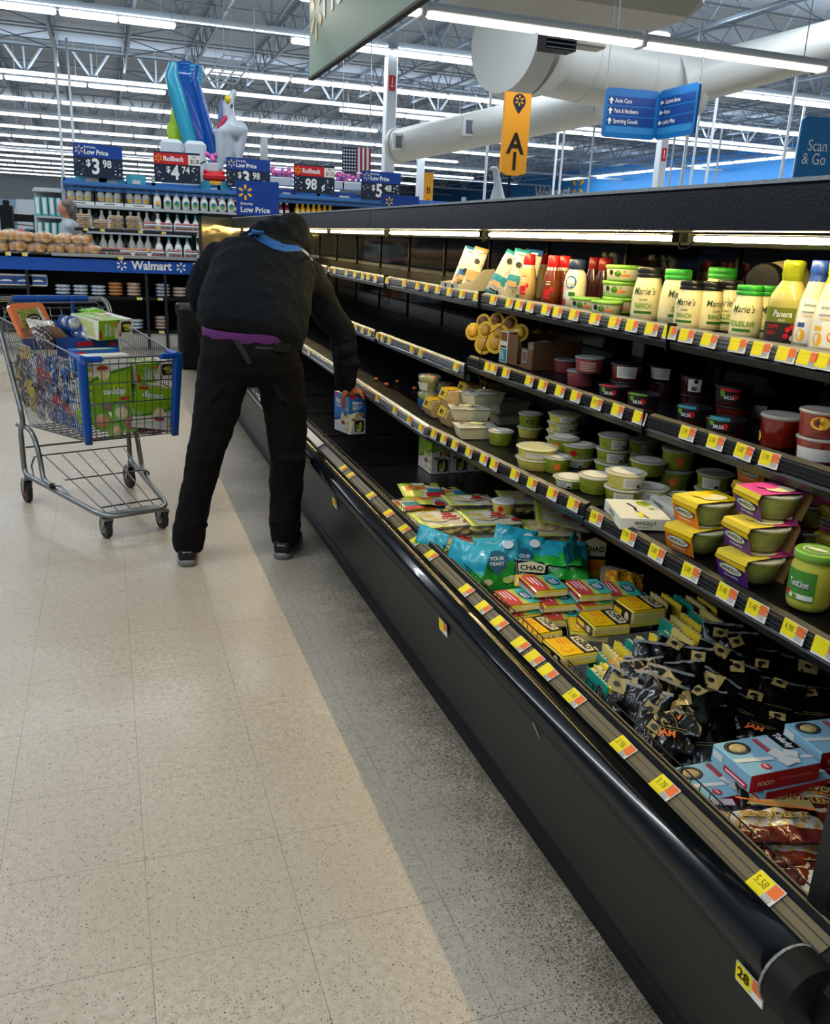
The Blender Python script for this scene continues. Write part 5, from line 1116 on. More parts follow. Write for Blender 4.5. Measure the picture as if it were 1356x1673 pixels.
def redpk(px, py, zt, lab, rz=0, h=.024, tx=0, ty=0, w=.108, d=.115):
    c = onz(px, py, zt); t = thing('cheese_slices', lab, 'cheese pack', T(c.x, c.y, zt-h) @ RZ(rad(rz)) @ RX(rad(tx)) @ RY(rad(ty)), 'red and teal packs of slices')
    q = MB(); q.box((0, 0, h/2), (w*.92, d*.9, h), CHY, ch=.005); q.build('slices', t); q = MB(); pillow(q, w*1.16, d*1.12, h*1.04, lambda u, v, tp: FILM, 12, 10, .12, px/9, .002, T(0, 0, h/2), .35); q.build('wrapper', t)
    q = MB(); z = h+.0012; F_ = T(-w/2, d/2, z) @ RZ(-PI/2); U, V = d, w
    q.rect(.006, .006, U-.006, V-.006, MATS['pack_print_lime'], F_); q.flat([(.006, .004), (U*.95, .004), (U*.95, V*.42), (U*.55, V*.48), (.006, V*.42)], CORAL, F_, .0005); q.flat([(.006, V*.62), (U*.4, V*.55), (U-.006, V*.6), (U-.006, V-.006), (.006, V-.006)], MINT, F_, .0005)
    q.disc(U*.5, V*.72, U*.24, V*.17, BDG, F_, .0010, 20); q.text('YOUR', U*.5, V*.76, .013, WTXT, F_, z=.0016, bold=.03); q.text('HEART', U*.5, V*.66, .012, WTXT, F_, z=.0016, bold=.03)
    for k in range(3): q.rect(U*.15, V*(.32-.09*k), U*(.75-.1*k), V*(.35-.09*k), WTXT, F_, .0010)
    q.build('printed_label', t); G_ = frame((-w/2+.002, d*.46, 0), (0, -1, 0), (0, 0, 1)); q = MB(); q.rect(.0, .001, d*.92, h*.35, MINT, G_, .003); q.rect(.0, h*.35, d*.92, h, CRIM, G_, .003); q.build('side_label', t); return t
redpk(845, 993, .417, 'red and teal slices pack at the bottom of the stack beside the rail', 6); redpk(845, 975, .446, 'red and teal slices pack on top of the stack beside the rail', 3)
redpk(915, 1000, .414, 'red and teal slices pack lowest, between the front stack and the middle one', -6); redpk(905, 976, .444, 'red and teal slices pack below the highest one', -4); redpk(890, 952, .476, 'red and teal slices pack lying highest of all, nearest the pouches', -2)
redpk(965, 990, .42, 'red and teal slices pack at the bottom of the right hand stack', 3); redpk(963, 976, .447, 'red and teal slices pack in the middle of the right hand stack', 0); redpk(962, 959, .475, 'red and teal slices pack on top of the right hand stack', -5)
redpk(1012, 962, .462, 'red and teal slices pack tucked behind the darker yellow block', -12, .03)
chao(885, 1042, .425, 'yellow Chao pack lying under the front one', 10); chao(877, 1022, .44, 'yellow Chao pack left, partly under the front one', 6); chao(932, 1055, .47, 'bright yellow Chao pack at the front of the pile', 2, .03)
chao(960, 1022, .42, 'yellow Chao pack half hidden in the middle of the pile', -24); chao(987, 1010, .452, 'yellow Chao pack behind the front one, flat and facing up', -3, .03, w=.112); chao(1046, 985, .462, 'thick dark yellow Chao block at the back right of the pile', 0, .05, w=.11)
def standing(p0, p1, n, zt, cols, group, lab, hh=.085, th=.016, L=.095, lean=0):
    for k in range(n):
        a = onz(p0[0]+(p1[0]-p0[0])*k/(n-1), p0[1]+(p1[1]-p0[1])*k/(n-1), zt); a.x = max(a.x, .978+k*.021); rr = random.Random(k*7+n)
        q = MB(); M = T(a.x, a.y, zt-hh/2) @ RZ(rad(-4+rr.uniform(-3, 3))) @ RY(rad(lean+rr.uniform(-5, 5)))
        c_ = cols[k % len(cols)]; q.box((0, 0, 0), (th*.62, L, hh), c_, ch=.003); q.box((-th*.40, 0, 0), (th*.18, L*1.02, hh*1.01), (TEA, SLW, CHY)[k % 3]); q.rect(-th*.2, -L*.35, th*.1, L*.35, ORG if c_ is SLO else PAPER, T(0, 0, hh/2+.0006))
        for j in range(4): q.rect(-th*.15, -L*.3+j*L*.15, th*.05, -L*.22+j*L*.15, INK, T(0, 0, hh/2+.001))
        o = q.build('slices_pack'); o.matrix_world = M; tag(o, lab, 'cheese pack', group)
standing((985, 1070), (1140, 1033), 9, .466, (SLW, CHY, SLW), 'pale slice packs on edge in the back row', 'thin pale yellow slice pack standing on edge behind the black pouches, with a teal stripe')
standing((1098, 1020), (1165, 1005), 5, .44, (SLW,), 'shaded slice packs on edge furthest back', 'thin slice pack on edge in the shade under the shelf')
standing((1060, 975), (1160, 985), 6, .44, (NUT, CHK), 'dark slice packs on edge under the shelf', 'dark slice pack standing on edge in the shade behind the thick yellow block')
standing((938, 1112), (1003, 1092), 5, .468, (CHY, SLW, CHY, SLO, SLO), 'yellow slice packs on edge by the rail', 'yellow slice pack standing on edge between the front Chao pack and the black pouches', th=.02)
c_ = onz(1035, 1065, .41); t = thing('display_liner', 'clear plastic liner tray around the pale slice packs', 'tray', T(c_.x, c_.y, deck_z(c_.x))); q = MB()
for (x, y, a, b_) in ((0, .06, .30, .002), (-.15, 0, .002, .12), (.15, 0, .002, .12)): q.box((x, y, .035), (a, b_, .07), CLEAR)
q.box((0, 0, .002), (.30, .12, .002), CLEAR); q.build('liner', t)
# standing chao packs among the pouches
def chaobag(px, py, z, lab, E_, w=.12, h=.15):
    c = onz(px, py, z); t = thing('chao_pouch', lab, 'food pouch', T(*c) @ Euler([rad(a) for a in E_]).to_matrix().to_4x4()); q = MB()
    pillow(q, w, h, .02, lambda u, v, tp: CHK if v > .42 else CHB, 12, 12, .07, px/5, .002); q.build('pouch', t)
    q = MB(); q.flat([(-w*.38, .0), (w*.38, .0), (w*.42, h*.3), (0, h*.42), (-w*.42, h*.3)], PARCH, None, .0125); q.text('CHAO', 0, h*.15, w*.24, CHK, None, z=.0132, bold=.03); q.disc(0, -h*.2, w*.3, h*.12, ORG, None, .0125, 14); q.build('printed_label', t); return t
chaobag(968, 908, .455, 'black and yellow Chao pouch standing upright beside the narrow teal edge', (74, 4, -8), .095, .14); chaobag(868, 938, .43, 'Chao pouch lying under the pouches with only its lettered top showing', (40, 0, -24), .10, .09)
c_ = onz(1016, 948, .44); q = MB(); pillow(q, .13, .11, .03, lambda u, v, tp: FILM if (v > .8 or u < .12) else SLO if (int(u*18)+int(v*9)) % 3 else CHY, 18, 12, .08, 4, .006); o = q.build('shred_pouch'); o.matrix_world = T(*c_) @ Euler((.3, .15, -.5)).to_matrix().to_4x4(); tag(o, 'clear bag of orange shreds lying behind the red and teal packs', 'food pouch')
# black pouches
BKP = mat('pouch_black', '0a0a0b', .24, coat=.35, bump=.15, bs=45); GOLDP = mat('pouch_gold_label', 'b09a5c', .3, coat=.5); BKE = mat('pouch_seal_silver', '8a8a86', .3)
def blackbag(px, py, z, lab, E_, w=.098, h=.148, lx=0, ly=.3):
    c = onz(px, py, z); o = thing('black_pouch', lab, 'food pouch', T(*c) @ Euler([rad(a) for a in E_]).to_matrix().to_4x4(), 'glossy black pouches heaped in the well'); q = MB(); sd = px/11
    pillow(q, w, h, .034, lambda u, v, tp: BKE if (v > .97 and tp) else BKP, 18, 22, .06, sd, .0036); q.build('pouch', o)
    q = MB(); u0, v0 = lx*w, ly*h; r3 = random.Random(lab); g_ = r3.uniform(.55, 1.0); L3 = T(u0, v0, 0) @ RZ(r3.uniform(-.5, .5)) @ Matrix.Diagonal((g_, g_*r3.uniform(.8, 1.2), 1, 1)) @ T(-u0, -v0, 0); q.add([(u0-.022, v0-.018, .019), (u0+.022, v0-.018, .019), (u0+.026, v0+.020, .017), (u0+.004, v0+.015, .0215), (u0-.020, v0+.022, .018)], [(0, 1, 2, 3, 4)], GOLDP, False, L3)
    q.disc(u0, v0, .008, .006, CHK, None, .0222, 7); q.rect(-w*.30, -h*.22, w*.25, -h*.215, GOLDP, None, .022); q.rect(-w*.30, -h*.26, w*.15, -h*.255, GOLDP, None, .022); (r3.random() < .45) and q.text('JAM', -w*.16, -h*.32, .020, ORG, None, z=.021, bold=.03); q.build('printed_label', o); return o
BB = ((1003, 1150, .43, (58, 10, -60), 'black pouch on edge nearest the yellow slice packs'), (1066, 1100, .462, (52, 0, -35), 'black pouch standing up behind the front ones, with a pale gold label'), (1060, 1125, .47, (35, -10, -20), 'black pouch lying over the others in the middle of the heap'),
      (1095, 1085, .485, (25, 10, -48), 'black pouch on top of the heap with a broad pale label'), (1130, 1105, .47, (40, -5, -35), 'glossy black pouch with strong reflections right of the heap top'), (1075, 1165, .455, (62, 20, -25), 'black pouch standing with a folded silver edge'),
      (1040, 1150, .435, (70, -15, -55), 'black pouch leaning on the wire rail with its seal up'), (1100, 1175, .45, (30, 5, -30), 'black pouch with orange letters lying towards the rail'), (1130, 1160, .462, (20, -12, -62), 'black pouch with a silver seal lying across the heap'),
      (1070, 1205, .425, (45, 12, -40), 'black pouch lowest in the heap, nearest the blue cartons'), (1160, 1150, .45, (15, 5, -70), 'black pouch lying flat behind the lettered one'), (1190, 1120, .45, (30, 10, -50), 'black pouch in half shade behind the heap'),
      (1180, 1065, .46, (50, 0, -30), 'black pouch standing at the back under the shelf edge'), (1235, 1100, .45, (25, -8, -40), 'shaded black pouch with a dull olive label'), (1220, 1160, .435, (12, 6, -60), 'shaded black pouch just above the upper blue carton'),
      (1275, 1150, .44, (18, 0, -45), 'shaded black pouch with a crumpled label at the right'), (1300, 1115, .44, (22, 8, -50), 'shaded black pouch furthest right under the shelf'), (1150, 1200, .425, (28, -10, -35), 'black pouch half under the corner of the upper blue carton'),
      (1330, 1160, .43, (16, -6, -40), 'shaded black pouch behind the right blue carton'), (1040, 1125, .44, (40, 0, -50), 'small black pouch showing between slice packs and heap'))
BB += ((1085, 1145, .462, (48, 5, -40), 'black pouch squeezed in the middle of the heap, seal towards the shelf'), (1115, 1130, .476, (35, -12, -30), 'black pouch lying highest in the middle of the heap'), (1050, 1180, .435, (66, 0, -48), 'black pouch upright against the wire rail near the blue cartons'),
      (1165, 1095, .472, (30, 12, -42), 'black pouch on the far side of the heap top'), (1210, 1080, .455, (45, -5, -28), 'dark pouch standing at the back among the shaded ones'), (1255, 1185, .43, (10, 0, -55), 'shaded black pouch lying right above the upper blue carton, next to the corner'), (1145, 1135, .468, (22, 6, -75), 'black pouch lying lengthwise over the heap'))
for i, (px, py, z, E_, lab) in enumerate(BB): blackbag(px, py, z, lab, E_, lx=(-.1, .12, 0)[i % 3], ly=(.28, .1, .22, .3)[i % 4])
# light blue cartons
TOFB = mat('carton_sky', '8fc0d8', .4); TOFR = mat('carton_crimson', 'c81c28', .4); PAST = mat('pasta_beige', 'c8b27a', .5, var=.2, vs=120, bump=.5, bs=120); RIB = mat('ribbon_white', 'e2e4e2', .45)
def tof(px, py, zt, lab, rz=0):
    c = onz(px, py, zt); d = (.157, .108, .036); C_ = Carton('pasta_carton', lab, 'food box', T(c.x+d[0]/2, c.y-d[1]/2, zt-d[2]) @ RZ(rad(rz)), d, TOFB, 'light blue and red pasta cartons', ch=.0012); q = C_.q
    F_ = T(-d[0]/2, d[1]/2, d[2]+.0006) @ RZ(-PI/2); U, V = d[1], d[0]
    q.rect(0, V*.78, U*.52, V*.995, CHK, F_, .0003); q.text('Tofurky', U*.27, V*.89, .022, WTXT, F_, z=.001, bold=.04, sx=.68)
    q.disc(U*.24, V*.22, .021, .026, INK, F_, .0004, 22); q.disc(U*.24, V*.22, .018, .023, GRY, F_, .0007, 22); q.disc(U*.24, V*.22, .017, .022, CHK, F_, .0009, 22); q.ell((0, 0, 0), (.014, .019, .0035), PAST, F_ @ T(U*.26, V*.22, .001), 14, 6)
    q.rect(U*.08, V*.52, U*.60, V*.55, RED, F_, .0005); q.rect(U*.08, V*.56, U*.62, V*.585, RED, F_, .0005)
    for k in range(3): q.rect(U*(.06+.02*k), V*(.62+.05*k), U*.5, V*(.65+.05*k), RIB, F_, .0004)
    q.flat([(U*.52, V*.0), (U*.62, V*.0), (U*.72, V*.50), (U*.62, V*.50)], RIB, F_, .0006); q.flat([(U*.72, V*.84), (U*.80, V*.84), (U*.84, V*1), (U*.76, V*1)], RIB, F_, .0006)
    for j, (x, y, w_, h_, r_) in enumerate(((.62, .62, .034, .030, .4), (.74, .70, .030, .034, -.5), (.84, .60, .022, .026, .2), (.66, .76, .026, .022, .9))): q.rect(-w_/2, -h_/2, w_/2, h_/2, (RIB, WHT)[j % 2], F_ @ T(U*x, V*y, .0012+.0008*j) @ RZ(r_))
    q.disc(U*.84, V*.30, .0095, .0095, RED, F_, .0006, 16); q.disc(U*.84, V*.30, .0082, .0082, CORAL, F_, .0009, 16); q.rect(U*.78, V*.29, U*.90, V*.31, WTXT, F_, .0012)
    G_ = C_.fr('front'); q.rect(0, 0, d[0], d[2], TOFR, G_, .0002); q.text('FOOD', d[0]*.22, d[2]*.42, .013, CREAM, G_, z=.001, bold=.02); q.text('certified plant based', d[0]*.62, d[2]*.5, .007, CORAL, G_, z=.001, bold=0) if False else q.rect(d[0]*.42, d[2]*.45, d[0]*.9, d[2]*.6, CORAL, G_, .0006)
    G_ = C_.fr('left'); q.rect(d[1]*.35, d[2]*.1, d[1]*.95, d[2]*.42, RED, G_, .0004); q.rect(d[1]*.4, d[2]*.2, d[1]*.9, d[2]*.3, WTXT, G_, .0008); q.rect(d[1]*.05, d[2]*.4, d[1]*.3, d[2]*.8, RIB, G_, .0004)
    return C_.done()
tof(1090, 1256, .409, 'light blue pasta carton lying low by the wire rail, front left'); tof(1140, 1258, .408, 'light blue pasta carton at the bottom, mostly under the others', -3) if False else None
c0 = onz(1165, 1215, .483)
def tof_at(x, y, zt, lab, rz=0):
    px = Vector((x, y, zt))-CAM; return tof(678+FPX*px.dot(_r)/px.dot(_f), 836.5-FPX*px.dot(_u)/px.dot(_f), zt, lab, rz)
tof_at(c0.x, c0.y, .483, 'light blue pasta carton on top of the pile, its whole front in view'); tof_at(c0.x+.035, c0.y-.004, .446, 'red sided pasta carton directly under the top one', 1); tof_at(1.148, c0.y+.01, .409, 'red sided pasta carton at the bottom beside the front left one')
tof_at(c0.x+.20, c0.y+.03, .474, 'light blue pasta carton at the right edge, upper one', -4); tof_at(c0.x+.21, c0.y+.03, .437, 'light blue pasta carton at the right edge, lower one', -2)
# bacon style packs
BAC = mat('bacon_strip', '6a2a24', .2, coat=.6, var=.5, vs=40, bump=.4, bs=30); BACG = mat('pack_gold_print', 'c9a45a', .25, coat=.5, var=.35, vs=60); BACK = mat('pack_dark', '17120f', .15, coat=.6, bump=.3, bs=40)
def bacon(px, py, z, lab, rz, tx=0, ty=0):
    c = onz(px, py, z); t = thing('bacon_pack', lab, 'food pack', T(*c) @ RZ(rad(rz)) @ RX(rad(tx)) @ RY(rad(ty)), 'dark shiny vacuum packs with gold lettering'); q = MB(); sd = px/7
    def mf(u, v, tp): 
        if u < .10: return BACK
        if v > .72: return BACK
        if v > .34: return MATS['pack_film_white'] if (int(u*22)+int(v*30)) % 3 else BACG
        return BAC
    pillow(q, .20, .095, .018, mf, 24, 12, .06, sd, .0045); q.build('pack', t)
    q = MB(); q.text('BENEVOLENT', .01, .004, .020, BACG, None, z=.0165, bold=.03, sx=1.0); q.text('BENEVOLENT', .011, .003, .020, CHK, None, z=.0160, bold=.05, sx=1.0); q.flat([(-.03, .032), (.09, .020), (.09, .046), (-.02, .044)], GOLDP, None, .0150)
    q.flat([(-.09, .045), (-.05, .047), (-.05, .03), (-.09, .03)], mat('badge_lilac', '9a9ab0', .3), None, .0125); q.flat([(-.045, .046), (.09, .016), (.09, .020), (-.045, .05)], ORG, None, .0158); q.build('printed_label', t); return t
bacon(1256, 1345, .425, 'dark vacuum pack with gold BENEVOLENT lettering, nearest and most visible', -18, 4); bacon(1300, 1318, .412, 'dark vacuum pack behind the lettered one with an orange stripe', -28, 8); bacon(1330, 1300, .42, 'dark vacuum pack at the right edge with lilac badge', -40, 10)
bacon(1268, 1385, .398, 'dark vacuum pack with brown strips lying below the lettered one', -22, 2); bacon(1285, 1415, .386, 'dark vacuum pack lowest, against the wire rail', -20)
c_ = onz(1318, 1440, .385); q = MB(); pillow(q, .09, .07, .02, lambda u, v, tp: OFFW if v < .75 else GOLDP, 10, 8, .1, 3, .002); o = q.build('white_pack'); o.matrix_world = T(c_.x+.02, c_.y, .385) @ RZ(rad(-10)); tag(o, 'small white and tan pack at the near end of the well', 'food pack')

# ------------------------------------------------------------------ shopping cart
CARTM = T(-.20, 3.34, 0) @ RZ(rad(200.1))
WIRE = mat('cart_wire', '6e7276', .28, metal=.9); FRM = mat('cart_frame', '83888b', .3, metal=.8, var=.08, vs=9); CBLU = mat('cart_blue', '06489e', .38); RUB = mat('rubber_black', '17181a', .6)
ct = thing('shopping_cart', 'grey wire shopping cart with blue corners, loaded with groceries', 'shopping cart', CARTM)
def arcpts(p0, p1, p2, n=5):
    p0, p1, p2 = Vector(p0), Vector(p1), Vector(p2); return [p0.lerp(p1, t).lerp(p1.lerp(p2, t), t) for t in [i/n for i in range(n+1)]]
fw, rw, yf, yr = .212, .288, .79, -.20
FZ0, FZ1, RZ0, RZ1 = .468, .832, .405, .925
q = MB()
for s in (-1, 1):
    q.tube([(s*.275, .02, .36)]+arcpts((s*.275, .02, .20), (s*.275, .02, .145), (s*.268, .09, .150))+arcpts((s*.17, .70, .118), (s*.15, .79, .112), (s*.10, .80, .112))+[(0, .80, .112)], .0135, FRM, 8)
    q.tube(arcpts((s*.275, .02, .36), (s*.275, .02, .415), (s*.268, .08, .41))+arcpts((s*.262, .14, .40), (s*.25, .19, .36), (s*.25, .22, .26))+arcpts((s*.25, .24, .19), (s*.25, .25, .165), (s*.238, .33, .160)), .0125, FRM, 8)
    q.tube([(s*.238, .33, .160), (s*.236, .345, .1595)], .015, RUB, 8)
    q.tube([(s*.275, -.02, .40), (s*.275, .05, .40)]+arcpts((s*.276, .06, .40), (s*.278, .10, .42), (s*.279, .07, .50))+[(s*.285, -.10, .80)]+arcpts((s*.287, -.19, .95), (s*.285, -.215, 1.0), (s*.26, -.23, 1.0))+[(0, -.235, 1.0)], .013, FRM, 8)
q.box((0, .775, .118), (.22, .06, .004), FRM); q.build('frame', ct)
q = MB(); q.tube([(-.19, -.235, 1.0), (.19, -.235, 1.0)], .0185, CBLU, 12); q.build('handle', ct)
q = MB(); 
for i in range(6):
    x = -.2+.08*i; q.tube([(x, .12, .262), (x*.72, .77, .132)], .0035, WIRE, 6)
q.tube([(-.215, .12, .262), (.215, .12, .262)], .004, WIRE, 6); q.tube([(-.2, .42, .204), (.2, .42, .204)], .0035, WIRE, 6); q.tube([(-.15, .73, .14), (.15, .73, .14)], .004, WIRE, 6); q.tube([(-.26, .03, .29), (.26, .03, .29)], .005, WIRE, 6)
for s in (-1, 1): q.tube([(s*.215, .12, .262), (s*.235, .12, .262), (s*.24, .09, .25), (s*.25, .06, .2), (s*.262, .13, .155)], .0045, WIRE, 6); q.tube([(s*.238, .34, .165), (s*.215, .40, .170), (s*.20, .50, .135)], .005, WIRE, 6)
q.build('lower_rack', ct)
def bp(u, s, t):               # point of the basket side: u from rear 0 to front 1, t from bottom 0 to top 1
    y = (.055 if True else 0)*(1-t)*(1-u)+yr*t*(1-u)+yf*u+.03*t*u; z = (RZ0+(FZ0-RZ0)*u)*(1-t)+(RZ1+(FZ1-RZ1)*u)*t
    w = (rw-.05*(1-t))*(1-u)+(fw-.012*(1-t))*u; return Vector((s*w, y, z))
q = MB()
for s in (-1, 1):
    for t in (0, .28, .55, .80, 1): q.tube([bp(0, s, t), bp(.5, s, t), bp(1, s, t)], .0042 if t in (0, 1) else .0030, WIRE, 6)
    for i in range(35): u = i/34; q.tube([bp(u, s, 0), bp(u, s, 1)], .0017, WIRE, 5)
q.build('side_grid', ct)
q = MB()
for t in (.03, .22, .45, .70, .93, 1): q.tube([bp(1, -1, t), bp(1, 1, t)], .0036 if t > .9 else .0028, WIRE, 6)
for i in range(12): k = i/11; q.tube([bp(1, -1, 0).lerp(bp(1, 1, 0), k), bp(1, -1, 1).lerp(bp(1, 1, 1), k)], .0019, WIRE, 5)
q.build('front_grid', ct)
q = MB()
for i in range(15): k = i/14; q.tube([bp(0, -1, 0).lerp(bp(0, 1, 0), k), bp(1, -1, 0).lerp(bp(1, 1, 0), k)], .0019, WIRE, 5)
for i in range(9): u = i/8; q.tube([bp(u, -1, 0), bp(u, 1, 0)], .0026, WIRE, 5)
q.build('basket_floor', ct)
q = MB()
for i in range(10): k = i/9; x = -.25+.5*k; q.tube([(x*.95, .02, .46), (x, -.12, .80), (x, -.17, .95), (x, -.19, .965)], .0022, WIRE, 5)
for t in (.55, .70, .80, .86, .92, .96): q.tube([(-.26, -.02-.15*(t-.5)/.46, t), (.26, -.02-.15*(t-.5)/.46, t)], .0028, WIRE, 5)
q.tube([(-.27, -.13, .90), (-.22, -.19, .985), (.22, -.19, .985), (.27, -.13, .90)], .0045, WIRE, 6); q.build('rear_gate', ct)
q = MB()
for x in (-.10, .07): q.box((x, -.20, .95), (.014, .02, .12), CBLU)
q.box((0, -.16, .80), (.36, .02, .10), CBLU, ch=.006); q.build('child_seat', ct)
for s in (-1, 1):
    q = MB(); a, b_ = bp(1, s, 0), bp(1, s, 1); dx = -s
    q.loft([((a.x, a.y, a.z-.012), (1, 0, 0), (0, 1, 0), .015, .015), ((a.x+s*.002, a.y, a.z+.05), (1, 0, 0), (0, 1, 0), .018, .017), ((b_.x+s*.002, b_.y, b_.z-.03), (1, 0, 0), (0, 1, 0), .019, .018), ((b_.x+s*.002, b_.y, b_.z+.012), (1, 0, 0), (0, 1, 0), .018, .018)], CBLU, 16, p=4)
    q.box((b_.x+dx*.04, b_.y+.004, b_.z-.002), (.09, .03, .026), CBLU, ch=.008); q.box((b_.x+s*.004, b_.y-.05, b_.z+.004), (.028, .12, .024), CBLU, ch=.008); q.build('corner_bumper', ct)
def caster(x, y, r, zf, red):
    w = MB(); C_ = (x, y-.02, r); w.tube([(x-.012, y-.02, r), (x+.012, y-.02, r)], r, RUB, 22)
    t_ = w.build('wheel', ct); q = MB(); q.tube([(x-.014, y-.02, r), (x+.014, y-.02, r)], r*.55, mat('hub_red', '8a1a22', .5) if red else GRY, 16); q.build('hub', t_)
    q = MB()
    for s in (-1, 1): q.add([(x+s*.018, y-.035, r-.012), (x+s*.018, y-.005, r-.012), (x+s*.018, y+.025, zf), (x+s*.018, y-.022, zf), (x+s*.021, y-.035, r-.012), (x+s*.021, y-.005, r-.012), (x+s*.021, y+.025, zf), (x+s*.021, y-.022, zf)], [(0, 1, 2, 3), (7, 6, 5, 4), (0, 4, 5, 1), (1, 5, 6, 2), (2, 6, 7, 3), (3, 7, 4, 0)], FRM)
    q.box((x, y, zf), (.042, .05, .008), FRM); q.tube([(x, y, zf), (x, y, zf+.03)], .012, FRM, 8); q.tube([(x-.03, y-.02, r), (x+.03, y-.02, r)], .005, CHROME, 6); q.build('caster_fork', ct)
for s in (-1, 1): caster(s*.270, .03, .062, .128, True); caster(s*.135, .77, .052, .095, False)
# cart load (placed in the cart's own frame)
def inCart(x, y, z, rz=0, rx=0, ry=0): return CARTM @ T(x, y, z) @ Euler((rad(rx), rad(ry), rad(rz))).to_matrix().to_4x4()
H_ = .195
snackbox('green apple snack carton standing upside down behind the left front blue corner', inCart(.085, .715, .835, 90) @ RX(PI), (.085, .205, .205), group='green snack cartons in the cart')
snackbox('green apple snack carton tilted upright low in the front right of the cart', inCart(-.105, .730, .490, -90) @ Matrix.Rotation(rad(11), 4, 'X'), (.07, .20, .195), group='green snack cartons in the cart')
snackbox('white and green snack carton lying on its side above the tilted carton', inCart(-.055, .60, .755, 180) @ T(0, 0, .0) @ RX(rad(-90)) @ T(0, -.0, -.10) if False else inCart(-.13, .66, .745, 188) @ RY(rad(-90)) @ T(0, 0, -.10), (.09, .17, .20), group='green snack cartons in the cart')
snackbox('white topped green snack carton lying tilted on top of the load', inCart(-.03, .40, .905, 200, 6, 0) @ RY(rad(-90)) @ T(.02, 0, -.10), (.09, .19, .20), group='green snack cartons in the cart')
snackbox('blue snack carton standing behind the upside down green one', inCart(.085, .595, .640, 90), (.075, .205, .205), SBLU, SBLD, group=None, base=SBLU)
KB = mat('kit_blue', '1e4fa0', .35, coat=.3); SIL = mat('cup_silver', 'b9bcc0', .15, metal=.6, bump=.5, bs=60); MEAT = mat('meat_red', 'a0414a', .4, var=.4, vs=50); LGR = mat('card_lime', '7cc03a', .35, coat=.3)
FR = (mat('fruit_orange', 'd8822a', .4, var=.3, vs=50), APP, mat('fruit_red', 'b3262c', .4), RAV)
t = thing('display_carton', 'blue display carton holding the lobed meal packs in the cart', 'box', inCart(.03, .36, .80, 5)); q = MB()
q.box((0, .09, .03), (.22, .004, .10), KB); q.box((0, -.09, .06), (.22, .004, .16), KB)
for s in (-1, 1): q.add([(s*.11, -.09, -.02), (s*.11, .09, -.02), (s*.11, .09, .08), (s*.11, 0, .10), (s*.11, -.09, .15)], [(0, 1, 2, 3, 4), (4, 3, 2, 1, 0)], KB)
q.box((0, 0, -.02), (.22, .18, .004), KB); q.build('carton_body', t); q = MB(); F_ = frame((.11, .093, -.02), (-1, 0, 0), (0, 0, 1)); q.rect(.02, .06, .10, .08, RED, F_, .001); q.text('SNACK KIT', .12, .03, .022, WTXT, F_, z=.001, bold=.02) if False else q.rect(.06, .02, .18, .045, WTXT, F_, .001); q.disc(.19, .065, .016, .012, RED, F_, .001); q.build('printed_art', t)
for i, (x, y, r_) in enumerate(((.02, .05, 10), (-.01, .02, -6), (.03, -.02, 14))):
    clam(inCart(.03+x, .38+y, .885, 180+r_, 64), ('front', 'middle', 'rear')[i]+' blue rimmed lobed meal pack with silver cups in the blue carton', 'blue rimmed meal packs', ((0, 0, .045), (-.05, .055, .036), (.05, .055, .036)), KB, (SIL, SIL, MEAT), k=1.05)
for i, (x, z, r_, l) in enumerate(((.12, .545, 20, 'behind the wire at the bottom left'), (.03, .575, -50, 'with red fruit, upper one of the front bottom'), (-.01, .525, 70, 'low in the middle of the front'))):
    clam(inCart(x, .742, z, 180, 84) @ RZ(rad(r_)), 'lime green lobed fruit pack '+l, 'lime fruit packs in the cart', ((0, 0, .045), (-.05, .055, .036), (.05, .055, .036)), LGR, (FR[i], FR[(i+1) % 4], NUT), k=1.0)
def cpouch(x, y, z, lab, E_, w, h, fn, t_=.03, name='grocery_pouch', cat='food pouch', group='pouches packed inside the cart', n=(22, 26)):
    q = MB(); sd = random.Random(lab).random()*9; pillow(q, w, h, t_, fn, n[0], n[1], .07, sd, .005); o = q.build(name); o.matrix_world = inCart(x, y, z, E_[2], E_[0], E_[1]); return tag(o, lab, cat, group)
YB = mat('pouch_yellow', 'd8b82a', .3, coat=.4); BB_ = mat('pouch_blue', '2a5fae', .3, coat=.4); RB_ = mat('pouch_red', 'b8322e', .3, coat=.4); WB_ = mat('pouch_silver_white', 'b7b8c0', .2, coat=.5, var=.3, vs=30); PB_ = mat('pouch_mauve', '7a5a72', .3, coat=.4, var=.3, vs=40); NB_ = mat('pouch_brown', '5c4436', .3, coat=.4, var=.4, vs=30)
def two(a, b_, k=.5):
    sd = random.Random(repr((a.name, b_.name, k))).random()*40
    def f(u, v, tp):
        h_ = noise.noise(Vector((u*7+sd, v*9, sd))); base = a if v > k+.2*noise.noise(Vector((u*3, sd, 1))) else b_
        return WB_ if h_ > .28 else NB_ if h_ < -.34 else PW if abs(h_) < .03 else base
    return f
def tri(a, b_, c):
    sd = random.Random(repr((a.name, b_.name))).random()*30
    def f(u, v, tp):
        h_ = noise.noise(Vector((u*8+sd, v*8, sd)))
        if h_ > .3: return PW
        if h_ < -.32: return BACK
        return a if v > .66 else b_ if (v > .3 and .2 < u < .8) else c
    return f
side = [(.225, -.02, .57, YB, NB_, .58), (.222, .06, .555, YB, YB, .5), (.232, .05, .72, YB, NB_, .6), (.225, .15, .70, WB_, BB_, .55), (.212, .16, .54, PB_, WB_, .4), (.222, .27, .70, PB_, RB_, .5), (.20, .28, .55, WB_, PB_, .6),
        (.215, .38, .70, BB_, RB_, .5), (.196, .39, .56, RB_, BB_, .5), (.20, .50, .68, BB_, WB_, .5), (.186, .50, .55, RB_, BB_, .45), (.19, .60, .64, WB_, BB_, .4), (.176, .62, .54, YB, BB_, .5), (.235, -.05, .66, NB_, YB, .5)]
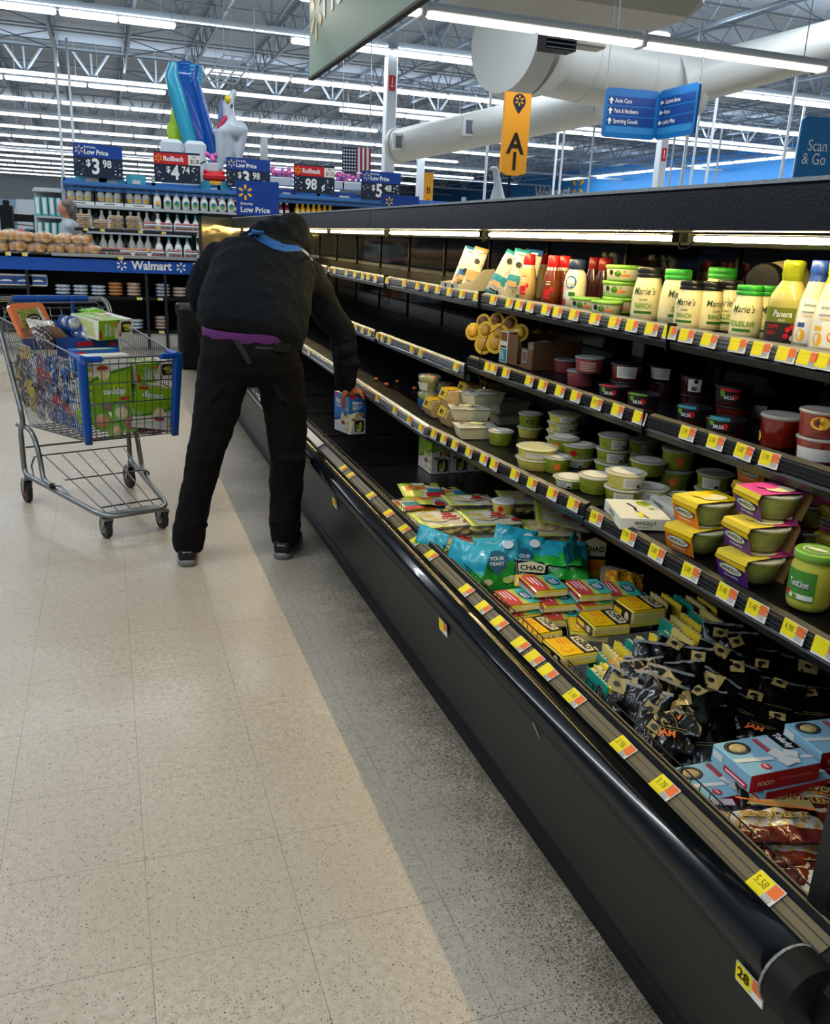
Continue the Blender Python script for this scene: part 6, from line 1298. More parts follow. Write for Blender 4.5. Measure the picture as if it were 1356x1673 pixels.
nm = ('yellow', 'all yellow', 'yellow topped', 'silver and blue', 'mauve', 'mauve and red', 'silver and mauve', 'blue and red', 'red topped', 'blue and silver', 'red and blue', 'silver topped', 'yellow and blue', 'brown and yellow')
for i, (x, y, z, a, b_, k) in enumerate(side):
    cpouch(x-.005, y, z, nm[i]+' pouch pressed against the left side wires of the cart, '+('upper' if z > .6 else 'lower')+' row', (86+(i*7) % 9, (i*5) % 13-6, 90+(i % 3-1)*6), .12, .17, tri(a, b_, a) if i % 2 else two(a, b_, k))
cpouch(-.06, .30, .62, 'brown and yellow pouch deep inside the cart', (20, 10, 30), .3, .24, two(NB_, YB), .12); cpouch(.02, .10, .70, 'silver pouch lying inside the rear of the cart', (10, 0, 20), .36, .26, two(WB_, BB_), .14); cpouch(.0, .52, .62, 'mauve pouch deep behind the front cartons', (0, 0, 10), .30, .20, two(PB_, NB_), .14)
cpouch(-.12, .70, .475, 'thin bag of mixed snacks flat on the basket floor at the front right', (4, 0, 0), .20, .12, two(NB_, FR[0]), .03)
cpouch(-.175, .34, .64, 'silver pouch against the right side wires of the cart', (86, 0, 90), .32, .18, two(WB_, NB_), .05)
PKO2 = mat('pack_peach', 'e07a4a', .3, coat=.5); 
t = thing('meat_pack', 'peach orange pack with a black oval label standing at the rear left of the cart', 'food pack', inCart(.20, .10, .925, 205, 62, 0)); q = MB(); q.prism(rboard(.20, .17, .025), -.012, .012, PKO2, T(-.10, -.085, 0)); q.build('pack', t)
q = MB(); pillow(q, .15, .12, .02, lambda u, v, tp: FILM if False else (MATS['salad_mix'] if u < .8 else WB_), 10, 8, .1, 2, .003, T(0, 0, .012)); q.disc(0, 0, .042, .024, INK, None, .026, 20); q.disc(0, 0, .030, .010, WTXT, None, .0265, 12); q.disc(0, 0, .026, .007, INK, None, .027, 12); q.rect(.02, -.05, .07, -.03, PKO2, None, .026); q.build('printed_label', t)
cpouch(.17, .22, .87, 'dark patterned mushroom bag slumped behind the cart side', (50, 8, 200), .15, .17, lambda u, v, tp: (PW if v > .7 else BACK if u > .55 else NB_ if (int(u*14)+int(v*12)) % 3 else WB_), .05, group=None)
q = MB(); q.loft([((0, 0, 0), (1, 0, 0), (0, 1, 0), .003, .09), ((.02, 0, .06), (1, 0, 0), (0, 1, 0), .003, .085), ((.06, 0, .12), (1, 0, 0), (0, 1, 0), .003, .06)], CARD, 12, p=5); o = q.build('cardboard_flap'); o.matrix_world = inCart(.115, .33, .80, 10); tag(o, 'curved piece of brown cardboard beside the blue display carton', 'cardboard')
cpouch(-.055, .27, .965, 'lime green soft pack lying at the back on top of the load', (12, 10, 230), .11, .15, lambda u, v, tp: RED if (.4 < u < .6 and .45 < v < .6) else LGR, .05, group=None)
cpouch(.05, .45, .80, 'red checked bag edge between the blue carton and the cart side', (70, 0, 190), .16, .10, two(RB_, NB_), .03, group=None)

# ------------------------------------------------------------------ people
SKIN = mat('skin', 'b06a44', .5, var=.06, vs=30); SKINP = mat('skin_pale', 'c98f7c', .5)
HOOD = mat('hoodie_charcoal', '0e141a', .95, bump=.9, bs=11, spec=.25); HOODR = mat('hoodie_rib', '0a0e12', .95, bump=.5, bs=70, spec=.2); JEAN = mat('jeans_black', '08080a', .9, bump=.9, bs=13, spec=.2); CAPM = mat('beanie_black', '060709', .95, bump=.4, bs=120)
def smoothed(mb, name, parent, voxel=.009, it=3, disp=0, ds=.09, label=None, mat_=None, seed=0):
    o = mb.build(name, parent, None, label)
    m = o.modifiers.new('join', 'REMESH'); m.mode = 'VOXEL'; m.voxel_size = voxel; m.use_smooth_shade = True
    s_ = o.modifiers.new('smooth', 'SMOOTH'); s_.factor = .6; s_.iterations = it
    if disp:
        tx = bpy.data.textures.new('folds', 'CLOUDS'); tx.noise_scale = ds; tx.noise_depth = 2
        d_ = o.modifiers.new('folds', 'DISPLACE'); d_.texture = tx; d_.strength = disp; d_.mid_level = .5; d_.texture_coords = 'LOCAL'
    return o
def limb(mb, pts, rs, m, n=16):
    mb.tube(pts, 0, m, n, rs=rs)
    for p_, r_ in zip(pts, rs): mb.ell(tuple(p_), (r_, r_, r_), m, None, 14, 9)
man = thing('person', 'person in dark hoodie and black jeans bending into the case, holding a box', 'person', T(.5, 2.25, 0))
MI = man.matrix_world.inverted()
def W(mb): mb.v = [MI @ v for v in mb.v]; return mb
hipL, hipR, kneeL, kneeR, ankL, ankR = (.455, 2.24, .87), (.655, 2.24, .87), (.350, 2.18, .475), (.700, 2.19, .475), (.268, 2.19, .10), (.690, 2.19, .10)
shL, shR, elL, elR, wrL, wrR = (.50, 2.59, 1.235), (.86, 2.58, 1.185), (.395, 2.72, 1.10), (1.045, 2.62, .93), (.48, 2.90, .93), (1.068, 2.62, .70)
body = MB()
for h, k, a in ((hipL, kneeL, ankL), (hipR, kneeR, ankR)): limb(body, [h, k, a], [.085, .055, .038], SKIN)
limb(body, [(.555, 2.24, .90), (.61, 2.42, 1.10), (.685, 2.58, 1.24)], [.125, .12, .12], SKIN); limb(body, [(.70, 2.62, 1.26), (.77, 2.70, 1.32), (.80, 2.74, 1.345)], [.07, .055, .055], SKIN)
for s_, e, w_ in ((shL, elL, wrL), (shR, elR, wrR)): limb(body, [s_, e, w_], [.048, .04, .028], SKIN)
HC = (.835, 2.76, 1.355); body.ell(HC, (.072, .09, .098), SKIN); body.ell((.87, 2.83, 1.31), (.05, .05, .06), SKIN)          # skull and jaw, face down
body.ell((.885, 2.885, 1.315), (.012, .018, .012), SKIN); body.ell((.765, 2.77, 1.35), (.012, .02, .03), SKIN); body.ell((.905, 2.76, 1.345), (.012, .02, .03), SKIN)
# right hand closed over the top of the box
P0 = Vector(wrR); PK = Vector((1.094, 2.625, .662))
body.tube([P0, (1.082, 2.622, .685), PK, (1.112, 2.632, .655)], 0, SKIN, 12, rs=[.028, .034, .036, .030])
for i, (dx, dy, L1) in enumerate(((-.008, -.026, .9), (.006, -.010, 1.0), (.016, .008, .95), (.020, .026, .8))):
    k0 = Vector((1.106+dx*.5, 2.630+dy, .660)); k1 = k0+Vector((.030*L1, -.006, -.002)); k2 = k1+Vector((.018*L1, -.010, -.014)); k3 = k2+Vector((.004, -.008, -.018*L1)); body.tube([k0, k1, k2, k3], 0, SKIN, 10, rs=[.0115, .0105, .0095, .008]); body.ell(tuple(k3), (.008, .008, .008), SKIN, None, 10, 6)
th = [Vector((1.070, 2.600, .680)), Vector((1.052, 2.588, .648)), Vector((1.046, 2.592, .615)), Vector((1.052, 2.594, .588))]; body.tube(th, 0, SKIN, 10, rs=[.016, .0135, .0115, .0085]); body.ell(tuple(th[-1]), (.0085, .0085, .0085), SKIN, None, 10, 6)
# left hand resting on the far edge
LW = Vector(wrL); body.tube([LW, LW+Vector((.02, .05, -.02)), LW+Vector((.04, .10, -.03))], 0, SKIN, 12, rs=[.026, .034, .032])
for i in range(4): k0 = LW+Vector((.012+.02*i, .11, -.03)); body.tube([k0, k0+Vector((.01, .03, -.008)), k0+Vector((.012, .045, -.03))], 0, SKIN, 8, rs=[.010, .009, .007])
body.tube([LW+Vector((.0, .05, -.02)), LW+Vector((-.02, .08, -.04)), LW+Vector((-.02, .10, -.06))], 0, SKIN, 8, rs=[.013, .011, .009])
smoothed(W(body), 'body', man, .0055, 2)
# jeans
LA = Vector((1, 0, -.02)).normalized()
j = MB()
j.loft([((.545, 2.235, .965), LA, (0, 1, 0), .190, .125), ((.548, 2.225, .90), LA, (0, 1, 0), .205, .150), ((.552, 2.225, .83), LA, (0, 1, 0), .212, .150), ((.55, 2.235, .77), LA, (0, 1, 0), .200, .120)], JEAN, 24, p=2.5)
def leg(ax):
    j.loft([(c, (1, 0, 0), (0, 1, .05), rx, ry) for c, rx, ry in ax], JEAN, 20, p=2.2)
leg([((.445, 2.235, .86), .108, .135), ((.425, 2.225, .74), .104, .122), ((.388, 2.205, .60), .090, .104), ((.350, 2.185, .48), .078, .086), ((.322, 2.195, .36), .070, .078), ((.292, 2.20, .24), .067, .074), ((.274, 2.20, .15), .070, .080), ((.268, 2.205, .085), .066, .084), ((.266, 2.21, .055), .062, .082)])
leg([((.660, 2.235, .86), .108, .135), ((.680, 2.225, .74), .100, .122), ((.695, 2.205, .60), .088, .104), ((.700, 2.19, .48), .078, .086), ((.697, 2.20, .36), .074, .080), ((.690, 2.20, .24), .066, .074), ((.688, 2.20, .15), .070, .084), ((.692, 2.205, .085), .064, .084), ((.694, 2.21, .055), .060, .080)])
for c, r_ in (((.262, 2.16, .145), .022), ((.30, 2.17, .17), .018), ((.70, 2.15, .15), .022), ((.665, 2.155, .17), .018), ((.345, 2.12, .47), .02), ((.70, 2.12, .46), .02)): j.ell(c, (.055, .03, r_), JEAN)
for pts, r_ in (([(.44, 2.115, .80), (.40, 2.10, .76), (.36, 2.12, .70)], .010), ([(.62, 2.10, .77), (.66, 2.09, .72), (.72, 2.11, .66)], .010), ([(.30, 2.14, .47), (.35, 2.105, .455), (.40, 2.13, .46)], .012), ([(.65, 2.13, .46), (.70, 2.105, .45), (.76, 2.13, .47)], .012), ([(.30, 2.15, .42), (.34, 2.12, .40), (.38, 2.14, .42)], .009),
    ([(.25, 2.15, .19), (.29, 2.125, .18), (.33, 2.15, .20)], .013), ([(.22, 2.16, .13), (.27, 2.125, .125), (.32, 2.15, .14)], .014), ([(.64, 2.15, .18), (.69, 2.125, .17), (.74, 2.15, .19)], .013), ([(.64, 2.15, .12), (.69, 2.125, .115), (.74, 2.15, .13)], .014)): j.tube([Vector(p_) for p_ in pts], 0, JEAN, 8, rs=[r_*.5, r_, r_*.5])
jo = smoothed(W(j), 'jeans', man, .008, 3, .016, .065)
# shirt showing under the hem
q = MB(); q.loft([((.552, 2.24, .935), LA, (0, 1, 0), .196, .138), ((.553, 2.245, 1.0), LA, (0, 1, .1), .200, .142)], mat('shirt_purple', '541c60', .8), 24, p=2.4); smoothed(W(q), 'shirt', man, .008, 2)
# hoodie
t_ = MB(); LAT = Vector((.99, 0, -.14)).normalized()
def ring(c, lat, fwd, rx, ry): return (c, lat, fwd, rx, ry)
ax = Vector((.14, .40, .34)).normalized()
t_.loft([((.563, 2.255, .955), (1, 0, -.24), (0, 1, -.35), .215, .152), ((.568, 2.275, 1.0), (1, 0, -.2), (0, 1, -.5), .226, .156), ((.585, 2.33, 1.065), LAT, (0, 1, -.8), .238, .160), ((.615, 2.42, 1.135), LAT, (0, 1, -1), .236, .158), ((.65, 2.50, 1.20), LAT, (0, 1, -1.1), .232, .150), ((.675, 2.57, 1.25), LAT, (0, 1, -1.2), .222, .135), ((.70, 2.63, 1.285), LAT, (0, 1, -1.2), .17, .11), ((.735, 2.67, 1.31), LAT, (0, 1, -1.2), .10, .09)], HOOD, 28, p=2.3)
limb(t_, [(.53, 2.57, 1.265), (.475, 2.60, 1.255), (.425, 2.65, 1.18), elL, (.44, 2.82, 1.0), wrL], [.085, .080, .074, .066, .058, .046], HOOD)
limb(t_, [(.81, 2.57, 1.22), (.875, 2.59, 1.195), (.95, 2.61, 1.07), elR, (1.064, 2.622, .83), wrR], [.088, .084, .074, .066, .062, .050], HOOD)
for c, r_ in (((1.075, 2.60, .80), .058), ((1.045, 2.575, .86), .05), ((.86, 2.52, 1.16), .085), ((.52, 2.50, 1.22), .09)): t_.ell(c, (r_, r_*.8, r_*.7), HOOD)
RG = [((.568, 2.275, 1.0), .226, .156, -.5), ((.585, 2.33, 1.065), .238, .160, -.8), ((.615, 2.42, 1.135), .236, .158, -1), ((.65, 2.50, 1.20), .232, .150, -1.1), ((.675, 2.57, 1.25), .222, .135, -1.2)]
def onback(s, a):                     # s runs from hem 0 to shoulders 4, a is the angle round the back in degrees
    i = min(3, int(s)); f = s-i; (c0, x0, y0, f0), (c1, x1, y1, f1) = RG[i], RG[i+1]; c = Vector(c0).lerp(Vector(c1), f); rx = x0+(x1-x0)*f; ry = y0+(y1-y0)*f
    b = Vector((0, 1, f0+(f1-f0)*f)); b = (b-LAT*b.dot(LAT)).normalized(); return c+LAT*(rx*math.sin(rad(a))*.97)-b*(ry*math.cos(rad(a))*.99)
for pts in ([(.3, -70), (.45, -30), (.35, 10), (.1, 45)], [(.7, -75), (1.0, -35), (.8, 5), (.4, 50)], [(1.0, -60), (1.5, -20), (1.3, 20), (.8, 60)], [(3.6, 30), (2.8, 42), (1.9, 48), (1.0, 62)], [(3.5, -45), (2.9, -20), (2.4, -5)], [(3.2, 50), (2.2, 62), (1.2, 70)], [(2.4, -60), (2.0, -30), (2.1, 5), (1.7, 40)], [(.15, -40), (.2, 0), (.05, 30)]):
    P3 = [onback(*p_) for p_ in pts]; t_.tube(P3, 0, HOOD, 8, rs=[.006]+[.013]*(len(P3)-2)+[.006])
for pts in ([(1.10, 2.575, .80), (1.05, 2.565, .79), (1.02, 2.59, .80)], [(1.10, 2.585, .90), (1.05, 2.56, .915), (1.0, 2.58, .93)], [(1.09, 2.58, .85), (1.04, 2.565, .86), (1.01, 2.59, .87)]): t_.tube([Vector(p_) for p_ in pts], 0, HOOD, 8, rs=[.006, .013, .006])
hood = smoothed(W(t_), 'hoodie', man, .0075, 5, .026, .085)
q = MB(); q.loft([((.560, 2.250, .932), (1, 0, -.26), (0, 1, -.3), .209, .149), ((.564, 2.256, .985), (1, 0, -.24), (0, 1, -.35), .219, .156)], HOODR, 28, p=2.3); smoothed(W(q), 'hem_band', man, .007, 2)
q = MB(); q.tube([(1.0655, 2.622, .735), (1.069, 2.62, .69)], .05, HOODR, 18, rs=[.056, .047]); smoothed(W(q), 'cuff', man, .006, 2)
# hood bunched on the neck, beanie
q = MB(); limb(q, [(.60, 2.60, 1.345), (.67, 2.60, 1.372), (.76, 2.62, 1.37), (.83, 2.66, 1.345), (.89, 2.70, 1.30)], [.035, .060, .066, .060, .035], HOOD); limb(q, [(.66, 2.64, 1.37), (.74, 2.68, 1.395), (.84, 2.72, 1.36)], [.05, .065, .05], HOOD); smoothed(W(q), 'hood', man, .008, 2, .03, .05)
q = MB(); q.ell((.822, 2.735, 1.385), (.088, .10, .090), CAPM, None, 22, 14); q.ell((.85, 2.77, 1.35), (.086, .09, .075), CAPM); smoothed(W(q), 'beanie', man, .007, 2, .008, .04)
# blue and white band across the upper back
BAND = mat('hoodie_blue_band', '2a66b4', .8); BANDW = mat('hoodie_white_band', 'a8b0b8', .8)
def strip_on(pix, m, name, Yb=2.40, target=None, off=.004, sub=3):
    q = MB(); pts = [tuple(MI @ ony(px, py, Yb)) for px, py in pix]; n = len(pix)//2; G = []
    for k in range(n-1):
        for s_ in range(6):
            f = s_/6; a = Vector(pts[k]).lerp(Vector(pts[k+1]), f); b_ = Vector(pts[2*n-1-k]).lerp(Vector(pts[2*n-2-k]), f); G.append((a, b_))
    G.append((Vector(pts[n-1]), Vector(pts[n]))); vs = []
    for a, b_ in G: vs += [tuple(a.lerp(b_, i/4)) for i in range(5)]
    q.add(vs, [(k*5+i, k*5+i+1, k*5+i+6, k*5+i+5) for k in range(len(G)-1) for i in range(4)], m, True); o = q.build(name, man)
    w_ = o.modifiers.new('lay', 'SHRINKWRAP'); w_.target = target or hood; w_.wrap_method = 'PROJECT'; w_.use_project_x = False; w_.use_project_y = True; w_.use_positive_direction = True; w_.use_negative_direction = True; w_.offset = off
    s2 = o.modifiers.new('thick', 'SOLIDIFY'); s2.thickness = .003; return o
strip_on([(412, 374), (428, 378), (447, 388), (468, 399), (497, 402), (506, 410), (466, 411), (447, 406), (426, 394), (410, 381)], BAND, 'back_band')
strip_on([(498, 404), (512, 412), (521, 421), (520, 428), (509, 417), (500, 409)], BANDW, 'back_band')
strip_on([(430, 576), (482, 579), (485, 583), (430, 580)], mat('seam_grey', '25262a', .8), 'pocket_seam', 1.9, jo, .002)
q = MB(); q.tube([(.470, 2.075, .965), (.490, 2.062, .93), (.515, 2.06, .885), (.52, 2.062, .878)], .011, mat('braided_cord', '1c1e20', .7, bump=.9, bs=220), 10); W(q).build('key_cord', man)
q = MB(); q.box((.655, 2.085, .935), (.066, .010, .036), BLK2, RZ(0), ch=.003); W(q).build('pocket_phone', man)
# shoes
SOLE = mat('shoe_sole_grey', '6a6a66', .35, coat=.3)
for (x, y, a) in ((.262, 2.205, -6), (.690, 2.20, -24)):
    M = MI @ T(x, y, 0) @ RZ(rad(a)); s_ = thing('shoe', None, None, None)
    s_.parent = man; s_.matrix_local = M
    q = MB(); q.loft([((0, -.075, .045), (1, 0, 0), (0, 0, 1), .030, .030), ((0, -.06, .052), (1, 0, 0), (0, 0, 1), .038, .042), ((0, .0, .058), (1, 0, 0), (0, 0, 1), .040, .046), ((0, .10, .045), (1, 0, 0), (0, 0, 1), .046, .034), ((0, .17, .036), (1, 0, 0), (0, 0, 1), .042, .024), ((0, .21, .030), (1, 0, 0), (0, 0, 1), .02, .012)], mat('shoe_black', '111214', .55), 18, p=2.6); q.build('upper', s_)
    q = MB(); q.loft([((0, -.082, .016), (1, 0, 0), (0, 0, 1), .026, .014), ((0, -.065, .016), (1, 0, 0), (0, 0, 1), .040, .016), ((0, .0, .014), (1, 0, 0), (0, 0, 1), .040, .014), ((0, .10, .013), (1, 0, 0), (0, 0, 1), .050, .013), ((0, .18, .013), (1, 0, 0), (0, 0, 1), .044, .012), ((0, .218, .014), (1, 0, 0), (0, 0, 1), .02, .008)], SOLE, 18, p=3); q.build('sole', s_)
    q = MB(); F_ = frame((0, -.0815, .068), (1, 0, 0), (0, .25, 1)); q.disc(-.012, 0, .006, .004, GRY, F_, .001, 8); q.rect(-.004, -.002, .018, .002, GRY, F_, .001); q.build('heel_mark', s_)
# box in the hand
snackbox('blue apple snack box held by the bending person over the empty well', T(1.115, 2.70, .443) @ RZ(rad(8)) @ RX(rad(-3)), (.088, .19, .195), SBLU, SBLD, group=None)
# person behind the bakery table
p2 = thing('person', 'person with shoulder length grey hair in a light grey top behind the bakery display', 'person', T(-.36, 11.0, 0)); q = MB()
MI = p2.matrix_world.inverted(); cx = -.40
limb(q, [(cx, 11, .95), (cx+.02, 11, 1.15), (cx+.02, 11, 1.33)], [.12, .12, .10], SKINP); limb(q, [(cx, 11, 1.40), (cx-.02, 11, 1.50)], [.05, .045], SKINP)
q.ell((cx-.03, 11, 1.58), (.088, .07, .10), SKINP); q.ell((cx-.075, 11, 1.53), (.04, .045, .045), SKINP); q.ell((cx-.125, 11, 1.565), (.018, .012, .014), SKINP); q.ell((cx-.115, 11, 1.535), (.010, .02, .006), SKINP); q.ell((cx-.02, 10.93, 1.565), (.018, .012, .03), SKINP)
for s_ in (-1, 1):
    limb(q, [(cx+.02, 11+s_*.17, 1.33), (cx-.03, 11+s_*.2, 1.08), (cx-.22, 11+s_*.17, 1.0)], [.05, .04, .03], SKINP); limb(q, [(cx, 11+s_*.09, .9), (cx, 11+s_*.09, .48), (cx, 11+s_*.09, .08)], [.08, .055, .04], SKINP); q.ell((cx-.06, 11+s_*.09, .03), (.12, .045, .03), SKINP)
    for i in range(4): q.tube([(cx-.24, 11+s_*.17-.03+.02*i, 1.0), (cx-.29, 11+s_*.17-.03+.02*i, .99), (cx-.31, 11+s_*.17-.03+.02*i, .97)], .009, SKINP, 8)
    q.tube([(cx-.22, 11+s_*.14, 1.0), (cx-.26, 11+s_*.12, .98)], .010, SKINP, 8)
smoothed(W(q), 'body', p2, .012, 2)
q = MB(); TOP = mat('top_light_grey', '9aa4ac', .85, bump=.3, bs=14); q.loft([((cx, 11, .90), (0, 1, 0), (1, 0, 0), .19, .15), ((cx+.01, 11, 1.1), (0, 1, 0), (1, 0, 0), .20, .16), ((cx+.02, 11, 1.32), (0, 1, 0), (1, 0, 0), .23, .14), ((cx+.01, 11, 1.42), (0, 1, 0), (1, 0, 0), .13, .09), ((cx-.005, 11, 1.46), (0, 1, 0), (1, 0, 0), .065, .065)], TOP, 20)
for s_ in (-1, 1): limb(q, [(cx+.02, 11+s_*.18, 1.34), (cx-.03, 11+s_*.21, 1.08), (cx-.20, 11+s_*.17, 1.0)], [.08, .065, .045], TOP)
smoothed(W(q), 'top', p2, .014, 2, .03, .1)
q = MB()
for s_ in (-1, 1): limb(q, [(cx, 11+s_*.09, .9), (cx, 11+s_*.09, .48), (cx, 11+s_*.09, .08)], [.11, .08, .06], JEAN)
smoothed(W(q), 'trousers', p2, .014, 2)
q = MB(); HAIR = mat('hair_grey_brown', '6d6560', .6, var=.35, vs=90, bump=.5, bs=90); q.ell((cx+.005, 11, 1.615), (.092, .085, .080), HAIR); limb(q, [(cx+.05, 11, 1.60), (cx+.075, 11, 1.50), (cx+.06, 11, 1.44)], [.065, .055, .035], HAIR); q.ell((cx+.03, 10.94, 1.56), (.045, .025, .07), HAIR); smoothed(W(q), 'hair', p2, .010, 2, .02, .04)

# ------------------------------------------------------------------ bakery display
TB = mat('bakery_blue', '0b4fb4', .45); TDK = mat('gondola_black', '121b24', .5); TGR = mat('edge_grey', '9aa2a8', .4); KICK = mat('kick_white', 'b9bab6', .5)
YB_ = 9.3; X0_, X1_ = -3.2, 2.3
bt = thing('bakery_display', 'long blue banded bakery display table lettered Walmart, with dark shelves below', 'display table', T(0, YB_, 0))
def D(mb): mb.v = [Vector((v.x, v.y-YB_, v.z)) for v in mb.v]; return mb
q = MB(); q.box(((X0_+X1_)/2, YB_+.02, .965), (X1_-X0_, .04, .165), TB); D(q).build('blue_band', bt)
q = MB(); q.box((X1_/2-.27+.0, YB_+.0, 1.06), (X1_+.55, .06, .035), TGR); D(q).build('edge_strip', bt)
q = MB(); q.box(((X0_+X1_)/2, YB_+.45, 1.035), (X1_-X0_, .9, .03), TDK); D(q).build('table_top', bt)
q = MB(); q.box(((X0_+X1_)/2, YB_+.88, .5), (X1_-X0_, .03, 1.0), TDK); D(q).build('back_board', bt)
for z in (.595, .215):
    q = MB(); q.box(((X0_+X1_)/2, YB_+.45, z), (X1_-X0_, .84, .03), TDK); q.box(((X0_+X1_)/2, YB_+.03, z), (X1_-X0_, .012, .035), BLK2); D(q).build('shelf', bt)
for x in (X0_+.02, -1.6, -.82, .45, .66, 1.3, X1_-.02): q = MB(); q.box((x, YB_+.45, .45), (.03, .86, .86), TDK); D(q).build('divider', bt)
q = MB(); q.box(((X0_+X1_)/2, YB_+.06, .10), (X1_-X0_, .04, .20), KICK); q.box(((X0_+X1_)/2, YB_+.035, .02), (X1_-X0_, .02, .04), GRY); D(q).build('kick_plate', bt)
F_ = frame((0, -.002, .965), (1, 0, 0), (0, 0, 1)); q = MB(); xa, xb = ony(199, 437, YB_).x, ony(296, 443, YB_).x; spark(q, xa, 0, .055, WTXT, F_); spark(q, xb, -.005, .055, WTXT, F_); q.text('Walmart', (xa+xb)/2, 0, .135, WTXT, F_, z=.003, bold=.03, sx=.9)
q.text('Walmart', xb+.36, -.0, .135, WTXT, F_, z=.003, bold=.03, sx=.9); q.build('lettering', bt)
for px in (14, 41, 197): p_ = ony(px, 417, YB_); q = MB(); q.box((p_.x, YB_-.035, 1.045), (.055, .003, .035), TAGW); q.box((p_.x-.012, YB_-.037, 1.045), (.03, .002, .03), YEL); D(q).build('price_tag', bt)
for px, z in ((228, .595), (262, .595), (262, .215)): p_ = ony(px, 487, YB_); q = MB(); q.box((p_.x, YB_+.018, z), (.06, .003, .03), TAGW); q.box((p_.x-.012, YB_+.016, z), (.03, .002, .028), YEL); D(q).build('price_tag', bt)
# riser shelf on the table
rs = thing('riser_shelf', 'black riser shelf standing on the bakery table with clear packs on it', 'shelf', T(0, YB_+.5, 1.05))
ra, rb = ony(122, 374, YB_+.35), ony(322, 389, YB_+.35); zr = 1.335
q = MB(); q.box(((ra.x+rb.x)/2, 0, zr-1.05), (rb.x-ra.x, .34, .035), TDK); q.build('shelf_board', rs)
for x in (ra.x+.10, rb.x-.02): q = MB(); q.box((x, .05, (zr-1.05)/2), (.05, .05, zr-1.05), BLK2); q.build('post', rs)
for i in range(4): x = ra.x+(.12, .30, .72, .98)[i]; q = MB(); q.box((x, -.172, zr-1.05), (.05, .003, .03), TAGW); q.box((x-.01, -.174, zr-1.05), (.028, .002, .028), YEL); q.build('price_tag', rs)
# buns in bags
BUN = mat('bun_crust', 'c08a4e', .5, var=.2, vs=14); BUN2 = mat('bun_pale', 'd8b88a', .5, var=.15, vs=14)
rr = random.Random(3); bn = None
for row, (z, y, n, x0) in enumerate(((1.052, YB_+.12, 8, -1.27), (1.052, YB_+.36, 7, -1.30), (1.165, YB_+.14, 6, -1.20), (1.17, YB_+.36, 6, -1.16))):
    for i in range(n):
        x = x0+.192*i
        if x > (.02 if row < 2 else -.16): continue
        if bn is None:
            bn = thing('bun_bag', 'x', 'bread buns', T(x, y, z), 'bags of buns on the bakery table'); q = MB()
            for sx in (-.044, .044): q.ell((sx, -.035, .054), (.050, .052, .046), BUN, None, 14, 8); q.ell((sx, .04, .054), (.050, .048, .048), BUN2, None, 14, 8); q.ell((sx, -.035, .040), (.047, .050, .038), BUN2, None, 14, 8)
            q.build('buns', bn); q = MB(); q.ell((0, 0, .058), (.102, .10, .060), FILM, None, 16, 8); q.build('bag', bn); o = bn
        else: o = copy_tree(bn, T(x, y, z+rr.uniform(0, .012)) @ RZ(rr.uniform(-.6, .6)) @ Matrix.Diagonal((rr.uniform(.92, 1.08), 1, rr.uniform(.9, 1.12), 1)))
        o['label'] = ('clear bag of golden buns, bottom layer at the front edge of the bakery table', 'clear bag of golden buns in the bottom layer further back on the bakery table', 'clear bag of golden buns in the top layer at the front of the bakery table', 'clear bag of golden buns in the top layer at the back of the pile')[row]
for row in range(1, 4):
    rng_ = [o for o in bpy.data.objects if o.name.startswith('bun_bag')]
# clear clamshell packs
DARKC = mat('pack_base_black', '1a1c1e', .4); BERRY = mat('berry_mix', 'a8433a', .4, var=.7, vs=40); COOK = mat('cookie_tan', 'b98e62', .6, var=.3, vs=50); MUF = mat('muffin_white', 'cfc6b8', .6, var=.25, vs=40); LBLW = mat('pack_label_blue', 'b4c4d8', .5, var=.5, vs=30)
def kind(lab, base, fill, n='bakery_pack', group='clear bakery packs'):
    t = thing(n, lab, 'bakery pack', T(0, -50, 0), group); MB().box((0, 0, .012), (.155, .16, .022), base, ch=.008).build('base', t)
    q = MB(); 
    for i in range(6): q.ell((-.045+.045*(i % 3), -.035+.07*(i//3), .030), (.024, .030, .018), fill, None, 10, 6)
    q.build('contents', t); q = MB(); q.box((0, 0, .036), (.15, .155, .030), CLEAR, ch=.012); q.build('lid', t); return t
def stackof(proto, x, y, z, n, labs, st=.052):
    for k in range(n): copy_tree(proto, T(x, y, z+k*st) @ RZ(rr.uniform(-.08, .08)), labs if isinstance(labs, str) else labs[k])
kC = kind('a', mat('pack_base_clear', 'a89a88', .3), COOK); kB = kind('a', WHT2, BERRY); kD = kind('a', DARKC, BERRY)
for i, px in enumerate((137, 165, 191, 218)):
    x = ony(px, 372, YB_+.35).x; stackof(kC, x, YB_+.42, zr+.018, (3, 2, 3, 3)[i], 'clear pack of tan cookies in the '+('first', 'second', 'third', 'fourth')[i]+' stack from the left on the riser shelf')
for i, px in enumerate((247, 272, 297, 315)):
    x = ony(px, 378, YB_+.35).x; stackof(kB, x, YB_+.42, zr+.018, 2, 'clear pack of berry pastries in '+('the first', 'the second', 'the third', 'the last')[i]+' berry stack on the riser shelf')
for i, px in enumerate((130, 163, 185)):
    x = ony(px, 405, YB_+.12).x; stackof(kD, x, YB_+.16, 1.052, 2, 'black based clear pack at the table edge, '+('beside the buns', 'left of the pair', 'right of the pair')[i])
for i, px in enumerate((204, 230, 258, 286, 312)):
    x = ony(px, 408, YB_+.12).x; stackof(kB, x, YB_+.16, 1.052, 2, 'clear berry pastry pack under the riser shelf, '+('first', 'second', 'third', 'fourth', 'fifth')[i]+' stack counted from the black based ones')
def pie(lab, c1, c2):
    q = MB(); q.lathe([(.055, 0), (.078, .012), (.084, .020), (.080, .026), (.070, .034), (.001, .038)], c1, 18); q.lathe([(.0845, .018), (.0845, .022)], c2, 18, cap=False); o = q.build('wrapped_cake'); o.matrix_world = T(0, -50, 0); return tag(o, lab, 'bakery pack')
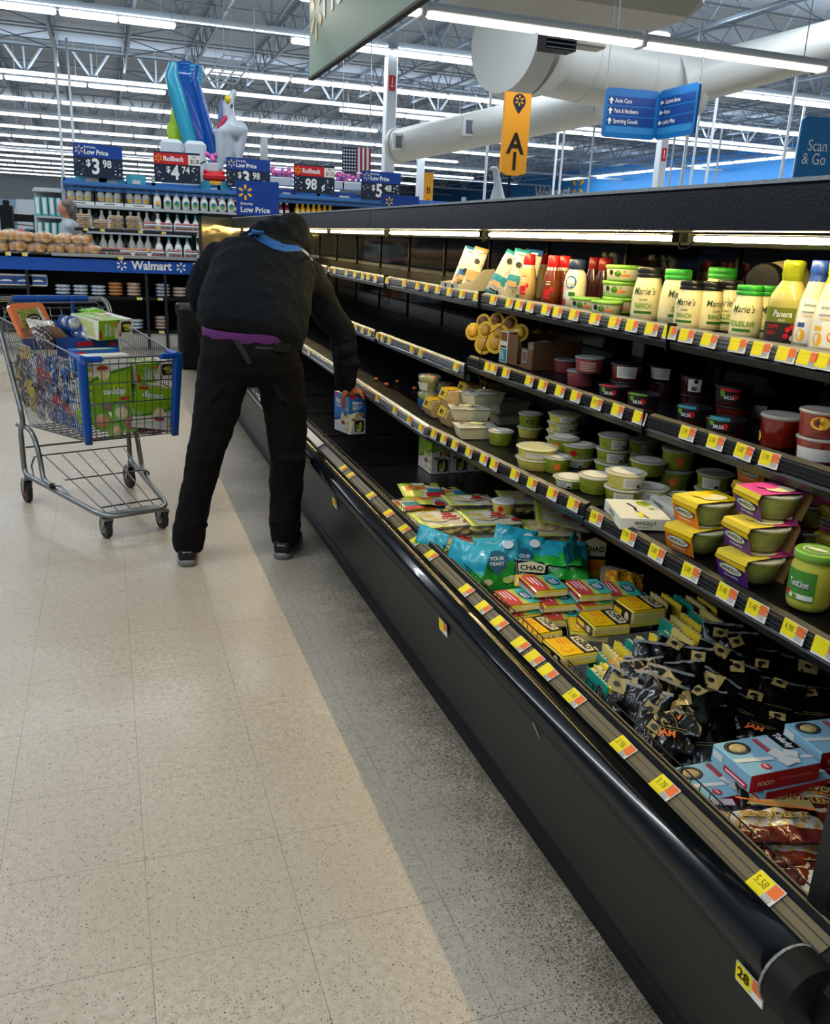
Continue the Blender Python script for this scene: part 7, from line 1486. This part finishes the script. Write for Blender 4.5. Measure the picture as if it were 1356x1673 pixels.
pk = [pie('a', LBLW, WHT), pie('a', COOK, ORG), pie('a', MUF, RED)]
sides = []
for px, n, kx, z, l in ((103, 3, 0, .612, 'upper shelf, first stack from the left'), (132, 3, 0, .612, 'upper shelf, second stack from the left'), (161, 3, 0, .612, 'upper shelf, third stack from the left'), (189, 4, 1, .612, 'upper shelf, fourth stack, all tan'), (219, 4, 2, .612, 'upper shelf, fifth stack'), (266, 4, 0, .612, 'upper shelf, first stack past the divider'), (293, 3, 2, .612, 'upper shelf, second stack past the divider'), (318, 3, 0, .612, 'upper shelf, stack beside the dark hoodie'),
                       (220, 3, 0, .232, 'lower shelf, stack left of the divider'), (262, 4, 2, .232, 'lower shelf, stack right of the divider'), (190, 3, 1, .232, 'lower shelf, stack seen through the cart'), (60, 4, 2, .232, 'lower shelf at the far left'), (30, 4, 0, .232, 'lower shelf furthest left, seen over the cart'), (150, 3, 0, .232, 'lower shelf, stack behind the cart handle')):
    x = ony(px, 475, YB_+.15).x
    for k in range(n): c_ = pk[kx].copy(); COL.objects.link(c_); c_.matrix_world = T(x, YB_+.16, z+k*.0395); c_['label'] = 'wrapped round cake in a stack on the '+l; c_['group'] = 'stacks of wrapped cakes under the bakery table'
for o in pk: bpy.data.objects.remove(o)
for o in (kC, kB, kD):
    for c in [k for k in bpy.data.objects if k.parent == o]: bpy.data.objects.remove(c)
    bpy.data.objects.remove(o)
for i, px in enumerate((10, 38, 62)):
    x = ony(px, 455, YB_+.1).x; q = MB(); q.box((0, 0, .065), (.19, .10, .13), WHT, ch=.01); q.rect(-.09, .02, .09, .11, KB, frame((0, -.0505, 0), (1, 0, 0), (0, 0, 1)), .001); q.disc(0, .05, .06, .022, WHT, frame((0, -.0505, 0), (1, 0, 0), (0, 0, 1)), .002, 16, 0, PI)
    o = q.build('bread_pack'); o.matrix_world = T(x, YB_+.14, .700); tag(o, 'white and blue wrapped bread pack on the table shelf, '+('leftmost', 'middle', 'right')[i]+' of three', 'bread pack', 'blue bread packs')
q = MB(); q.box((-1.2, YB_+.4, .685), (.76, .7, .02), TDK); D(q).build('shelf', bt)

# ------------------------------------------------------------------ grocery shelving behind
YG = 12.0; GS = mat('shelf_grey', 'b4bcc2', .45); GB = mat('rail_blue', '3f78bc', .45)
gx0, gx1 = ony(104, 330, YG).x, 6.2
gz = [1.655, 1.32, 1.00, .62, .2]
gs = thing('grocery_shelving', 'long grey and blue grocery shelving run with bottles, under the price signs', 'shelving', T(0, YG, 0))
def E2(mb): mb.v = [Vector((v.x, v.y-YG, v.z)) for v in mb.v]; return mb
for z in gz: q = MB(); q.box(((gx0+gx1)/2, YG+.22, z-.02), (gx1-gx0, .44, .04), GS); E2(q).build('shelf', gs)
q = MB(); q.box(((gx0+gx1)/2, YG+.45, .95), (gx1-gx0, .03, 1.9), TDK); E2(q).build('back_panel', gs)
x = gx0
while x < gx1+.1: q = MB(); q.box((x, YG+.45, 1.05), (.05, .08, 2.1), GS); E2(q).build('upright', gs); x += 1.22
q = MB()
for z, y in ((1.935, .0), (1.86, .05), (1.99, .42)): q.box(((gx0+gx1)/2, YG+y, z), (gx1-gx0, .02, .045), GB)
E2(q).build('top_rail', gs)
q = MB(); q.box(((gx0+gx1)/2, YG+.22, 1.905), (gx1-gx0, .44, .02), GB); E2(q).build('top_shelf', gs)
BW = mat('syrup_bottle_dark', '182430', .2); BLW = mat('bottle_label_white', 'dfe2e0', .5); TEAL = mat('cap_teal', '0f9a86', .4); LGN = mat('label_leaf', '58a848', .5); BL2 = mat('bottle_white', 'd8dde0', .35)
def bottle(dark):
    q = MB(); q.M = Matrix.Scale(1.36, 4)
    q.lathe([(.034, 0), (.040, .01), (.041, .09), (.030, .125), (.014, .155), (.013, .175)], BLW if dark else BL2, 14)
    q.lathe([(.0155, .165), (.0155, .195), (.012, .198)], BLW if dark else TEAL, 12)
    F_ = frame((0, -.0415, 0), (1, 0, 0), (0, 0, 1))
    if dark: q.disc(0, .055, .020, .018, SPARK, F_, .0005, 12); q.rect(-.02, .028, .02, .033, INK, F_, .0006)
    else: q.disc(0, .055, .026, .030, LGN, F_, .0005, 12); q.disc(0, .065, .020, .012, PB, F_, .0008, 12)
    return q
bd = bottle(True).build('syrup_bottle'); bg_ = bottle(False).build('sauce_bottle_teal')
bg_.name = 'dressing_bottle'; tag(bd, 'a', 'bottle'); tag(bg_, 'a', 'bottle')
def crate():
    t = thing('case_tray', 'a', 'box', T(0, -50, 0), 'white case trays of bottles'); q = MB(); q.box((0, -.10, .022), (.37, .004, .044), BLW); q.box((0, .0, .003), (.37, .2, .006), BLW)
    for s in (-1, 1): q.add([(s*.185, -.10, 0), (s*.185, .10, 0), (s*.185, .10, .26), (s*.185, .0, .26), (s*.185, -.10, .06)], [(0, 1, 2, 3, 4), (4, 3, 2, 1, 0)], BLW); q.add([(s*.185, -.101, 0), (s*.185, -.101, .25), (s*.15, -.101, .05), (s*.15, -.101, 0)], [(0, 1, 2, 3), (3, 2, 1, 0)], BLW)
    q.rect(-.07, .014, .07, .024, INK, frame((0, -.1025, 0), (1, 0, 0), (0, 0, 1)), .0005); q.build('tray_card', t); return t
cr = crate()
rown = ('on the top row', 'on the middle row', 'on the lower row')
for r_, z in enumerate(gz[:3]):
    zt = z+.001
    for i in range(3 if r_ == 0 else 3):
        x = gx0+.21+.385*i
        copy_tree(cr, T(x, YG+.13, zt), 'white case tray of dark topped bottles '+rown[r_]+', '+('first', 'second', 'third')[i]+' from the left end')
        for k in (-1, 0, 1): c_ = bd.copy(); COL.objects.link(c_); c_.matrix_world = T(x+.112*k, YG+.10, zt+.008); c_['label'] = 'white bottle with a yellow label in the '+('first', 'second', 'third')[i]+' case tray '+rown[r_]; c_['group'] = 'yellow labelled bottles in case trays'
    c_ = bd.copy(); COL.objects.link(c_); c_.matrix_world = T(gx0+.21+.77+.26, YG+.06, zt); c_['label'] = 'single yellow labelled bottle '+rown[r_]+' between case trays and teal capped bottles'
    for i in range(10 if r_ == 0 else 7):
        c_ = bg_.copy(); COL.objects.link(c_); c_.matrix_world = T(gx0+1.38+.128*i, YG+.06, zt); c_['label'] = 'white bottle with teal cap and green label '+rown[r_]+' of the shelving'; c_['group'] = 'teal capped bottles '+rown[r_]
bpy.data.objects.remove(bd); bpy.data.objects.remove(bg_)
for c in [k for k in bpy.data.objects if k.parent == cr]: bpy.data.objects.remove(c)
bpy.data.objects.remove(cr)
JUI = mat('juice_maroon', '6a2030', .3); SQY = mat('squash_yellow', 'e0a81c', .3)
def juice(m, capm):
    q = MB(); q.lathe([(.035, 0), (.040, .01), (.040, .10), (.028, .13), (.018, .145), (.018, .165)], m, 12); q.lathe([(.019, .155), (.019, .178)], capm, 10); q.rect(-.028, .03, .028, .075, OFFW, frame((0, -.0405, 0), (1, 0, 0), (0, 0, 1)), .001); return q
a_ = juice(JUI, WHT).build('juice_bottle')
first = True
for grp, m_, lab, xs in (('maroon', JUI, 'maroon juice bottle with a white cap on the top row left of the blue sign', [ony(px, 340, YG).x for px in (358, 367, 376, 385, 394, 460, 470)]), ('yellow', SQY, 'yellow squeeze bottle on the top row just above the case canopy', [ony(px, 345, YG).x for px in range(487, 545, 9)])):
    base = a_ if first else juice(SQY, MATS['cap_yellow']).build('squeeze_bottle')
    for i, x in enumerate(xs):
        c_ = base if i == 0 else base.copy()
        if i: COL.objects.link(c_)
        c_.matrix_world = T(x, YG+.07, gz[0]+.001); tag(c_, lab, 'bottle', grp+' bottles on the top row')
    first = False
# boxes on the top shelf of the run
TBX = mat('box_aqua', '4fb4cc', .5); n0 = 0
for i, (px, w_, h_, m_, lab) in enumerate(((150, .42, .16, TBX, 'aqua box on the top shelf behind the 3.98 sign'), (182, .34, .13, TBX, 'aqua box on the top shelf right of the 3.98 sign'), (222, .26, .17, TBX, 'taller aqua box on the top shelf left of the 4.74 sign'), (345, .34, .11, KB, 'blue box on the top shelf between the 4.74 and the third sign'), (365, .2, .11, KB, 'small blue box beside the third sign'), (466, .3, .11, KB, 'blue box left of the 98 cent sign'), (560, .4, .12, KB, 'blue box right of the 98 cent sign'))):
    x = ony(px, 290, YG+.2).x; q = MB(); q.box((0, 0, h_/2), (w_, .3, h_), m_, ch=.004); q.rect(-w_*.2, h_*.3, w_*.2, h_*.6, WHT, frame((0, -.151, 0), (1, 0, 0), (0, 0, 1)), .001); o = q.build('stock_box'); o.matrix_world = T(x, YG+.24, 1.916); tag(o, lab, 'box')
# price signs on the run
def at3(a, b_, c, y): return ony(*a, y), ony(*b_, y), ony(*c, y)
price_sign('price_sign', 'blue and dark Low Price sign reading $3.98 above the left end of the shelving', *at3((118, 232), (199, 240), (121, 287), YG-.02), 'low', ('$3', '98'))
price_sign('price_sign', 'red topped Rollback sign reading $4.74', *at3((250, 246), (326, 251), (253, 297), YG-.02), 'roll', ('$4', '74'), '$5.28')
price_sign('price_sign', 'Low Price sign partly behind the nearer plain one, showing a 98 ending', *at3((368, 256), (440, 262), (370, 305), YG-.02), 'low', ('$3', '98'))
price_sign('price_sign', 'red topped Rollback sign reading 98 cents', *at3((480, 267), (547, 272), (480, 314), YG-.02), 'roll', ('98', '¢'), '$1.12')
price_sign('price_sign', 'Low Price sign reading $5.48 furthest right, above the case canopy', *at3((589, 278), (653, 283), (590, 325), YG-.02), 'low', ('$5', '48'))
price_sign('case_sign', 'nearer dark blue Low Price sign standing on the far end of the case', *at3((387, 294), (457, 298), (387, 354), YE-.02), 'plain', True)
price_sign('case_sign', 'dark blue sign with a yellow spark peeking over the case canopy', *at3((622, 317), (684, 321), (622, 352), YE-.04), 'plain', None)
sg_ = [o for o in bpy.data.objects if o.name == 'case_sign.001'][0]; zb = sg_.matrix_world.translation.z; q = MB(); q.box((.17, -zb/2+.02, -.03), (.04, zb, .02), STEEL); q.box((.17, -zb+.01, -.03), (.3, .02, .3), STEEL); q.build('stand_pole', sg_)
# toys and packs behind the signs
t = thing('tall_white_box', 'pair of tall white cartons standing behind the Rollback sign', 'box', T(0, 12.6, 0)); a, b_ = ony(262, 222, 12.6), ony(337, 229, 12.6); q = MB()
for x0, x1 in ((a.x, (a.x+b_.x)/2-.01), ((a.x+b_.x)/2+.01, b_.x)): q.box(((x0+x1)/2, .1, 2.30), (x1-x0, .3, .68), WHT2, ch=.05); q.tube([(x0+.02, -.052, a.z-.30), ((x0+x1)/2, -.054, a.z-.36), (x1-.02, -.052, a.z-.30)], .008, INK, 5); q.box(((x0+x1)/2, .1, .98), (x1-x0, .3, 1.96), WHT2)
q.build('carton_pair', t)
IB = mat('inflatable_blue', '0f4fa8', .2, coat=.5); IA = mat('inflatable_aqua', '2f9fc0', .25, coat=.4); YI = 13.6
t = thing('inflatable_slide', 'tall blue and aqua inflatable water slide hanging above the shelving', 'inflatable', T(0, YI, 0)); pts = [ony(px, py, YI) for px, py in ((303, 106), (300, 128), (309, 160), (318, 195), (327, 228), (334, 250))]
L0 = [Vector((p_.x, p_.y-YI, p_.z)) for p_ in pts]
q = MB(); q.loft([(p_, (1, 0, 0), (0, 1, .0), .18, .07) for p_ in L0], IB, 16, p=3); q.build('slide_bed', t)
for s, o_ in ((-1, -.20), (1, .16)): q = MB(); q.tube([p_+Vector((o_*(.9 if s < 0 else 1), -.06, 0)) for p_ in L0], .10, IA if s < 0 else IB, 12, rs=[.07, .11, .12, .12, .12, .10] if s < 0 else [.05, .06, .07, .08, .10, .11]); q.build('side_tube', t)
q = MB()
for k in range(5): q.ell(tuple(L0[0]+Vector((.14, 0, -.02-.05*k))), (.12, .1, .05), IA, None, 14, 8)
for k in range(6): q.ell(tuple(L0[5]+Vector((.18, 0, .05-.07*k))), (.10, .1, .055), IA, None, 14, 8)
q.ell(tuple(L0[0]+Vector((0, 0, .0))), (.14, .08, .06), IB, None, 14, 8); q.build('end_roll', t)
q = MB(); q.tube([L0[0], L0[0]+Vector((0, 0, 6.9-pts[0].z))], .006, STEEL, 4); q.tube([L0[5]+Vector((.1, 0, -.1)), L0[5]+Vector((.1, 0, -1.0))], .05, IA, 8); q.build('hanger', t)
q = MB(); p_ = ony(287, 212, 13.9); limb(q, [(0, 0, -.18), (0, 0, .0), (0, 0, .14), (-.02, 0, .26)], [.12, .14, .07, .04], mat('toy_lime', 'a8d02a', .4)); q.tube([(0, 0, 0), (0, .05, 3.7)], .004, STEEL, 4); tag(q.build('lime_inflatable'), 'small lime green inflatable half hidden behind the slide', 'inflatable').matrix_world = T(p_.x, 13.9, p_.z)
IW = mat('inflatable_white', 'b8c2cc', .35, coat=.2); YU = 13.2
t = thing('inflatable_animal', 'white inflatable horse like animal with yellow muzzle hanging above the shelving', 'inflatable', T(0, YU, 0)); P_ = lambda px, py, dy=0: Vector((ony(px, py, YU+dy).x, dy, ony(px, py, YU+dy).z)); q = MB()
limb(q, [P_(378, 158), P_(372, 172), P_(374, 190), P_(376, 208)], [.055, .09, .10, .14], IW); limb(q, [P_(366, 215), P_(380, 212), P_(392, 212)], [.13, .16, .12], IW); limb(q, [P_(362, 215), P_(361, 245), P_(360, 275)], [.11, .08, .05], IW); limb(q, [P_(372, 222), P_(375, 245), P_(374, 262)], [.12, .09, .07], IW); limb(q, [P_(396, 212), P_(392, 238), P_(389, 262)], [.09, .08, .06], IW)
q.ell(tuple(P_(382, 152)), (.05, .05, .06), IW)
smoothed(q, 'body', t, .02, 2)
q = MB(); q.ell(tuple(P_(372, 162, -.08)), (.045, .05, .06), mat('muzzle_yellow', 'e8c81c', .4)); q.build('muzzle', t); q = MB(); limb(q, [P_(364, 168, .02), P_(363, 182, .03), P_(361, 196, .03)], [.05, .06, .05], mat('mane_violet', '6a74a8', .4)); limb(q, [P_(369, 194, -.06), P_(362, 202, -.06), P_(358, 209, -.05)], [.05, .04, .04], mat('mane_pink', 'b8345a', .4)); q.build('mane', t)
q = MB(); q.ell(tuple(P_(379, 173, -.10)), (.015, .02, .03), NAVY); q.build('eye', t); q = MB(); a = P_(379, 150); q.tube([a, (a.x, a.y, 6.8)], .004, STEEL, 4); q.build('hanger', t)
t = thing('toy_wagon', 'red, yellow and blue toy wagon on the top shelf beside the white cartons', 'toy', T(ony(350, 285, 12.2).x, 12.2, 1.93)); q = MB(); q.box((0, 0, .20), (.32, .2, .10), RED, ch=.03); q.box((0, 0, .11), (.2, .2, .08), SPARK, ch=.02); q.tube([(-.15, 0, .28), (-.05, 0, .25), (.05, 0, .25), (.15, 0, .28)], .03, RED, 8); q.build('wagon_body', t)
for s in (-1, 1): q = MB(); q.tube([(s*.14, -.13, .075), (s*.14, -.07, .075)], .075, IA, 14); q.build('wheel', t)
FY = 20.5; p0, p1, p2_ = ony(559, 240, FY), ony(606, 243, FY), ony(559, 281, FY)
F0, w_, h_ = sign_frame(p0, p1, p2_); t = thing('flag', 'American flag hanging from the roof behind the price signs', 'flag', F0); q = MB()
for k in range(13): q.box((w_*(k+.5)/13 if True else 0, h_/2, 0), (w_/13, h_, .012), mat('flag_red', 'a03048', .7) if k % 2 == 0 else WTXT)
q.box((w_*.25, h_*.48, .003), (w_*.5, h_*1.04, .014), mat('flag_blue', '23345c', .7))
for i in range(5):
    for k in range(7): q.disc(w_*(.06+.095*i), h_*(.08+.135*k), .025, .025, WTXT, None, .012, 5)
q.build('flag_cloth', t); q = MB()
for x in (.02, w_-.02): q.tube([(x, h_*.9, 0), (x, h_*.9+3.6, 0)], .01, STEEL, 4)
q.build('hanger', t)
PNK = mat('plush_pink', 'd468a8', .6, var=.35, vs=18, bump=.6, bs=30); PURP = mat('plush_violet', '9a6ac0', .6)
for i, (px, py) in enumerate(((450, 285), (468, 286), (552, 292), (565, 293), (580, 294), (346, 262))):
    p_ = ony(px, py, 12.35); q = MB(); q.box((0, 0, -.10), (.17, .2, .12), WHT2, ch=.01); r2 = random.Random(i)
    for k in range(7): q.ell((r2.uniform(-.07, .07), r2.uniform(-.06, .06), r2.uniform(-.02, .08)), (.035, .035, .04), PNK if k % 3 else PURP, None, 10, 6)
    q.box((0, .0, -.18), (.16, .18, .06), CLEAR); o = q.build('plush_tub'); o.matrix_world = T(p_.x, 12.35, p_.z); tag(o, 'white tub of pink plush toys on the top shelf, '+('left of the 98 cent sign', 'touching the 98 cent sign', 'right of the 98 cent sign', 'under the flag', 'left of the 5.48 sign', 'behind the toy wagon')[i], 'toy display', 'tubs of pink toys')
# far left: paper goods shelf, rack, side wall shelves
AQ = mat('pack_aqua', '5fb0b4', .4, var=.15, vs=10); t = thing('end_shelving', 'grey shelf unit of aqua and white packs behind the person in grey', 'shelving', T(0, 13.2, 0)); xa, xb = ony(54, 330, 13.2).x, ony(104, 330, 13.2).x
for z in (.3, .8, 1.14, 1.49, 1.86): q = MB(); q.box(((xa+xb)/2, .2, z-.015), (xb-xa, .4, .03), GS); q.build('shelf', t)
q = MB(); q.box((xb, .2, 1.0), (.04, .4, 2.0), GS); q.box(((xa+xb)/2, .4, .95), (xb-xa, .02, 1.9), GS); q.build('frame', t)
for z, rn in ((1.49, 'upper'), (1.14, 'middle'), (.80, 'lower')):
    for k in range(4):
        q = MB(); q.box((0, 0, .13), (.088, .2, .27), AQ, ch=.012); q.rect(-.025, .03, .02, .25, WHT, frame((0, -.101, 0), (1, 0, 0), (0, 0, 1)), .001); o = q.build('paper_pack'); o.matrix_world = T(xa+.055+.099*k, 13.33, z+.001) @ RY(rad(0 if rn != 'middle' else 3)); tag(o, 'aqua and white tall pack on the '+rn+' shelf behind the person in grey', 'pack', 'aqua packs on the '+rn+' shelf')
t = thing('checkout_rack', 'dark cluttered rack with black bags and small goods at the far left', 'rack', T(0, 12.6, 0)); q = MB(); xa = ony(4, 350, 12.6).x; q.box((xa+.05, .1, .8), (.16, .3, 1.6), BLK2); q.box((xa+.05, .1, 1.62), (.08, .08, .1), BLK2); q.box((ony(38, 342, 12.6).x, 0, 1.44), (.26, .05, .10), BLK2)
q.tube([(ony(12, 350, 12.6).x, 0, 0), (ony(12, 350, 12.6).x, 0, 1.5)], .015, STEEL, 6); q.tube([(ony(12, 350, 12.6).x, 0, 1.36), (ony(54, 350, 12.6).x, 0, 1.34)], .012, STEEL, 6); q.tube([(ony(54, 350, 12.6).x, 0, 0), (ony(54, 350, 12.6).x, 0, 1.5)], .015, STEEL, 6); q.build('rack_frame', t)
for px, w_, z, h_, m_, n_ in ((46, .17, 1.12, .20, BLK2, 'black_bag'), (24, .16, 1.14, .18, TDK, 'dark_bag'), (33, .06, 1.25, .10, CORAL, 'red_item'), (17, .06, 1.22, .12, WHT2, 'white_item'), (46, .14, 1.26, .07, NAVY, 'small_sign')): q = MB(); q.box((ony(px, 350, 12.6).x, -.06, z), (w_, .10, h_), m_, ch=.02); q.build(n_, t)
for i, (px, Y) in enumerate(((20, 40), (52, 38), (100, 34), (690, 24))):
    p_ = ony(px, 318, Y); q = MB(); q.box((0, 0, p_.z/2-.1), (1.2 if i != 3 else .5, .5, p_.z-.2), PALE if i % 2 else mat('stand_pale_blue', '8fb4d4', .5), ch=.02); q.box((0, -.26, p_.z*.7), (.9, .02, .4), WHT2); o = q.build('distant_stand'); o.matrix_world = T(p_.x, Y, 0); tag(o, ('pale blue distant display stand at the far left', 'pale distant display stand seen left of the grocery shelving', 'distant blue stand above the aqua packs', 'pale distant stand beside the small yellow lane marker', 'distant blue stand at the left picture edge')[i], 'display stand')
p_ = ony(698, 330, 19); q = MB(); q.box((0, 0, p_.z/2), (.05, .05, p_.z), GRY); q.box((0, -.03, p_.z+.1), (.22, .05, 1.1), YC); q.text('B', 0, p_.z+.25, .2, INK, frame((0, -.056, 0), (1, 0, 0), (0, 0, 1)), z=.002); q.text('1', 0, p_.z, .2, INK, frame((0, -.056, 0), (1, 0, 0), (0, 0, 1)), z=.002); o = q.build('lane_pole'); o.matrix_world = T(p_.x, 19, 0); tag(o, 'small distant yellow lane marker just above the case canopy', 'sign')
# white animal figure and a post behind the canopy
p_ = ony(814, 312, 16); q = MB(); limb(q, [(0, 0, .5), (0, 0, p_.z-.2), (-.02, 0, p_.z+.12), (-.08, 0, p_.z+.38)], [.2, .17, .08, .06], IW); q.ell((-.14, -.02, p_.z+.42), (.09, .05, .05), IW); q.box((0, 0, .3), (.5, .5, .6), WHT2); o = q.build('animal_figure'); o.matrix_world = T(p_.x, 16, 0); tag(o, 'white toy animal with a long neck behind the canopy, left of the lane pole', 'toy')
